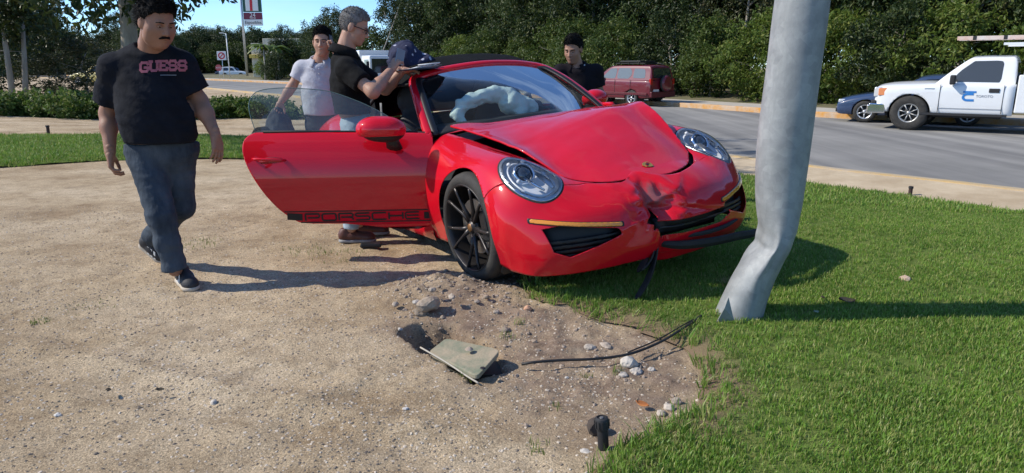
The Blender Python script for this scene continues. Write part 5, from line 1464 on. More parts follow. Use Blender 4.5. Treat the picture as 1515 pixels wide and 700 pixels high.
# service body behind the cab
g = B(); g.box((-3.55, 0, 1.00), (2.55, 1.96, .92)); sb = g.build('service_body', white, pk, bev=.03)
for xx in (-2.75, -3.35, -4.0):
    for s_ in (1, -1): g = B(); g.box((xx, .984 * s_, 1.08), (.54, .012, .60)); g.build('locker_door', white, sb, bev=.006)
for s_ in (1, -1):
    for xx in (-2.40, -4.6): g = B(); g.box((xx, .80 * s_, 1.80), (.09, .09, .75)); g.build('rack_post', white, sb, bev=.01)
    g = B(); g.box((-3.3, .80 * s_, 2.20), (2.9, .06, .06)); g.build('rack_rail', white, sb)
for xx in (-2.40, -4.6): g = B(); g.box((xx, 0, 2.155), (.07, 1.66, .07)); g.build('rack_bar', white, sb)
g = B(); g.box((-.05 + .93, 0, .62), (.14, 1.84, .30)); g.build('bumper_grey', vblack, pk, bev=.03)
g = B(); g.box((.98, 0, .53), (.10, 1.90, .24)); g.build('bumper', chrome, pk, bev=.03)
for s_ in (1, -1): g = B(); g.box((.78, .90 * s_, .56), (.42, .10, .26)); g.build('bumper_end', chrome, pk, bev=.03)
g = B(); g.box((.875, 0, .92), (.04, 1.10, .30)); gr_ = g.build('grille', vblack, pk, bev=.01)
for zz in (.84, .92, 1.0): g = B(); g.box((.90, 0, zz), (.02, 1.06, .025)); g.build('grille_bar', chrome, gr_)
for s_ in (1, -1):
    g = B(); g.box((.80, .80 * s_, .99), (.20, .22, .26)); g.build('headlight', lamp_c, pk, bev=.03)
    g = B(); g.box((.68, .925 * s_, 1.00), (.20, .06, .20)); g.build('indicator', lamp_o, pk, bev=.015)
    g = B(); g.box((-.92, 1.09 * s_, 1.33), (.12, .22, .24)); m_ = g.build('door_mirror', vblack, pk, bev=.03)
    g = B(); g.tube([(-.92, .93 * s_, 1.27), (-.92, 1.02 * s_, 1.31)], .03, 6); g.build('mirror_arm', vblack, m_)
    g = B(); g.box((-1.82, .993 * s_, 1.075), (.22, .03, .10)); g.build('door_handle', vblack, pk, bev=.01)
    g = B(); g.box((-1.2, .965 * s_, .46), (1.9, .05, .06)); g.build('sill_trim', vblack, pk)
    for xx in (-.66, -2.02):
        g = B(); g.box((xx, .9905 * s_, .86), (.014, .01, .70)); g.build('door_gap', vblack, pk)
    g = B(); g.box((-1.34, .9905 * s_, .62), (1.34, .008, .012)); g.build('door_crease_shade', mat('white_shadow_line', (.45, .45, .45), .5), pk)  # grey strip: the shade line of the door crease, painted on
    g = B(); g.box((-.42, .985 * s_, 1.10), (.22, .012, .028)); g.build('wing_badge', silver, pk)
    g = B(); g.box((-1.60, .90 * s_, 1.53), (.05, .02, .50), Matrix.Rotation(R(13), 3, 'X') if s_ < 0 else Matrix.Rotation(R(-13), 3, 'X')); 
for s_ in (1, -1):
    for ax in (0, -3.35): road_wheel(pk, ax, s_ * .84, .46, .27, steelw, 'steel', .52)
# blue logo on the near door: a bar over an open hook, plus small grey lettering
logo_b = mat('logo_blue', (.03, .19, .52), .4)
lg = B()
def dbox(x0, x1, z0, z1): lg.box(((x0 + x1) / 2, .9935, (z0 + z1) / 2), (abs(x1 - x0), .006, abs(z1 - z0)))
dbox(-1.17, -1.45, 1.012, 1.056)
arcp = [(-1.22 - .09 + .09 * math.cos(a), .905 + .075 * math.sin(a)) for a in np.linspace(R(95), R(265), 12)]
pts = [(-1.40, .982)] + [(-1.27 + .09 * abs(math.cos(a)), .905 + .077 * math.sin(a)) for a in np.linspace(R(90), R(-90), 12)] + [(-1.42, .828)]
for (a, b_) in zip(pts[:-1], pts[1:]):
    dx, dz = b_[0] - a[0], b_[1] - a[1]; L = math.hypot(dx, dz) + 1e-6; nx_, nz2 = -dz / L * .028, dx / L * .028
    lg.add([(a[0] + nx_, .997, a[1] + nz2), (b_[0] + nx_, .997, b_[1] + nz2), (b_[0] - nx_, .997, b_[1] - nz2), (a[0] - nx_, .997, a[1] - nz2)], [(0, 1, 2, 3)])
lg.build('door_logo', logo_b, pk)
tx = bpy.data.curves.new('lettering', 'FONT'); tx.body = 'TOROTO'; tx.size = .085; tx.extrude = .001
to = bpy.data.objects.new('tmp', tx); col.objects.link(to); me = bpy.data.meshes.new_from_object(to); bpy.data.objects.remove(to)
lt_o = bpy.data.objects.new('door_lettering', me); col.objects.link(lt_o); me.materials.append(mat('grey_print', (.30, .33, .36), .5)); lt_o.parent = pk
lt_o.location = (-1.45, .996, .905); lt_o.rotation_euler = (R(90), 0, R(180))
fw = gp(1340, 194, ROAD_Z)
AZP = -52
place(pk, (0, 0, ROAD_Z), AZP)
hd = np.array([math.sin(R(AZP)), math.cos(R(AZP))]); lf = np.array([-hd[1], hd[0]])
pk.location = (fw[0] - lf[0] * .93, fw[1] - lf[1] * .93, ROAD_Z + .015); pk.scale = (.94, .94, .94)
# ladder lying on the rack
ld = thing('ladder', 'pale aluminium and orange extension ladder lying on the pickup rack', 'ladder')
fib = mat('ladder_rail', (.72, .70, .66), .45, base2=(.62, .38, .28), vscale=2.2)
for s_ in (-.2, .2):
    g = B(); g.box((-2.65, s_, 0), (3.7, .035, .09)); g.build('rail', fib, ld, bev=.006)
for k in range(12): g = B(); g.tube([(-.95 - .3 * k, -.185, 0), (-.95 - .3 * k, .185, 0)], .015, 8); g.build('rung', alloy, ld, smooth=True)
for k in range(5): g = B(); g.box((-1.15 - .6 * k, .222, 0), (.07, .008, .094)); g.build('rail_clip', vblack, ld)
ld.rotation_euler = pk.rotation_euler
off_ = Matrix.Rotation(R(90 - AZP), 3, 'Z') @ Vector((0, .52, 0))
ld.location = Vector(pk.location) + off_ + Vector((0, 0, 2.21))

# ---- maroon estate car with spare wheel
maroon = mat('maroon_paint', (.145, .009, .018), .4, coat=.8, var=.08, vscale=3)
sv = thing('estate_car', 'maroon four-wheel-drive estate car with a spare wheel on its tailgate', 'car')
rows = [body_row(.82, .42, .80, .62, .52, .02), body_row(.74, .32, .92, .78, .66, .03), body_row(.40, .30, 1.0, .85, .74, .04), body_row(-.2, .30, 1.06, .87, .78, .04), body_row(-.8, .30, 1.09, .87, .80, .02), body_row(-2.2, .30, 1.09, .87, .80, .02), body_row(-3.2, .32, 1.08, .86, .79, .02), body_row(-3.52, .36, 1.06, .83, .76, .02), body_row(-3.58, .42, 1.02, .80, .73, .01)]
cabr = [roof_row(-.55, 1.06, 1.08, .80, .74, .01), roof_row(-.95, 1.06, 1.42, .81, .68, .03), roof_row(-1.25, 1.06, 1.60, .81, .64, .04), roof_row(-1.6, 1.06, 1.65, .81, .63, .04), roof_row(-3.1, 1.06, 1.65, .80, .63, .04), roof_row(-3.42, 1.06, 1.60, .79, .64, .03), roof_row(-3.53, 1.06, 1.30, .78, .68, .02), roof_row(-3.57, 1.04, 1.07, .78, .72, .01)]
w1 = [(-.86, 1.13), (-1.30, 1.53), (-1.66, 1.55), (-1.66, 1.12)]; w2 = [(-1.74, 1.12), (-1.74, 1.55), (-2.48, 1.55), (-2.52, 1.12)]; w3 = [(-2.62, 1.14), (-2.60, 1.54), (-3.18, 1.52), (-3.26, 1.14)]
build_vehicle(sv, rows, [0, -2.62], maroon, [dict(rows=cabr, panes=[('side_window', (1, -1), w1, 'side', glass_v2, .3), ('side_window', (1, -1), w2, 'side', glass_v2, .3), ('quarter_window', (1, -1), w3, 'side', glass_v2, .3), ('windscreen', (1,), [(-.62, 1.12), (.62, 1.12), (.56, 1.56), (-.56, 1.56)], 'front', glass_v, (-1.3, -.5)), ('rear_window', (1,), [(-.60, 1.14), (.60, 1.14), (.56, 1.55), (-.56, 1.55)], 'front', glass_v, (-3.7, -3.36))])], [], .36, .28)
for s_ in (1, -1):
    for ax in (0, -2.62): road_wheel(sv, ax, s_ * .76, .33, .21, alloy)
    g = B(); g.box((-3.535, .74 * s_, 1.0), (.10, .14, .26)); g.build('tail_light', lamp_r, sv, bev=.02)
    g = B(); g.box((.72, .60 * s_, .80), (.14, .26, .14)); g.build('headlight', lamp_c, sv, bev=.03)
    g = B(); g.box((-1.4, .878 * s_, .50), (4.1, .02, .10)); g.build('side_moulding', mat('dark_maroon', (.10, .01, .015), .5), sv, bev=.008)
    g = B(); g.tube([(-1.45, .56 * s_, 1.70), (-1.5, .56 * s_, 1.75), (-3.0, .56 * s_, 1.75), (-3.1, .56 * s_, 1.69)], .018, 6); g.build('roof_rail', vblack, sv, smooth=True)
    g = B(); g.box((-.98, .93 * s_, 1.16), (.10, .18, .14)); g.build('door_mirror', maroon, sv, bev=.03)
    for xx in (-1.70, -2.55): g = B(); g.box((xx, .873 * s_, .78), (.012, .01, .60)); g.build('door_gap', vblack, sv)
for xx in (-1.7, -2.2, -2.75): g = B(); g.box((xx, 0, 1.76), (.06, 1.2, .04)); g.build('roof_bar', vblack, sv)
g = B(); g.box((-2.2, 0, 1.83), (1.1, 1.0, .06)); g.build('roof_tray', vblack, sv, bev=.02)
g = B(); g.box((-3.60, 0, .48), (.12, 1.62, .24)); g.build('bumper', mat('dark_maroon', (.10, .01, .015), .5), sv, bev=.03)
sp = bpy.data.objects.new('spare_wheel', None); col.objects.link(sp); sp.parent = sv; sp.location = (-3.70, -.08, .93)
B().lathe([(0, -.10), (.24, -.105), (.31, -.07), (.33, -.02), (.33, .06), (.26, .09), (0, .09)], 32, 'X').build('spare_cover', maroon, sp, smooth=True)
B().lathe([(.325, -.03), (.345, -.02), (.345, .05), (.32, .07)], 32, 'X').build('spare_tyre', tyre_m, sp, smooth=True)
g = B(); g.box((-3.60, .45, .62), (.02, .36, .14)); g.build('number_plate', mat('plate_white', (.6, .6, .58), .5), sv)
sv.scale = (.97, .97, .97); place(sv, (3.85, 31.6, ROAD_Z + .02), -41)
rw = gp(925, 153, ROAD_Z)

# ---- blue hatchback tucked behind the pickup
blue = mat('blue_paint', (.030, .055, .12), .35, coat=.9, var=.05)
bc = thing('hatchback', 'low dark blue car half hidden behind the white pickup', 'car')
rows = [body_row(.78, .34, .56, .58, .46, .01), body_row(.70, .24, .64, .74, .60, .02), body_row(.35, .22, .74, .81, .70, .03), body_row(-.2, .22, .83, .83, .74, .03), body_row(-.7, .22, .88, .83, .76, .02), body_row(-2.2, .22, .90, .83, .76, .01), body_row(-3.0, .24, .88, .82, .74, .01), body_row(-3.3, .30, .80, .76, .68, .01)]
cabr = [roof_row(-.50, .84, .87, .76, .70, .01), roof_row(-1.0, .85, 1.12, .77, .62, .03), roof_row(-1.45, .86, 1.30, .77, .57, .04), roof_row(-2.3, .86, 1.31, .76, .56, .04), roof_row(-2.9, .86, 1.08, .74, .58, .03), roof_row(-3.2, .84, .87, .72, .64, .01)]
build_vehicle(bc, rows, [0, -2.5], blue, [dict(rows=cabr, panes=[('side_window', (1, -1), [(-.95, .91), (-1.45, 1.22), (-1.8, 1.24), (-1.8, .91)], 'side', glass_v, .3), ('side_window', (1, -1), [(-1.86, .91), (-1.86, 1.24), (-2.3, 1.23), (-2.7, .93)], 'side', glass_v, .3), ('windscreen', (1,), [(-.62, .90), (.62, .90), (.52, 1.26), (-.52, 1.26)], 'front', glass_v, (-1.5, -.45))])], [], .34, .2)
for s_ in (1, -1):
    for ax in (0, -2.5): road_wheel(bc, ax, s_ * .74, .31, .20, alloy)
    g = B(); g.box((.63, .60 * s_, .60), (.20, .24, .10)); g.build('headlight', lamp_c, bc, bev=.03)
g = B(); g.box((.74, 0, .34), (.10, 1.3, .12)); g.build('bumper_grille', vblack, bc, bev=.02)
place(bc, (0, 0, 0), -58)
fw2 = gp(1277, 182, ROAD_Z); hd2 = np.array([math.sin(R(-58)), math.cos(R(-58))]); lf2 = np.array([-hd2[1], hd2[0]])
bc.location = (fw2[0] - lf2[0] * .82, fw2[1] - lf2[1] * .82, ROAD_Z + .01)

# ---- white lorry on the road behind the men
lo = thing('lorry', 'white cab-over lorry on the road behind the grey-haired man', 'lorry')
g = B(); g.box((0, 0, 1.55), (1.5, 1.9, 1.75)); cabn = g.build('cab', white, lo, bev=.10)
g = B(); g.box((.745, 0, 1.80), (.05, 1.66, .85)); g.build('windscreen', glass_v, cabn, bev=.02)
for s_ in (1, -1):
    g = B(); g.box((.20, .945 * s_, 1.82), (.75, .03, .70)); g.build('side_window', glass_v, cabn, bev=.02)
    g = B(); g.box((.78, 1.08 * s_, 1.85), (.10, .16, .42)); g.build('mirror', vblack, cabn, bev=.02)
    g = B(); g.box((.76, .70 * s_, .92), (.06, .34, .18)); g.build('headlight', lamp_c, cabn, bev=.02)
g = B(); g.box((.74, 0, .62), (.16, 1.9, .26)); g.build('bumper', vblack, lo, bev=.03)
g = B(); g.box((-2.9, 0, 1.75), (4.0, 2.0, 2.0)); g.build('cargo_box', white, lo, bev=.04)
g = B(); g.box((-2.2, 0, .62), (5.4, .9, .2)); g.build('chassis', vblack, lo)
for s_ in (1, -1):
    for ax in (-.05, -3.6): road_wheel(lo, ax, s_ * .80, .42, .26, steelw, 'steel')
lo.scale = (.9, .9, .9); place(lo, (-7.35, 40, ROAD_Z + .02), 149)

# ---- distant cars by the filling station
def small_car(label, m, p, az, tall=1.0):
    t = thing('distant_car', label, 'car')
    rows = [body_row(.80, .40, .70, .62, .5, .02), body_row(.7, .3, .82, .78, .66, .03), body_row(-.3, .28, .98, .84, .76, .03), body_row(-2.4, .28, 1.0, .84, .77, .02), body_row(-3.3, .32, .98, .82, .74, .02), body_row(-3.5, .40, .9, .76, .7, .02)]
    cb = [roof_row(-.6, .96, .99, .78, .7, .01), roof_row(-1.3, .97, 1.50 * tall, .78, .62, .03), roof_row(-2.6, .97, 1.52 * tall, .78, .62, .03), roof_row(-3.25, .97, 1.42 * tall, .77, .64, .02), roof_row(-3.45, .95, 1.0, .76, .7, .01)]
    zz = 1.42 * tall
    build_vehicle(t, rows, [0, -2.6], m, [dict(rows=cb, panes=[('side_window', (1, -1), [(-.95, 1.03), (-1.35, zz), (-1.9, zz), (-1.9, 1.03)], 'side', glass_v, .3), ('side_window', (1, -1), [(-2.0, 1.03), (-2.0, zz), (-2.7, zz), (-2.9, 1.03)], 'side', glass_v, .3), ('windscreen', (1,), [(-.6, 1.03), (.6, 1.03), (.54, zz), (-.54, zz)], 'front', glass_v, (-1.4, -.55))])], [], .36, .26)
    for s_ in (1, -1):
        for ax in (0, -2.6): road_wheel(t, ax, s_ * .74, .33, .2, alloy)
        g = B(); g.box((.70, .60 * s_, .74), (.14, .26, .14)); g.build('headlight', lamp_c, t, bev=.03)
    place(t, p, az); return t
q = gp(358, 113, -.3); small_car('white car parked by the tall shop sign across the road', white, (q[0] * .93, q[1] * .93, -.28), 80, 1.08)
q = gp(328, 113, -.3); small_car('dark blue distant car parked behind the white one by the shop sign', blue, (q[0] * .97, q[1] * .97, -.28), -70)
q = gp(128, 121, -.2); small_car('pale yellow car far off beyond the hedge on the left', mat('pale_yellow_paint', (.62, .50, .16), .4, coat=.7), (q[0] * .72, q[1] * .72, -.05), -80)
# ================================================================== SHOP, SIGNS
concrete = mat('painted_cream', (.62, .57, .44), .8, var=.08, vscale=2)
cream2 = mat('cream_panel', (.66, .60, .50), .7)
yel = mat('yellow_band', (.70, .50, .10), .6)
sh = thing('filling_station', 'cream shop with yellow canopy band behind palms across the road', 'building', (-31.5, 92, -.3))
def pxw(px, Yd): return (px - 757.5) / FPX * Yd * .973
def sbox(name, px0, px1, py0, py1, m, dy=0, dep=.6, par=sh):
    Yd = 92 + dy; a = at(px0, py1, Yd); b_ = at(px1, py0, Yd)
    g = B(); g.box(((a[0] + b_[0]) / 2 + 31.5, dy + dep / 2, (a[2] + b_[2]) / 2 + .3), (abs(b_[0] - a[0]), dep, abs(b_[2] - a[2]))); return g.build(name, m, par, bev=.03)
sbox('column', 375, 382, 64, 114, concrete, 0, .6)
sbox('canopy_band', 369, 390, 81, 86, yel, -.4, 3)
sbox('wall', 384, 452, 80, 114, cream2, 4, 6)
sbox('roof_slab', 390, 450, 57, 82, concrete, 5, 6)
sbox('window', 384, 400, 84, 110, glass_v2, 3.6, .3)
sbox('window', 404, 420, 90, 110, glass_v2, 3.6, .3)
sbox('door', 424, 432, 88, 114, glass_v, 3.6, .3)
# tall shop sign
sgn = thing('shop_sign', 'tall dark green shop pylon sign with a red numeral seven', 'sign', (0, 0, 0))
YS = 104.0
bp_ = at(366, 113.5, YS); sgn.location = (bp_[0], bp_[1], -.3)
def W2(px, py): q = at(px, py, YS); return (q[0] - bp_[0], q[2] + .3)
green = mat('sign_green', (.012, .075, .050), .4); signw = mat('sign_white', (.75, .75, .73), .4); signr = mat('sign_red', (.55, .015, .03), .4); signo = mat('sign_orange', (.75, .22, .03), .4); dkred = mat('sign_maroon', (.18, .02, .05), .4)
x0, _ = W2(357, 60); x1, _ = W2(384, 60)
g = B(); g.tube([(0, 0, 0), (0, 0, 16.5)], .17, 12); g.build('post', alloy, sgn, smooth=True)
zs0 = W2(366, 18)[1]; zt0 = 16.3; cx = (x0 + x1) / 2 + .5; wS = (x1 - x0)
px0 = .25; px1 = .25 + wS
def panel_(name, z0, z1, m, x0_=px0, x1_=px1, y=0, th=.3, par=sgn):
    g = B(); g.box(((x0_ + x1_) / 2, y, (z0 + z1) / 2), (x1_ - x0_, th, z1 - z0)); return g.build(name, m, par, bev=.02)
gpn = panel_('main_panel', zs0, zt0, green)
zl = zt0 - .35; zb0 = zs0 + .15
panel_('logo_field', zb0, zl, signw, px0 + .42, px1 - .42, -.17, .05, gpn)
# numeral seven, the lower stem orange-red, with the word across it
def poly_on(name, pts, m, y, par):
    M = Matrix(((1, 0, 0, 0), (0, 0, 1, y), (0, 1, 0, 0), (0, 0, 0, 1)))
    g = B(); g.prism(pts, 0, .03, M=M); return g.build(name, m, par)
cxm = (px0 + px1) / 2; hw_ = (px1 - px0) * .30; hL = zl - zb0
poly_on('numeral_top', [(cxm - hw_, zl - .08), (cxm + hw_, zl - .08), (cxm + hw_, zl - .08 - hL * .22), (cxm + hw_ * .25, zl - hL * .52), (cxm - hw_ * .25, zl - hL * .52), (cxm + hw_ * .25, zl - .08 - hL * .20), (cxm - hw_, zl - .08 - hL * .20)], signr, -.24, gpn)
poly_on('numeral_stem', [(cxm - hw_ * .3, zb0 + hL * .26), (cxm + hw_ * .15, zb0 + hL * .26), (cxm + hw_ * .1, zb0 + .02), (cxm - hw_ * .35, zb0 + .02)], signr, -.24, gpn)
def word_on(txt, xc, zc, size, m, y, par, name):
    c_ = bpy.data.curves.new(name, 'FONT'); c_.body = txt; c_.size = size; c_.align_x = 'CENTER'; c_.align_y = 'CENTER'; c_.extrude = .004
    t_ = bpy.data.objects.new('tmp', c_); col.objects.link(t_); me = bpy.data.meshes.new_from_object(t_); bpy.data.objects.remove(t_)
    o = bpy.data.objects.new(name, me); col.objects.link(o); me.materials.append(m); o.parent = par; o.location = (xc, y, zc); o.rotation_euler = (R(90), 0, 0); return o
word_on('ELEVEN', cxm, zb0 + hL * .38, .52, green, -.22, gpn, 'word')
z1_ = W2(366, 29)[1]; z2_ = W2(366, 18.5)[1]
p2_ = panel_('hours_panel', z1_, z2_ - .02, dkred); word_on('24', cxm, (z1_ + z2_) / 2 + .1, .85, signw, -.17, p2_, 'word'); word_on('horas', cxm, z1_ + .22, .38, signw, -.17, p2_, 'word')
z3_ = W2(366, 38)[1]; p3_ = panel_('price_panel', z3_, z1_ - .03, signw); word_on('Esposibles', cxm, (z3_ + z1_) / 2, .58, vblack, -.17, p3_, 'word')
# lamp post and road signs by the far kerb
YL = 98; a = at(340, 111, YL); t = thing('lamp_post', 'thin white lamp post beside the square red road sign', 'lamp post', (a[0], a[1], -.3))
hh = at(334, 50, YL)[2] + .3
g = B(); g.tube([(0, 0, 0), (0, 0, hh)], .07, 8); g.build('post', signw, t, smooth=True)
g = B(); g.tube([(0, 0, hh), (-.5, 0, hh + .1)], .05, 6); g.build('arm', signw, t); g = B(); g.box((-.65, 0, hh + .1), (.45, .2, .1)); g.build('lamp_head', signw, t, bev=.02)
YR = 90; a = at(331, 113, YR); t = thing('road_sign', 'square white road sign with a red ring across the road', 'sign', (a[0], a[1], -.3)); top_ = at(331, 76, YR)[2] + .3; bot_ = at(331, 89, YR)[2] + .3
g = B(); g.tube([(0, 0, 0), (0, 0, top_)], .04, 8); g.build('post', silver, t, smooth=True)
g = B(); g.box((0, -.06, (top_ + bot_) / 2), (1.15, .04, top_ - bot_)); pl_ = g.build('plate', signw, t, bev=.02)
g = B(); g.lathe([(.28, -.02), (.42, -.02), (.42, .0), (.28, 0)], 24, 'Y', c=(0, -.09, (top_ + bot_) / 2), close=True); g.build('ring', signr, pl_)
g = B(); g.box((0, -.10, (top_ + bot_) / 2), (.10, .02, .80), Matrix.Rotation(R(45), 3, 'Y')); g.build('bar', signr, pl_)
a = at(325, 114, 86); t = thing('stop_sign', 'small red octagonal sign in front of the distant white car', 'sign', (a[0], a[1], -.3))
g = B(); g.tube([(0, 0, 0), (0, 0, 1.9)], .035, 8); g.build('post', silver, t, smooth=True)
g = B(); g.lathe([(0, -.02), (.40, -.02), (.40, .02), (0, .02)], 8, 'Y', c=(0, -.05, 1.55), M=Matrix.Rotation(R(22.5), 3, 'Y')); pl_ = g.build('plate', mat('sign_faded_red', (.50, .10, .10), .5), t)
word_on('ALTO', 0, 1.55, .24, signw, -.08, pl_, 'word')
# palms and bushes in front of the shop
for (px, Yd, sc, lab) in ((398, 84, .85, 'light green bush before the cream shop column'), (420, 86, 1.05, 'dark rounded bush before the cream shop wall'), (438, 88, 1.1, 'dark tall bush at the end of the cream shop'), (408, 80, .62, 'small low bush on the verge before the cream shop')):
    put([b1, b2, b0, b2][[398, 420, 438, 408].index(px)], pxw(px, Yd), Yd, -.25, sc, px * .1, lab, None)
def palm(px, Yd, h, lab, seed):
    r = np.random.default_rng(seed); t = thing('palm_tree', lab, 'palm', (pxw(px, Yd), Yd, -.3))
    g = B(); g.tube([(0, 0, 0), (.08, 0, h * .5), (.05, 0, h)], [.16, .12, .10], 9); g.build('trunk', bark_p, t, smooth=True)
    for k in range(16):
        a_ = 6.283 * k / 16 + r.normal() * .15; up = r.uniform(.1, 1.0); L = r.uniform(1.3, 1.9); v = []; f = []
        for i in range(7):
            s_ = i / 6; x_ = L * s_; z_ = up * s_ * L * .7 - 1.1 * s_ * s_ * L * .55; w_ = .26 * math.sin(math.pi * min(.97, .12 + .88 * s_))
            cx_, sx_ = math.cos(a_), math.sin(a_)
            for q_, dz in ((-w_, -.10), (0, .04), (w_, -.10)): v.append((cx_ * x_ - sx_ * q_, sx_ * x_ + cx_ * q_, h + z_ + dz))
        for i in range(6):
            for j in range(2): f.append((i * 3 + j, i * 3 + j + 1, i * 3 + j + 4, i * 3 + j + 3))
        mk('frond', v, f, lf_light, t)
    return t
palm(392, 82, 4.0, 'short palm with pale fronds next to the tall shop sign', 3); palm(412, 83, 3.8, 'short palm before the beige shop roof', 4)
# ================================================================== PEOPLE
def skin_mat(name, c): return mat(name, c, rough=.55, spec=.4, var=.10, vscale=14, bump=.12, bscale=180, sub=.08)
skin1 = skin_mat('skin_brown', (.30, .155, .10)); skin2 = skin_mat('skin_tan', (.40, .225, .155)); skin3 = skin_mat('skin_medium', (.34, .185, .125))
hair_b = mat('black_hair', (.008, .0075, .0075), .85, spec=.12, bump=.9, bscale=220, bdist=.004, var=.3, vscale=60, stretch=(1, 1, .35))
hair_g = mat('grey_hair', (.085, .08, .075), .8, spec=.15, bump=.9, bscale=220, bdist=.004, base2=(.22, .21, .20), vscale=50, stretch=(1, 1, .4))
def cloth(name, c, bump=.35, bscale=14, var=.08, base2=None, rough=.9): return mat(name, c, rough, spec=.2, var=var, vscale=10, bump=bump, bscale=bscale, base2=base2, bdist=.016)
A3 = lambda *p: np.array(p, float)
def unit(v): v = np.asarray(v, float); return v / (np.linalg.norm(v) + 1e-12)
def frame(f, up=(0, 0, 1)):
    f = unit(f); s = unit(np.cross(f, up)); u = np.cross(s, f); return np.stack([s, f, u], 1)      # columns: right, forward, up
def head_parts(fat=0.0):
    e = []
    e += [ell((0, -.012, .034), (.077, .097, .090)), ell((0, .030, -.028), (.061 + fat * .012, .066, .086)), ell((0, .030, -.074), (.050 + fat * .016, .052, .040 + fat * .006))]
    e += [ell((0, .068, -.094), (.024, .018, .018)), ell((.040, .050, -.030), (.025 + fat * .006, .024, .028)), ell((-.040, .050, -.030), (.025 + fat * .006, .024, .028))]
    if fat: e += [ell((0, .035, -.108), (.045, .045, .025))]
    e += [rcone((-.036, .078, .020), (.036, .078, .020), .011, .011) + ({'k': .014},)]
    e += [rcone((0, .088, .012), (0, .107, -.030), .0075, .0125) + ({'k': .010},), ell((.0125, .095, -.035), (.009, .011, .008), None) + ({'k': .008},), ell((-.0125, .095, -.035), (.009, .011, .008), None) + ({'k': .008},)]
    e += [ell((.031, .094, .003), (.018, .015, .0095), None) + ({'k': .010, 'sub': True},), ell((-.031, .094, .003), (.018, .015, .0095), None) + ({'k': .010, 'sub': True},)]
    e += [ell((0, .086, -.0595), (.024, .012, .0065), None) + ({'k': .006},), ell((0, .084, -.071), (.020, .012, .0070), None) + ({'k': .006},)]
    e += [ell((.081, -.004, -.008), (.010, .021, .033), None) + ({'k': .012},), ell((-.081, -.004, -.008), (.010, .021, .033), None) + ({'k': .012},)]
    return e
def hand_prims(w_, d, side, pn, curl=.5, spread=.35, thumb=.9, grip=None):
    """wrist point, direction of the fingers, lateral direction towards the thumb, palm normal, curl"""
    d = unit(d); pn = unit(np.asarray(pn, float) - d * (np.asarray(pn) @ d)); lt = unit(np.cross(pn, d)) * side
    pr = [rcone(w_ - d * .03, w_ + d * .012, .026, .024)]
    L = [.072, .080, .076, .060]
    for i in range(4):
        k = w_ + d * (.088 - .004 * abs(i - 1)) + lt * (.030 - .020 * i) + pn * (-.002)
        pr.append(rcone(w_ + d * .015 + lt * (.016 - .011 * i), k, .018, .0115))
        a = curl * (.55 + .12 * i); dd = unit(d * math.cos(a) + pn * math.sin(a) + lt * spread * (.10 - .07 * i)); m_ = k + dd * L[i] * .48
        a2 = a + curl * 1.05; d2 = unit(d * math.cos(a2) + pn * math.sin(a2) + lt * spread * (.06 - .05 * i)); t_ = m_ + d2 * L[i] * .34
        a3 = a2 + curl * .6; d3 = unit(d * math.cos(a3) + pn * math.sin(a3)); t2 = t_ + d3 * L[i] * .22
        pr += [rcone(k, m_, .0100, .0088) + ({'k': .004},), rcone(m_, t_, .0088, .0080) + ({'k': .004},), rcone(t_, t2, .0080, .0068) + ({'k': .004},)]
    b0_ = w_ + d * .022 + lt * .022 + pn * .006; b1_ = b0_ + unit(d * .62 + lt * thumb + pn * .35) * .042; b2_ = b1_ + unit(d * .95 + lt * .25 + pn * .30) * .034; b3_ = b2_ + unit(d * 1 + pn * .25) * .024
    pr += [rcone(b0_, b1_, .018, .0118) + ({'k': .010},), rcone(b1_, b2_, .0112, .0098) + ({'k': .004},), rcone(b2_, b3_, .0098, .0076) + ({'k': .004},)]
    return pr
def eyes_etc(root, hc, M, org, hairm, brow=True, moustache=False, skin=None, hs=1.0):
    def loc(p): return hc + M @ (np.asarray(p, float) * hs) - org
    wm = mat('eye_white', (.34, .30, .27), .3); im = mat('eye_iris', (.02, .012, .008), .12)
    for s_ in (-1, 1):
        c = loc((s_ * .031, .0755, .0025)); g = B(); Mq = Matrix(M.tolist())
        g.lathe([(0, -.0105), (.006, -.009), (.0105, 0), (.006, .009), (0, .0105)], 12, c=tuple(c), M=Mq); ey = g.build('eye', wm, root, smooth=True)
        g = B(); g.lathe([(0, .0015), (.0055, .0008), (.0060, -.001)], 12, c=tuple(loc((s_ * .031, .0858, .0015))), M=Mq @ Matrix.Rotation(R(-90), 3, 'X')); g.build('iris', im, ey, smooth=True)
        g = B(); g.tube([loc((s_ * .046, .0795, .0055)), loc((s_ * .031, .0885, .0070)), loc((s_ * .016, .0845, .0050))], [.0024, .0042, .0024], 6); g.build('eyelid', skin, ey, smooth=True)
        if brow: g = B(); g.tube([loc((s_ * .052, .078, .0200)), loc((s_ * .034, .0900, .0245)), loc((s_ * .014, .0905, .0215))], [.0022, .0042, .0036], 6); g.build('eyebrow', hairm, root, smooth=True)
    g = B(); g.tube([loc((-.020, .0905, -.0655)), loc((0, .0965, -.0650)), loc((.020, .0905, -.0655))], [.0008, .0016, .0008], 6); g.build('mouth_line', mat('lip_dark', (.12, .045, .035), .5), root, smooth=True)
    if moustache:
        g = B(); g.tube([loc((-.030, .086, -.062)), loc((-.016, .0985, -.0515)), loc((0, .1005, -.0495)), loc((.016, .0985, -.0515)), loc((.030, .086, -.062))], [.0035, .0075, .0065, .0075, .0035], 8); g.build('moustache', hairm, root, smooth=True)
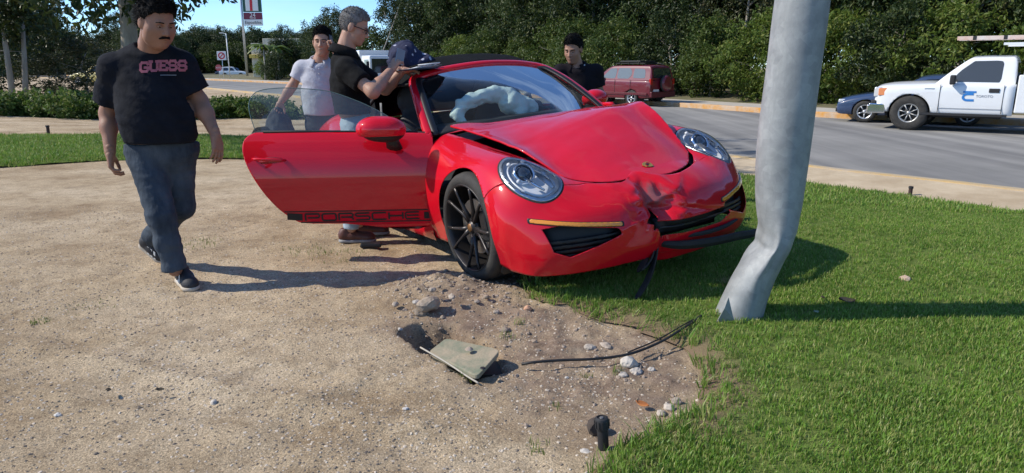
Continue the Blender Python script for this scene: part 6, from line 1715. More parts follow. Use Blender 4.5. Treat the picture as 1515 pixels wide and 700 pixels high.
def hair_mesh(root, hc, M, org, m, top=.014, lines=((-.13, -.035, -.005, .028, .055, .10), (-.062, -.048, -.018, .030, .064, .078)), tuftn=.006, seed=0, strand=.018, sc_=1.0):
    pr = [ell((0, -.014, .036), (.080 + top * .3, .100 + top * .4, .092 + top)), ell((0, .010, .075), (.062, .070, .055 + top * .6))]
    def cut(p): return np.interp(p[..., 1], *lines) - p[..., 2] + .010 * vnoise(p + seed, 60, 2)
    def ear(p): return np.minimum(.016 - np.hypot((p[..., 1] + .004) * .8, (p[..., 2] + .012) * .5), np.abs(p[..., 0]) - .06)
    v, f = sdf_mesh(pr, .0045, .02, cuts=[cut, ear], noise=lambda p: tuftn * vnoise(np.stack([p[..., 0], p[..., 1], p[..., 2] * .5], -1), 55, 3))
    r = np.random.default_rng(seed + 5); n = 3200; fi = r.integers(0, len(f), n); q = v[f[fi]]; c = q.mean(1) + r.normal(size=(n, 3)) * .002
    nn = np.cross(q[:, 1] - q[:, 0], q[:, 3] - q[:, 0]); nn /= np.linalg.norm(nn, axis=1, keepdims=True) + 1e-12; ok = (np.abs(nn).sum(1) > .1) & (c[:, 2] > np.interp(c[:, 1], *lines) + .006); c = c[ok]; nn = nn[ok]; n = len(c)
    flow = np.stack([r.normal(size=n) * .35, -.25 + r.normal(size=n) * .5 + .9 * (c[:, 1] > .03), -.55 * (c[:, 2] < .07) + .15 * r.normal(size=n)], 1)
    d = nn * .55 + flow; d /= np.linalg.norm(d, axis=1, keepdims=True); s2 = np.cross(d, nn + .01); s2 /= np.linalg.norm(s2, axis=1, keepdims=True) + 1e-9
    L = (strand * r.uniform(.5, 1.3, n))[:, None]; W = .0022
    tv = np.stack([c - nn * .004 - s2 * W, c - nn * .004 + s2 * W, c + d * L], 1).reshape(-1, 3)
    allv = np.concatenate([v, tv]); allf = [tuple(x) for x in f] + [(len(v) + 3 * i, len(v) + 3 * i + 1, len(v) + 3 * i + 2) for i in range(n)]
    mk('hair', (allv * sc_) @ M.T + hc - org, allf, m, root)
def shoe(root, heel, toe, org, mm, sole_m, stripes=None, up=(0, 0, 1), name='shoe'):
    f = unit(toe - heel); s = unit(np.cross(f, up)); u = np.cross(s, f); M = np.stack([f, s, u], 1); L = np.linalg.norm(toe - heel)
    pr = [rcone((.035, 0, .045), (.10, 0, .050), .042, .044), rcone((.10, 0, .046), (L - .055, 0, .034), .045, .040), ell((L - .06, 0, .034), (.060, .046, .036)), rcone((.04, 0, .07), (.055, 0, .10), .040, .038)]
    v, f_ = sdf_mesh(pr, .007, .02, cuts=[lambda p: .016 - p[..., 2], lambda p: p[..., 2] - .105])
    t = bpy.data.objects.new(name, None); col.objects.link(t); t.parent = root
    mk('upper', v @ M.T + heel - org, f_, mm, t)
    v, f_ = sdf_mesh([rcone((.040, 0, .012), (.11, 0, .012), .046, .046), rcone((.11, 0, .012), (L - .055, 0, .012), .046, .047), ell((L - .06, 0, .012), (.066, .050, .03))], .007, .015, cuts=[lambda p: -p[..., 2], lambda p: p[..., 2] - .024])
    mk('sole', v @ M.T + heel - org, f_, sole_m, t)
    if stripes:
        for k in range(3):
            for sd in (-1, 1):
                g = B(); a = A3(.105 + .026 * k, sd * .0445, .028); b_ = A3(.085 + .026 * k, sd * .034, .078); w_ = A3(.007, 0, 0)
                q = [a - w_, a + w_, b_ + w_, b_ - w_]; q = [M @ (x + A3(0, sd * .004, 0)) + heel - org for x in q]; g.add(q, [(0, 1, 2, 3)]); o = g.build('stripe', stripes, t); solid(o, .002, 0)
    g = B()
    for k in range(4): pass
    return t
def limb_cut(a, b_, frac, rad):
    a = np.asarray(a, float); b_ = np.asarray(b_, float); L = np.linalg.norm(b_ - a); d = (b_ - a) / L
    def c(p):
        q = p - a; t = q @ d; r_ = np.sqrt(np.maximum(0, (q * q).sum(-1) - t * t)); return np.minimum(t - frac * L, rad - r_)
    return c
def make_person(label, J, skin, hairm, shirt_m, pant_m, build, opts):
    """J: joints in world space.  One continuous skin body (with head and hands) plus clothing as children."""
    base = A3(J['base'][0], J['base'][1], J['base'][2]); t = thing('person', label, 'person', tuple(base)); org = base
    M = frame(J['face'], J.get('face_up', (0, 0, 1))); hc = J['head']
    bw = build['w']; bd = build['d']; fwd = unit(J['fwd']); sd = unit(np.cross(fwd, (0, 0, 1))); MB = np.stack([sd, fwd, A3(0, 0, 1)], 1)
    ch, be, pe = J['chest'], J['belly'], J['pelvis']
    # ---- body
    pr = [ell(ch, (bw * .86, bd * .86, .17), MB), ell(be, (build['bw'] * .93, build['bd'] * .93, .16), MB), ell(pe, (build['hw'] * .9, bd * .85, .13), MB), rcone(J['neck'] - A3(0, 0, .04), hc + M @ A3(0, -.015, -.06), .066 * build.get('nk', 1), .058 * build.get('nk', 1))]
    ar = build['arm']
    for s_ in 'RL':
        pr += [rcone(ch * .35 + J['S' + s_] * .65 + A3(0, 0, .0), J['S' + s_], .07, ar * 1.05), rcone(J['S' + s_], J['E' + s_], ar, ar * .80), rcone(J['E' + s_], J['E' + s_] * .65 + J['W' + s_] * .35, ar * .80, ar * .80), rcone(J['E' + s_] * .65 + J['W' + s_] * .35, J['W' + s_], ar * .80, ar * .56)]
        lg_ = build['leg']
        pr += [rcone(J['H' + s_], J['K' + s_], lg_ * .92, lg_ * .62), rcone(J['K' + s_], J['A' + s_], lg_ * .60, lg_ * .42)]
    vb, fb = sdf_mesh(pr, .010, .035)
    vh, fh = sdf_mesh(head_parts(build.get('fat', 0)) + [rcone((0, -.018, -.085), M.T @ (J['neck'] + A3(0, 0, .02) - hc), .055, .06)], .0036, .022)
    hs = build.get('hs', 1.0); parts = [(vb, fb), ((vh * hs) @ M.T + hc, fh)]
    for s_, (dr, sg, pn, cu, spd, th) in J['hands'].items():
        v, f = sdf_mesh(hand_prims(J['W' + s_], dr, sg, pn, cu, spd, th), .0042, .014); parts.append((v, f))
    v, f = joinvf(*parts); mk('body', v - org, f, skin, t)
    eyes_etc(t, hc, M, org, opts.get('brow_m', hairm), True, opts.get('moustache', False), skin, hs)
    hair_mesh(t, hc, M, org, hairm, sc_=hs, **opts.get('hair', {}))
    # ---- shirt
    hem = J['hem']; sl = build['sleeve']
    sp = [ell(ch + A3(0, 0, .01), (bw, bd, .20), MB), ell((ch + be) / 2, (max(bw, build['bw']) * .985, (bd + build['bd']) / 2, .20), MB), ell(be, (build['bw'], build['bd'], .20), MB), ell(be - A3(0, 0, .10), (build['bw'] * .97, build['bd'] * .95, .17), MB)]
    sp += [rcone(J['neck'] - A3(0, 0, .045), J['neck'] - A3(0, 0, .012), .10, .072)]
    cuts = [lambda p: (hem[0] - p[..., 2]) + (p[..., 0] - org[0]) * hem[1] + .006 * vnoise(p, 9, 1)]
    for s_ in 'RL':
        a, b_ = J['S' + s_], J['E' + s_]
        sp += [rcone(J['neck'] * .62 + a * .38 - A3(0, 0, .034 - build.get('trap', 0)), a, .070, ar + .020 + build.get('slx', 0)), rcone(a, a + (b_ - a) * .98, ar + .021 + build.get('slx', 0), ar + .020 + build.get('slx', 0) * 1.4)]
        cuts.append(limb_cut(a, b_, sl, .115))
    nc = M @ A3(0, .01, 0)
    cuts.append(lambda p: .074 * build.get('nk', 1) - np.sqrt(((p - (J['neck'] + A3(0, 0, .035) + fwd * .028)) ** 2 * A3(1, 1, 1.35)).sum(-1)))
    wr = build.get('wr', .006)
    dn = unit(A3(.35, .1, 1.0))
    def wrink(p):
        q = np.stack([p[..., 0] * 1.0, p[..., 1] * 1.0, p[..., 2] * 2.2 + p[..., 0] * build.get('wslant', .9)], -1)
        return wr * vnoise(q, 7, 2) + wr * .5 * vnoise(q + 9, 17, 2)
    v, f = sdf_mesh(sp, .009, .04, cuts=cuts, noise=wrink); shirt = mk('shirt', v - org, f, shirt_m, t)
    shirt_vf = (v, f)
    # ---- trousers
    waist = J.get('waist', pe[2] + .10)
    lg_ = build['leg']
    tp = [ell(pe, (build['hw'], bd * .95, .16), MB), ell(pe + A3(0, 0, .06), (build['hw'] * .98, bd * .95, .12), MB)]
    cuts = [lambda p: p[..., 2] - waist - .005 * vnoise(p, 8, 1)]
    for s_ in 'RL':
        K = J['K' + s_]; Aa = J['A' + s_]
        tp += [rcone(J['H' + s_], K, lg_ * 1.06, lg_ * .80), rcone(K, K * .5 + Aa * .5, lg_ * .79, lg_ * .72), rcone(K * .5 + Aa * .5, Aa, lg_ * .72, lg_ * .70)]
        cuts.append(limb_cut(K, Aa, 1.0, .11))
    def wrp(p):
        q = np.stack([p[..., 0] * .8, p[..., 1] * .8, p[..., 2] * 2.0], -1)
        low = smooth(pe[2] - .45, pe[2] - .75, p[..., 2])
        return (.007 + .006 * low) * vnoise(q, 9, 2) + .004 * vnoise(q + 5, 24, 1)
    v, f = sdf_mesh(tp, .010, .028, cuts=cuts, noise=wrp); mk('trousers', v - org, f, pant_m, t)
    for s_ in 'RL':
        hl, te, up = J['foot' + s_]; shoe(t, hl, te, org, opts['shoe_m'], opts['sole_m'], opts.get('stripes'), up)
    return t, shirt_vf, M
def collar(root, J, org, m, M, nk=.074):
    """folded polo collar with a short open placket"""
    c = J['neck'] + A3(0, 0, .028); fw = unit(J['fwd']); sd = unit(np.cross(fw, (0, 0, 1))); v = []; n = 25
    for i in range(n):
        a = -math.pi * .86 + 2 * math.pi * .86 * i / (n - 1); dr = -fw * math.cos(a) + sd * math.sin(a)
        front_ = (1 - math.cos(a)) / 2
        for (r_, z_) in ((nk * 1.02, .030 - .050 * front_), (nk * 1.12, .040 - .050 * front_), (nk * 1.62, -.012 - .070 * front_)): v.append(c + dr * r_ * A3(1, 1, 1) + A3(0, 0, z_) - org)
    o = mk('collar', v, gfaces(n, 3), m, root); solid(o, .004, 0)

# ---------- man walking, lettered dark T-shirt
navy_tee = cloth('navy_tshirt', (.0085, .0098, .0145), .9, 9, .25)
jeans_d = mat('dark_jeans', (.026, .036, .050), .9, spec=.2, base2=(.070, .088, .110), vscale=8, bump=.8, bscale=30, bdist=.01, stretch=(1, 1, .5))
sneaker = mat('dark_sneaker', (.03, .03, .033), .7, bump=.2, bscale=120); sole_b = mat('beige_sole', (.48, .41, .32), .8); white_s = mat('white_stripe', (.7, .7, .68), .6)
g1 = gp(272, 432, 0)
J = dict(base=(at(245, 400, 4.12)[0], 4.12, 0.0),
    head=at(231, 32, 4.02), neck=at(223, 69, 4.12), face=A3(.80, -.52, -.38), fwd=A3(.32, -.95, 0),
    chest=at(224, 124, 4.14), belly=at(233, 172, 4.10), pelvis=at(240, 220, 4.14),
    SR=at(170, 103, 4.10), ER=at(160, 168, 4.16), WR=at(163, 226, 4.06), SL=at(265, 99, 4.18), EL=at(296, 150, 4.22), WL=at(319, 200, 4.10),
    HR=at(214, 226, 4.10), HL=at(262, 224, 4.18), KR=at(238, 318, 3.98), AR=at(259, 399, 3.99), KL=at(268, 305, 4.20), AL=at(224, 352, 4.46),
    hem=(at(235, 209, 4.12)[2], -.02), waist=at(235, 208, 4.12)[2] - .012,
    hands=dict(R=(A3(.02, -.12, -1), 1, A3(.85, .35, .0), .75, .3, .7), L=(A3(.12, -.2, -1), -1, A3(-.75, .3, -.1), .35, .5, .9)))
tr_ = gp(287, 431, 0.0); J['footR'] = (tr_ + A3(-.17, .205, .004), tr_ + A3(0, -.005, .0), (0, 0, 1))
tl_ = gp(247, 391, 0.0); J['footL'] = (at(209, 360, 4.52), tl_ + A3(0, 0, .012), unit(A3(.25, -.45, .85)))
b1_ = dict(hs=1.05, w=.200, d=.140, bw=.210, bd=.170, hw=.205, arm=.054, leg=.098, sleeve=.74, slx=.014, trap=.030, fat=1.6, nk=1.12, wr=.010)
man1, sv1, Mh = make_person('man in dark navy lettered T-shirt and jeans walking across the gravel', J, skin1, hair_b, navy_tee, jeans_d, b1_, dict(moustache=True, shoe_m=sneaker, sole_m=sole_b, stripes=white_s, hair=dict(top=.024, tuftn=.012, strand=.026)))
# chest lettering: slab capitals laid on the shirt front
GL_ = {'G': [[(.95, .78), (.8, .95), (.2, .95), (.02, .78), (.02, .22), (.2, .05), (.8, .05), (.97, .22), (.97, .45), (.55, .45)]],
       'U': [[(.08, 1), (.08, .22), (.25, .04), (.75, .04), (.92, .22), (.92, 1)], [(-.06, .97), (.24, .97)], [(.76, .97), (1.06, .97)]],
       'E': [[(.12, .05), (.12, .95)], [(0, .95), (.95, .95), (.95, .75)], [(0, .05), (.95, .05), (.95, .25)], [(.12, .5), (.65, .5)]],
       'S': [[(.93, .75), (.78, .95), (.22, .95), (.05, .78), (.05, .62), (.2, .5), (.8, .48), (.95, .34), (.95, .2), (.78, .04), (.2, .04), (.04, .24)]]}
shirt_bvh = BVHTree.FromPolygons([tuple(p) for p in sv1[0]], [tuple(int(i) for i in f) for f in sv1[1]])
pinkish = mat('faded_pink_print', (.42, .13, .16), .8, base2=(.30, .08, .11), vscale=60)
def print_on(bvh, word, glyphs, c0, c1, h_px, hw, m, name, root, org, Yd, lw, arcp=0.0, off=.003):
    """lay stroke lettering on a garment: strokes are cast from in front onto the cloth"""
    n = len(word)
    for i, ch in enumerate(word):
        g = B()
        for pl in glyphs[ch]:
            for (a, b_) in zip(pl[:-1], pl[1:]):
                L = math.hypot((b_[0] - a[0]) * lw, (b_[1] - a[1]) * h_px) + 1e-6; ns = max(2, int(L / 1.6) + 1); nx_, ny_ = -(b_[1] - a[1]) * h_px / L * hw, (b_[0] - a[0]) * lw / L * hw
                v = []; ok = True
                ext = hw * .8 / L
                for k in range(ns):
                    t = -ext + (1 + 2 * ext) * k / (ns - 1)
                    for sg in (-1, 1):
                        gx_ = (a[0] + (b_[0] - a[0]) * t) * lw + nx_ * sg; gy_ = (a[1] + (b_[1] - a[1]) * t) * h_px + ny_ * sg
                        u = i * (c1[0] - c0[0]) / (n - 1 if n > 1 else 1)
                        fr_ = i / max(1, n - 1)
                        px = c0[0] + u + gx_; py = c0[1] + (c1[1] - c0[1]) * fr_ - gy_ - arcp * math.sin(math.pi * fr_) + (c1[1] - c0[1]) / max(1, n - 1) * gx_ / max(lw, 1) * .6
                        r_ = unit(ray(px, py)); hit = bvh.ray_cast(Vector((0, 0, CH)), Vector(r_))
                        if hit[0] is None: ok = False; break
                        v.append(np.array(hit[0]) + np.array(hit[1]) * off - org)
                    if not ok: break
                if ok: g.add(v, [(2 * k, 2 * k + 1, 2 * k + 3, 2 * k + 2) for k in range(ns - 1)])
        if g.v: g.build('letter', m, root, fixn=False)
org1 = A3(*man1.location)
print_on(shirt_bvh, 'GUESS', GL_, (208, 107), (264, 104.5), 14.5, 1.9, pinkish, 'letter', man1, org1, 4.0, 11.5, 1.2)
g = B(); v = []
for k in range(12):
    px = 237 + 24 * k / 11
    for dy in (0, 1.3):
        hit = shirt_bvh.ray_cast(Vector((0, 0, CH)), Vector(unit(ray(px, 111.0 - .5 * k / 11 + dy)))); v.append(np.array(hit[0]) + np.array(hit[1]) * .003 - org1)
g.add(v, [(2 * k, 2 * k + 1, 2 * k + 3, 2 * k + 2) for k in range(11)]); g.build('print_line', mat('grey_thread', (.16, .18, .20), .8), man1, fixn=False)

# ---------- grey-haired man writing on the roof
black_polo = cloth('black_polo', (.0065, .0065, .007), .8, 10, .25); jeans_l = mat('pale_jeans', (.26, .34, .42), .9, spec=.2, base2=(.42, .50, .57), vscale=7, bump=.4, bscale=30, bdist=.01)
brown_shoe = mat('brown_leather', (.10, .035, .025), .5, bump=.2, bscale=60); rub_w = mat('grey_rubber', (.30, .30, .30), .8)
Y2 = 5.16
J = dict(base=(at(518, 340, Y2)[0], Y2, 0.0), head=at(524, 40, Y2), neck=at(510, 78, Y2), face=A3(.93, .02, -.36), fwd=A3(.95, .30, 0),
    chest=at(514, 120, Y2 + .02), belly=at(521, 152, Y2 + .02), pelvis=at(528, 196, Y2 + .03),
    SR=at(512, 104, Y2 - .17), ER=at(552, 136, Y2 - .30), WR=at(578, 104, Y2 - .02), SL=at(524, 102, Y2 + .22), EL=at(570, 132, Y2 + .30), WL=at(596, 104, Y2 + .24),
    HR=at(527, 208, Y2 - .07), HL=at(531, 206, Y2 + .12), KR=at(522, 278, Y2 - .06), AR=at(520, 338, Y2 - .07), KL=at(528, 276, Y2 + .14), AL=at(532, 330, Y2 + .14),
    hem=(at(520, 168, Y2)[2], 0.0), waist=at(520, 164, Y2)[2],
    hands=dict(R=(A3(.35, .25, .55), -1, A3(.45, .75, -.2), 1.0, .2, .6), L=(A3(.9, .1, -.05), -1, A3(.0, -.1, -1), .45, .3, .8)))
f2 = gp(556, 357, 0.0); J['footR'] = (f2 + A3(-.27, -.02, 0), f2, (0, 0, 1)); J['footL'] = (f2 + A3(-.21, .22, 0), f2 + A3(.06, .25, 0), (0, 0, 1))
b2_ = dict(w=.190, d=.122, bw=.165, bd=.128, hw=.160, arm=.052, leg=.085, sleeve=.62, wr=.008)
man2, sv2, Mh2 = make_person('grey-haired man in black polo and pale jeans leaning on the car roof', J, skin2, hair_g, black_polo, jeans_l, b2_, dict(shoe_m=brown_shoe, sole_m=rub_w, hair=dict(top=.008, tuftn=.003, strand=.010)))
org2 = A3(*man2.location); collar(man2, J, org2, black_polo, Mh2)
hc = J['head']; fr = bpy.data.objects.new('glasses', None); col.objects.link(fr); fr.parent = man2
gm = mat('glasses_black', (.01, .01, .012), .3)
for s_ in (-1, 1):
    g = B(); cpts = [hc + Mh2 @ A3(s_ * .033 + .024 * math.cos(a), .100, .002 + .018 * math.sin(a)) - org2 for a in np.linspace(0, 2 * math.pi, 17)]
    g.tube(cpts, .0026, 6, cap=False); g.build('lens_rim', gm, fr, smooth=True)
    g = B(); g.tube([hc + Mh2 @ A3(s_ * .058, .098, .008) - org2, hc + Mh2 @ A3(s_ * .082, .04, .008) - org2, hc + Mh2 @ A3(s_ * .086, -.02, .006) - org2], .0034, 6); g.build('temple', gm, fr, smooth=True)
g = B(); g.tube([hc + Mh2 @ A3(-.010, .104, .006) - org2, hc + Mh2 @ A3(.010, .104, .006) - org2], .0025, 6); g.build('bridge', gm, fr)
# belt is hidden; phone in his near hand
t = thing('phone', 'grey smartphone held up in the hand of the grey-haired man', 'phone'); q = at(592, 84, Y2 + .03); t.location = q; t.rotation_euler = (R(68), R(20), R(28))
g = B(); g.box((0, 0, 0), (.064, .120, .009)); ph = g.build('phone_body', mat('phone_grey', (.30, .31, .33), .35, metal=.4), t, bev=.004)
g = B(); g.box((0, .003, .0052), (.056, .105, .001)); g.build('screen', mat('phone_glass', (.20, .22, .24), .1), t)

# ---------- man in pale grey polo on the phone
grey_polo = cloth('pale_grey_polo', (.46, .46, .50), .6, 12, .06); dark_trou = cloth('dark_trousers', (.035, .038, .045), .2, 20)
Y3 = 6.72
J = dict(base=(at(470, 290, Y3)[0], Y3, float(gh(at(470, 290, Y3)[0], Y3))), head=at(477, 62, Y3 - .03), neck=at(473, 92, Y3 + .02), face=A3(.05, -1, -.06), fwd=A3(.15, -1, 0),
    chest=at(474, 118, Y3 + .03), belly=at(476, 150, Y3 + .02), pelvis=at(478, 178, Y3 + .03),
    SR=at(447, 101, Y3 + .02), ER=at(432, 128, Y3 + .0), WR=at(415, 152, Y3 - .02), SL=at(503, 103, Y3 + .05), EL=at(515, 124, Y3 - .12), WL=at(497, 80, Y3 - .12),
    HR=at(465, 184, Y3 + .03), HL=at(491, 184, Y3 + .03), KR=at(464, 236, Y3 + .02), AR=at(462, 284, Y3 + .05), KL=at(493, 236, Y3 + .02), AL=at(495, 284, Y3 + .05),
    hem=(at(476, 170, Y3)[2], 0.0), waist=at(476, 167, Y3)[2],
    hands=dict(R=(A3(-.25, -.1, -.9), 1, A3(.2, -.9, .0), 1.2, .2, .6), L=(A3(-.12, .05, 1), -1, A3(-.9, .1, -.1), .9, .2, .7)))
for s_ in 'RL': a = J['A' + s_]; zf = J['base'][2]; J['A' + s_] = A3(a[0], a[1], zf + .09); J['foot' + s_] = (A3(a[0], a[1] + .07, zf), A3(a[0] + (.04 if s_ == 'L' else -.03), a[1] - .20, zf), (0, 0, 1))
b3_ = dict(w=.190, d=.125, bw=.180, bd=.145, hw=.165, arm=.050, leg=.080, sleeve=.60, wr=.007, fat=.4)
man3, sv3, Mh3 = make_person('man in pale grey polo holding a phone to his ear and a dark jacket', J, skin2, hair_b, grey_polo, dark_trou, b3_, dict(shoe_m=brown_shoe, sole_m=rub_w, hair=dict(top=.016, tuftn=.007)))
org3 = A3(*man3.location); collar(man3, J, org3, grey_polo, Mh3)
g = B()
for k in range(3):
    q = J['neck'] + unit(J['fwd']) * .118 + A3(0, 0, -.06 - .045 * k) - org3; g = B(); g.lathe([(0, .004), (.006, .003), (.007, 0)], 10, c=tuple(q), M=Matrix.Rotation(R(90), 3, 'X')); g.build('button', white_s, man3)
t = thing('phone', 'dark phone pressed to the ear of the man in grey polo', 'phone'); t.location = J['head'] + A3(.088, -.02, -.01); t.rotation_euler = (R(80), R(8), R(80))
g = B(); g.box((0, 0, 0), (.070, .145, .009)); g.build('phone_body', mat('phone_black', (.012, .012, .014), .3), t, bev=.004); g = B(); g.box((0, .0, .0052), (.062, .130, .001)); g.build('screen', MATS['phone_glass'], t)
# jacket hanging from his hand
wR = J['WR'] + A3(-.03, -.01, -.09); jk = thing('jacket', 'dark grey jacket hanging bunched from a man hand behind the door glass', 'jacket', tuple(wR - A3(0, 0, .33)))
o0 = A3(*jk.location); jm = cloth('charcoal_cloth', (.055, .058, .065), .5, 16, .2)
v, f = sdf_mesh([rcone(wR, wR + A3(.0, 0, -.10), .045, .10), rcone(wR + A3(0, 0, -.10), wR + A3(.02, 0, -.27), .115, .14), ell(wR + A3(-.02, 0, -.25), (.16, .08, .12)), rcone(wR + A3(.03, 0, -.2), wR + A3(.05, .02, -.33), .05, .04)], .010, .04, noise=lambda p: .018 * vnoise(np.stack([p[..., 0] * 2, p[..., 1] * 2, p[..., 2] * .8], -1), 11, 2))
mk('cloth', v - o0, f, jm, jk)
v, f = sdf_mesh([ell(wR + A3(-.11, -.07, -.19), (.12, .06, .065)), rcone(wR + A3(-.18, -.08, -.21), wR + A3(-.26, -.08, -.26), .04, .012)], .009, .03, noise=lambda p: .010 * vnoise(p, 14, 2)); mk('lining', v - o0, f, cloth('black_lining', (.008, .008, .009), .3, 20), jk)

# ---------- man in black polo behind the car
Y4 = 6.95
zf4 = float(gh(at(850, 280, Y4)[0], Y4)) + .03
J = dict(base=(at(852, 280, Y4)[0], Y4, zf4), head=at(848, 73, Y4 - .02), neck=at(853, 99, Y4 + .03), face=A3(-.42, -.80, -.32), fwd=A3(-.15, -1, 0),
    chest=at(855, 124, Y4 + .04), belly=at(856, 152, Y4 + .03), pelvis=at(857, 182, Y4 + .03),
    SR=at(829, 107, Y4 + .03), ER=at(822, 138, Y4 + .06), WR=at(828, 166, Y4 - .05), SL=at(881, 107, Y4 + .04), EL=at(887, 139, Y4 + .06), WL=at(886, 170, Y4 - .02),
    HR=at(845, 188, Y4 + .03), HL=at(870, 188, Y4 + .03), KR=at(844, 236, Y4 + .02), AR=at(843, 282, Y4 + .05), KL=at(872, 236, Y4 + .02), AL=at(873, 282, Y4 + .05),
    hem=(at(856, 178, Y4)[2], 0.0), waist=at(856, 175, Y4)[2],
    hands=dict(R=(A3(.1, -.1, -1), 1, A3(.8, -.3, 0), .6, .3, .7), L=(A3(0, -.1, -1), -1, A3(-.8, -.3, 0), .6, .3, .7)))
for s_ in 'RL': a = J['A' + s_]; J['A' + s_] = A3(a[0], a[1], zf4 + .09); J['foot' + s_] = (A3(a[0], a[1] + .07, zf4), A3(a[0] + (.04 if s_ == 'L' else -.03), a[1] - .20, zf4), (0, 0, 1))
b4_ = dict(w=.200, d=.125, bw=.185, bd=.140, hw=.165, arm=.053, leg=.080, sleeve=.66, wr=.006, fat=.5)
man4, sv4, Mh4 = make_person('man in black polo with white chest emblem standing behind the car', J, skin3, hair_b, cloth('black_plum_polo', (.010, .008, .011), .25, 18, .12), dark_trou, b4_, dict(shoe_m=brown_shoe, sole_m=rub_w, hair=dict(top=.016, tuftn=.007)))
org4 = A3(*man4.location); collar(man4, J, org4, MATS['black_plum_polo'], Mh4)
bv4 = BVHTree.FromPolygons([tuple(p) for p in sv4[0]], [tuple(int(i) for i in f) for f in sv4[1]])
print_on(bv4, 'A', {'A': [[(0, 0), (.55, 1), (1, 0)], [(.25, .35), (.8, .35)]]}, (859, 100), (859, 100), 9.5, .95, mat('emblem_white', (.6, .6, .62), .6), 'emblem', man4, org4, Y4, 7.0, 0.0, .006)

# ---------- things on the car roof
q = at(621, 100, 5.32); t = thing('clipboard', 'white papers on a dark clipboard lying on the black roof', 'clipboard', tuple(q + A3(0, 0, -.012)), (R(2), R(-4), R(-25)))
g = B(); g.box((0, 0, 0), (.235, .325, .005)); g.build('board', mat('clipboard_navy', (.012, .02, .05), .5), t, bev=.002)
for k, (dx, dy, rz) in enumerate(((-.01, .0, 2), (.008, -.01, -5), (.0, .012, 7))):
    v = [];
    for i in range(5):
        for j in range(5): v.append(((i / 4 - .5) * .205, (j / 4 - .5) * .285, .004 + .002 * k + .010 * max(0, i / 4 - .55) * (k + 1) + .006 * (j / 4) ** 3 * k))
    o = mk('paper', v, gfaces(5, 5), mat('paper_white', (.72, .74, .78), .8), t); o.location = (dx, dy, 0); o.rotation_euler = (0, 0, R(rz)); solid(o, .0008)
g = B(); g.tube([(.02, -.05, .03), (.15, .05, .035)], .004, 8); g.build('pen', white_s, t, smooth=True)
q = at(607, 96, 5.72); nb_ = thing('cloth_bundle', 'crumpled navy cloth bundle with white flecks lying on the black roof', 'bundle', tuple(q)); o0 = A3(*q)
navy = mat('navy_print_cloth', (.012, .016, .050), .85, bump=.4, bscale=18, bdist=.012)
def fleck():
    n, l = nodes_of(navy); b = n['Principled BSDF']; tcn = n.new('ShaderNodeTexCoord'); vo = n.new('ShaderNodeTexVoronoi'); vo.inputs['Scale'].default_value = 17; l.new(tcn.outputs['Object'], vo.inputs['Vector'])
    r = n.new('ShaderNodeValToRGB'); r.color_ramp.elements[0].position = .22; r.color_ramp.elements[1].position = .30; r.color_ramp.elements[0].color = (.45, .46, .55, 1); r.color_ramp.elements[1].color = (.012, .016, .050, 1); l.new(vo.outputs['Distance'], r.inputs['Fac']); l.new(r.outputs['Color'], b.inputs['Base Color'])
fleck()
c0 = at(598, 88, 5.72); 
v, f = sdf_mesh([ell(at(600, 86, 5.72), (.135, .10, .115)), ell(at(590, 72, 5.74), (.060, .06, .055)), ell(at(603, 68, 5.74), (.058, .06, .055)), ell(at(622, 92, 5.70), (.10, .09, .06)), rcone(at(585, 96, 5.70), at(640, 101, 5.68), .05, .03)], .009, .04, noise=lambda p: .034 * vnoise(p, 11, 3) + .010 * vnoise(p, 34, 2))
mk('cloth', v - o0, f, navy, nb_)
# ================================================================== LAMP POLE AND GROUND THINGS
def galv():
    m = mat('galvanised_steel', (.25, .262, .262), rough=.62, metal=.25, base2=(.35, .362, .36), vscale=9, bump=.06, bscale=60)
    n, l = nodes_of(m); b = n['Principled BSDF']
    t = n.new('ShaderNodeTexCoord'); v = n.new('ShaderNodeTexVoronoi'); v.inputs['Scale'].default_value = 26; l.new(t.outputs['Object'], v.inputs['Vector'])
    r = n.new('ShaderNodeValToRGB'); r.color_ramp.elements[0].color = (.80, .80, .81, 1); r.color_ramp.elements[1].color = (1.12, 1.12, 1.1, 1); l.new(v.outputs['Color'], r.inputs['Fac'])
    mm = n.new('ShaderNodeMixRGB'); mm.blend_type = 'MULTIPLY'; mm.inputs['Fac'].default_value = .7
    prev = b.inputs['Base Color'].links[0].from_socket; l.new(prev, mm.inputs['Color1']); l.new(r.outputs['Color'], mm.inputs['Color2'])
    z = n.new('ShaderNodeTexNoise'); z.inputs['Scale'].default_value = 3; z.inputs['Detail'].default_value = 8; z.inputs['Roughness'].default_value = .7
    mpn = n.new('ShaderNodeMapping'); mpn.inputs['Scale'].default_value = (2.5, 2.5, .6); l.new(t.outputs['Object'], mpn.inputs['Vector']); l.new(mpn.outputs['Vector'], z.inputs['Vector'])
    r2 = n.new('ShaderNodeValToRGB'); r2.color_ramp.elements[0].position = .52; r2.color_ramp.elements[1].position = .72; r2.color_ramp.elements[0].color = (0, 0, 0, 1); r2.color_ramp.elements[1].color = (.5, .5, .5, 1); l.new(z.outputs['Fac'], r2.inputs['Fac'])
    m3 = n.new('ShaderNodeMixRGB'); l.new(r2.outputs['Color'], m3.inputs['Fac']); l.new(mm.outputs['Color'], m3.inputs['Color1']); m3.inputs['Color2'].default_value = (.14, .155, .16, 1); l.new(m3.outputs['Color'], b.inputs['Base Color'])
    return m
galv_m = galv()
YP = 3.36
PC = [(1088, 482, 70), (1092, 468, 69), (1102, 440, 64), (1117, 405, 59), (1134, 372, 56), (1144, 352, 53), (1149, 334, 55), (1152, 300, 65), (1155, 260, 72), (1161, 200, 77), (1174, 100, 77), (1187, 0, 78)]
pb_ = gp(1092, 476, .02)
pole = thing('lamp_pole', 'bent galvanised steel lamp pole standing in the lawn before the red car', 'pole', tuple(pb_))
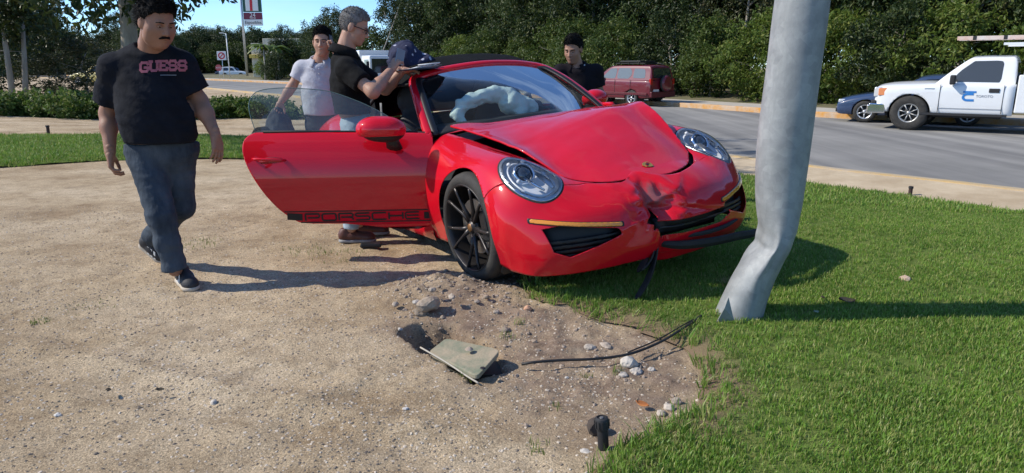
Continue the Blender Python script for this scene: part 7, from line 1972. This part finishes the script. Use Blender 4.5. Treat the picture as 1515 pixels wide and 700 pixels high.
cen = []; rad = []
for (px, py, wd) in PC:
    q = at(px, py, YP + .06); d = q[1] * _C - (q[2] - CH) * _S; cen.append(q); rad.append(wd * d / FPX / 2)
up_ = (cen[-1] - cen[-3]) / (cen[-1][2] - cen[-3][2])
for zz in (2.2, 3.5, 5.0, 7.0): cen.append(cen[11] + up_ * (zz - cen[11][2])); rad.append(.118 - .006 * zz)
cen = curve(np.array(cen), 6); rad = curve(np.array(rad)[:, None], 6)[:, 0]
SEG = 48; V = []
for i, (c, r_) in enumerate(zip(cen, rad)):
    hgt = c[2]
    for k in range(SEG):
        th = 2 * math.pi * k / SEG; ex = math.cos(th); ey = math.sin(th)
        z = hgt
        dent = math.exp(-((hgt - .40) / .13) ** 2)
        # crushed at the kink: flattened towards the blow on its left side
        rx = r_; ry = .118 + .020 * dent
        fold = 0.0
        buck = math.exp(-abs(hgt - .405) / .030)
        if ex < 0: fold = .034 * buck * max(0, -ex) ** 1.4 + dent * .022 * max(0, -ex) ** 2 * (1 - .5 * abs(ey)) + .006 * dent * math.sin(th * 5)
        rip = .002 * math.exp(-((hgt - .40) / .2) ** 2) * math.sin(hgt * 55 + th * 2)
        V.append((c[0] + ex * rx + fold + rip, c[1] + ey * ry - (.012 * math.exp(-abs(th - 4.35) / .10) - .010 * math.exp(-abs(th - 4.75) / .16)) * math.exp(-((hgt - .36) / .17) ** 2), c[2]))
V = np.array(V) - pb_
n = len(cen)
F_ = [(i * SEG + k, i * SEG + (k + 1) % SEG, (i + 1) * SEG + (k + 1) % SEG, (i + 1) * SEG + k) for i in range(n - 1) for k in range(SEG)] + [tuple((n - 1) * SEG + k for k in range(SEG))]
mk('shaft', V, F_, galv_m, pole)
# seam ring near the base, torn flap, split
g = B(); q = at(1060, 478, YP - .06) - pb_; 
g.add([tuple(q), tuple(at(1086, 474, YP - .085) - pb_), tuple(at(1078, 440, YP - .09) - pb_), tuple(at(1072, 456, YP - .10) - pb_)], [(0, 1, 2, 3)]); o = g.build('torn_flap', galv_m, pole); solid(o, .006)
rust = mat('rust', (.17, .06, .025), .9, base2=(.30, .13, .05), vscale=30)
for (px, py) in ():
    g = B(); c = at(px, py, YP + .02) - pb_; g.add([tuple(c), tuple(c + [.02, -.01, .03]), tuple(c + [.035, 0, .0]), tuple(c + [-.012, -.02, .022])], [(0, 1, 2), (0, 2, 3)]); o = g.build('torn_lip', rust, pole); solid(o, .004)
hm = mat('dark_hole', (.02, .015, .01), 1)
g = B(); g.lathe([(0, .0), (.10, .004), (.135, .012), (.155, -.01)], 20, c=(0, .06, .008)); g.build('broken_footing', mat('footing_earth', (.16, .12, .085), 1, base2=(.30, .25, .2), vscale=20, bump=.6, bscale=60), pole, smooth=True)
# cable
black_c = mat('cable_black', (.018, .018, .018), .55, var=.3, vscale=20)
cp_ = [(1078, 432, .06), (1064, 447, .03), (1045, 462, .03), (1010, 486, .05), (975, 507, .03), (930, 524, .02), (880, 531, .015), (830, 533, .012), (790, 536, .01), (772, 539, -.005)]
pts = np.array([gp(a, b, c + .01) for a, b, c in cp_])
pts[0] = at(1079, 432, YP + .07)
cb = thing('cable', 'black power cable running from the bent pole across the grass edge', 'cable', tuple(pts[-1]))
g = B(); g.tube(curve(pts, 8) - pts[-1], .0062, 8); g.build('sheath', black_c, cb, smooth=True)
g = B(); g.tube(curve(np.array([pts[2], pts[3] + [0, .03, .0], pts[4] + [.0, .035, .0], pts[5] + [0, .02, 0]]), 6) - pts[-1], .0035, 6); g.build('inner_wire', black_c, cb, smooth=True)
# access box: frame edge in the ground and its loosened lid
lidm = mat('lid_plastic', (.15, .18, .12), .8, base2=(.36, .29, .20), vscale=9, bump=.3, bscale=80)
C4 = [gp(660, 500, .02), gp(741, 517, .055), gp(706, 557, .03), gp(634, 520, .0)]
lc = sum(C4) / 4
lid = thing('manhole_cover', 'loose grey-green access box lid tilted over the dug pit', 'lid', tuple(lc))
ctr = [q - lc for q in C4]; outl = []
for i in range(4):
    p0, p1, p2 = ctr[i - 1], ctr[i], ctr[(i + 1) % 4]; rr = .22
    for t in np.linspace(0, 1, 6):
        a = p1 + (p0 - p1) * rr * .6; b_ = p1 + (p2 - p1) * rr * .6; outl.append((1 - t) ** 2 * a + 2 * t * (1 - t) * p1 + t * t * b_)
outl = np.array(outl); nn = len(outl); dn = np.array([0, 0, -.022])
mk('lid_plate', np.concatenate([outl, outl + dn]), [tuple(range(nn))[::-1], tuple(range(nn, 2 * nn))] + [(i, (i + 1) % nn, nn + (i + 1) % nn, nn + i) for i in range(nn)], lidm, lid, smooth=False)
for o in (lid.children[0],):
    bm = bmesh.new(); bm.from_mesh(o.data); bmesh.ops.recalc_face_normals(bm, faces=bm.faces[:]); bm.to_mesh(o.data); bm.free(); bevel(o, .004)
q = gp(714, 545, .048) - lc; g = B(); g.lathe([(0, .004), (.010, .004), (.013, 0)], 12, c=tuple(q)); g.build('lid_bolt', vblack, lid)
q = gp(694, 517, .05) - lc; g = B(); g.lathe([(0, .012), (.012, .008), (.02, 0)], 9, c=tuple(q)); g.build('earth_crumb', clod_m, lid, smooth=True)
ab_ = thing('access_box', 'pale plastic rim of the buried access box along the pit edge', 'box', tuple(gp(660, 535, 0)))
o0 = gp(660, 535, 0)
rimp = [gp(622, 514, .004) - o0, gp(660, 536, .008) - o0, gp(690, 556, .008) - o0, gp(708, 567, .006) - o0]
g = B(); g.tube(curve(np.array(rimp), 5), .0042, 6); g.build('rim', mat('pale_plastic', (.42, .38, .31), .8), ab_, smooth=True)
g = B(); g.box((.10, .10, -.13), (.36, .26, .16)); g.build('box_wall', mat('box_plastic', (.05, .055, .045), .8), ab_)
# sprinkler
spb = gp(893, 664, .0); sk = thing('sprinkler_head', 'black plastic pop-up sprinkler at the corner of the lawn', 'sprinkler', tuple(spb), (0, R(-5), 0))
g = B(); g.lathe([(.019, -.03), (.019, .075), (.022, .078), (.022, .082), (.0245, .084), (.0245, .112), (.022, .118), (.016, .121), (.015, .117), (0, .117)], 24); g.build('riser', vblack, sk, smooth=True, autos=40)
for k in range(12):
    a = 2 * math.pi * k / 12; g = B(); g.box((.0247 * math.cos(a), .0247 * math.sin(a), .098), (.004, .003, .026), Matrix.Rotation(a, 3, 'Z')); g.build('grip_rib', vblack, sk)
g = B(); g.lathe([(0, .0035), (.006, .003), (.008, 0)], 10, c=(0, 0, .118)); g.build('nozzle', mat('nozzle_grey', (.12, .12, .12), .5), sk)
q = gp(880, 640, 0.0); o = stone_mesh('dark_clod', .032, mat('dark_clod_m', (.07, .055, .045), 1, bump=.5, bscale=80), 51, 1.2, 2); o.location = (q[0] , q[1] , .025); tag(o, 'dark lump of earth leaning behind the black sprinkler', 'clod')
# marker stakes
for (px, py, h, wd, lab) in ((1346, 291, .125, .024, 'short brown peg at the lawn edge by the roadside strip'), (72, 199, .17, .03, 'short black peg at the far edge of the lawn by the sandy path')):
    q = gz(px, py); t = thing('peg', lab, 'peg', (q[0], q[1], q[2]))
    g = B(); g.tube([(0, 0, -.05), (0, 0, h)], wd, 10); g.build('shaft', mat('peg_brown', (.05, .03, .025), .8), t, smooth=True, autos=50)
    g = B(); g.lathe([(0, h + .008), (wd * 1.15, h + .006), (wd * 1.2, h - .02), (wd, h - .022)], 10); g.build('cap', vblack, t)
# stones
def stone(px, py, r, c, lab, seed, flat=.7, dz=0.0, group=None):
    p = gp(px, py, 0); z = float(ground_z(np.array([p[0]]), np.array([p[1]]))[0]); p = gp(px, py, z)
    o = stone_mesh('stone', r, mat('stone_%d' % seed, c, .95, var=.22, vscale=30, bump=.5, bscale=70), seed, flat, 3)
    o.location = (p[0], p[1], z + r * flat * .35 + dz); o.rotation_euler = (0, 0, seed * 1.3); tag(o, lab, 'stone', group); return o
stone(634, 455, .055, (.34, .27, .20), 'large angular tan stone on the heap of dug earth', 61, .8)
stone(622, 463, .038, (.22, .175, .13), 'dark flat stone leaning on the large tan stone', 62, .6)
stone(617, 449, .020, (.46, .42, .37), 'small pale pebble above the dark flat stone on the heap', 63)
stone(780, 459, .022, (.52, .30, .19), 'orange-brown round stone at the lawn edge under the car', 64, .9)
stone(747, 490, .024, (.24, .19, .15), 'dark round stone right of the lid in the dug earth', 65, .8)
stone(682, 497, .026, (.50, .42, .31), 'pale upright stone at the back of the pit, touching the lid', 66, 1.2)
stone(668, 492, .024, (.30, .25, .20), 'brown stone at the back of the pit by the pale upright one', 67)
stone(871, 516, .026, (.40, .35, .29), 'pale flat stone beside the black cable', 68, .6)
stone(898, 514, .028, (.36, .30, .24), 'tan flat stone under the black cable', 69, .55)
stone(930, 540, .036, (.50, .45, .38), 'largest white limestone lump of the cluster by the lawn edge', 70, .8)
stone(942, 552, .026, (.46, .41, .35), 'white limestone lump below the largest of the cluster', 71, .7)
stone(922, 556, .018, (.44, .39, .33), 'small white limestone lump at the foot of the cluster', 72)
stone(964, 548, .016, (.46, .42, .36), 'small white stone set apart from the limestone cluster', 73)
stone(990, 605, .024, (.48, .42, .35), 'pale rounded stone by the lawn corner', 74); stone(1000, 596, .020, (.34, .28, .22), 'brown stone by the lawn corner', 75)
stone(978, 612, .017, (.42, .36, .3), 'small grey stone by the lawn corner', 76); stone(1338, 424, .030, (.50, .36, .26), 'tan crumpled stone lying alone on the lawn', 77, .7, .04)
stone(838, 560, .010, (.5, .46, .4), 'tiny pale stone between lid and sprinkler', 78); stone(866, 668, .016, (.52, .48, .42), 'white flat chip beside the sprinkler', 79, .35)
stone(592, 488, .012, (.5, .46, .4), 'tiny pale stone left of the pit', 80); stone(316, 596, .014, (.52, .47, .4), 'single pale stone on open gravel', 81, .6); stone(86, 615, .011, (.6, .56, .5), 'single small white stone on open gravel near weeds', 82)
stone(600, 605, .010, (.62, .58, .52), 'tiny white stone on open gravel below the lid', 83, .5); stone(660, 402, .018, (.3, .24, .18), 'brown clod-like stone behind the heap by the front tyre', 84)
for k, (px, py) in enumerate(((650, 425), (668, 440), (690, 428), (705, 447), (600, 440), (585, 452), (720, 440), (735, 462), (655, 470), (640, 430))):
    stone(px, py, .012 + .006 * ((k * 7) % 4) / 3, ((.30, .235, .175), (.40, .33, .26))[k % 2], 'small brown stone scattered on the heap of dug earth', 90 + k, .75, 0, 'small stones on the earth heap')
# fallen leaf, twigs, debris in the pole's shadow
leafm = mat('dry_leaf', (.36, .11, .03), .8, base2=(.48, .20, .06), vscale=20)
def dryleaf(px, py, L, rz, m, lab, up=0.0):
    q = gp(px, py, .02 + up); t = []
    xs_ = np.linspace(-.5, .5, 7); v = []
    for x_ in xs_:
        w_ = .34 * math.cos(math.pi * x_) ** .8 if abs(x_) < .5 else 0
        for k in (-1, 0, 1): v.append((x_ * L, k * w_ * L * .8, .10 * L * (abs(k)) + .35 * L * x_ * x_))
    o = mk('dry_leaf', v, gfaces(7, 3), m); solid(o, .0015); o.location = q; o.rotation_euler = (.25, .15, rz); tag(o, lab, 'leaf'); return o
dryleaf(950, 599, .055, -.5, leafm, 'curled orange-brown dry leaf on the dug earth')
dryleaf(1252, 446, .10, .1, mat('dark_leaf', (.05, .04, .025), .8), 'long dark dead leaf on the lawn in the pole shadow', .035)
dryleaf(1217, 441, .05, 1.2, MATS['dark_leaf'], 'dark crumpled dead leaf on the lawn close to the pole', .045)
dryleaf(1207, 462, .04, .4, mat('pale_leaf', (.30, .34, .22), .8), 'pale green dead leaf on the lawn close to the pole', .035)
dryleaf(236, 577, .035, .4, MATS['dark_leaf'], 'small dark dead leaf on open gravel'); dryleaf(160, 578, .04, 2, MATS['dark_leaf'], 'dark curled dead leaf on open gravel left of the small one')
# weeds
weedm = leaf_mat('weed_leaf', (.10, .16, .03), (.20, .26, .06), (.34, .32, .12), 6, .3)
def weed(px, py, n, h, sp, seed, lab):
    r = random.Random(seed); p = gp(px, py, 0); z = float(ground_z(np.array([p[0]]), np.array([p[1]]))[0])
    o = tuft('weed', n, h, sp, .0018, weedm, r); o.location = (p[0], p[1], z); tag(o, lab, 'weed'); return o
weed(693, 556, 30, .05, .03, 1, 'bright green grass weed growing at the lid corner'); weed(750, 498, 22, .035, .04, 2, 'small grass weed beside the dark round stone')
weed(768, 478, 18, .04, .03, 3, 'small grass weed below the lawn edge near the orange stone'); weed(868, 550, 16, .03, .03, 4, 'sparse grass weed under the cable'); weed(912, 550, 18, .05, .03, 5, 'grass weed beside the white limestone cluster')
weed(798, 664, 26, .03, .05, 6, 'flat grass weed left of the sprinkler'); weed(285, 362, 120, .03, .22, 7, 'patch of thin grass behind the walking man'); weed(500, 380, 90, .025, .20, 8, 'patch of thin dry grass beyond the man shadow'); weed(455, 372, 60, .025, .18, 9, 'thin grass patch before the open car door')
weed(130, 452, 60, .018, .16, 10, 'flat dark weed patch on open gravel left of the man'); weed(60, 475, 60, .018, .05, 11, 'low weed patch on open gravel near the left'); weed(820, 605, 14, .03, .03, 13, 'tiny weed between lid and sprinkler')
weed(1078, 432, 50, .10, .05, 12, 'dry straw-coloured grass tuft at the foot of the pole').data.materials[0] = leaf_mat('straw', (.36, .27, .15), (.46, .36, .20), None, 5, .3)
# black wallet by the shoes, garden light in the hedge
q = gp(549, 366, .0); t = thing('wallet', 'small black wallet lying on gravel beside the brown shoes', 'wallet', tuple(q), (0, 0, R(8)))
g = B(); g.box((0, 0, .018), (.15, .075, .03)); g.build('cover', mat('wallet_black', (.012, .012, .014), .5), t, bev=.01); g = B(); g.box((0, -.001, .018), (.152, .06, .010)); g.build('fold', vblack, t)
q = gp(78, 163, .02); t = thing('garden_light', 'small white garden light with upright tube before the hedge', 'garden light', tuple(q))
g = B(); g.tube([(0, 0, 0), (-.03, 0, .55)], .035, 8); g.build('tube', signw, t, smooth=True)
for s_ in (-.09, .09): g = B(); g.lathe([(0, .14), (.06, .13), (.085, .06), (.06, 0), (0, 0)], 14, c=(s_, -.06, 0)); g.build('lamp_globe', signw, t, smooth=True)
# things on the car roof: clipboard with papers, navy cloth bundle
def on_roof(px, py, Yd): return at(px, py, Yd)
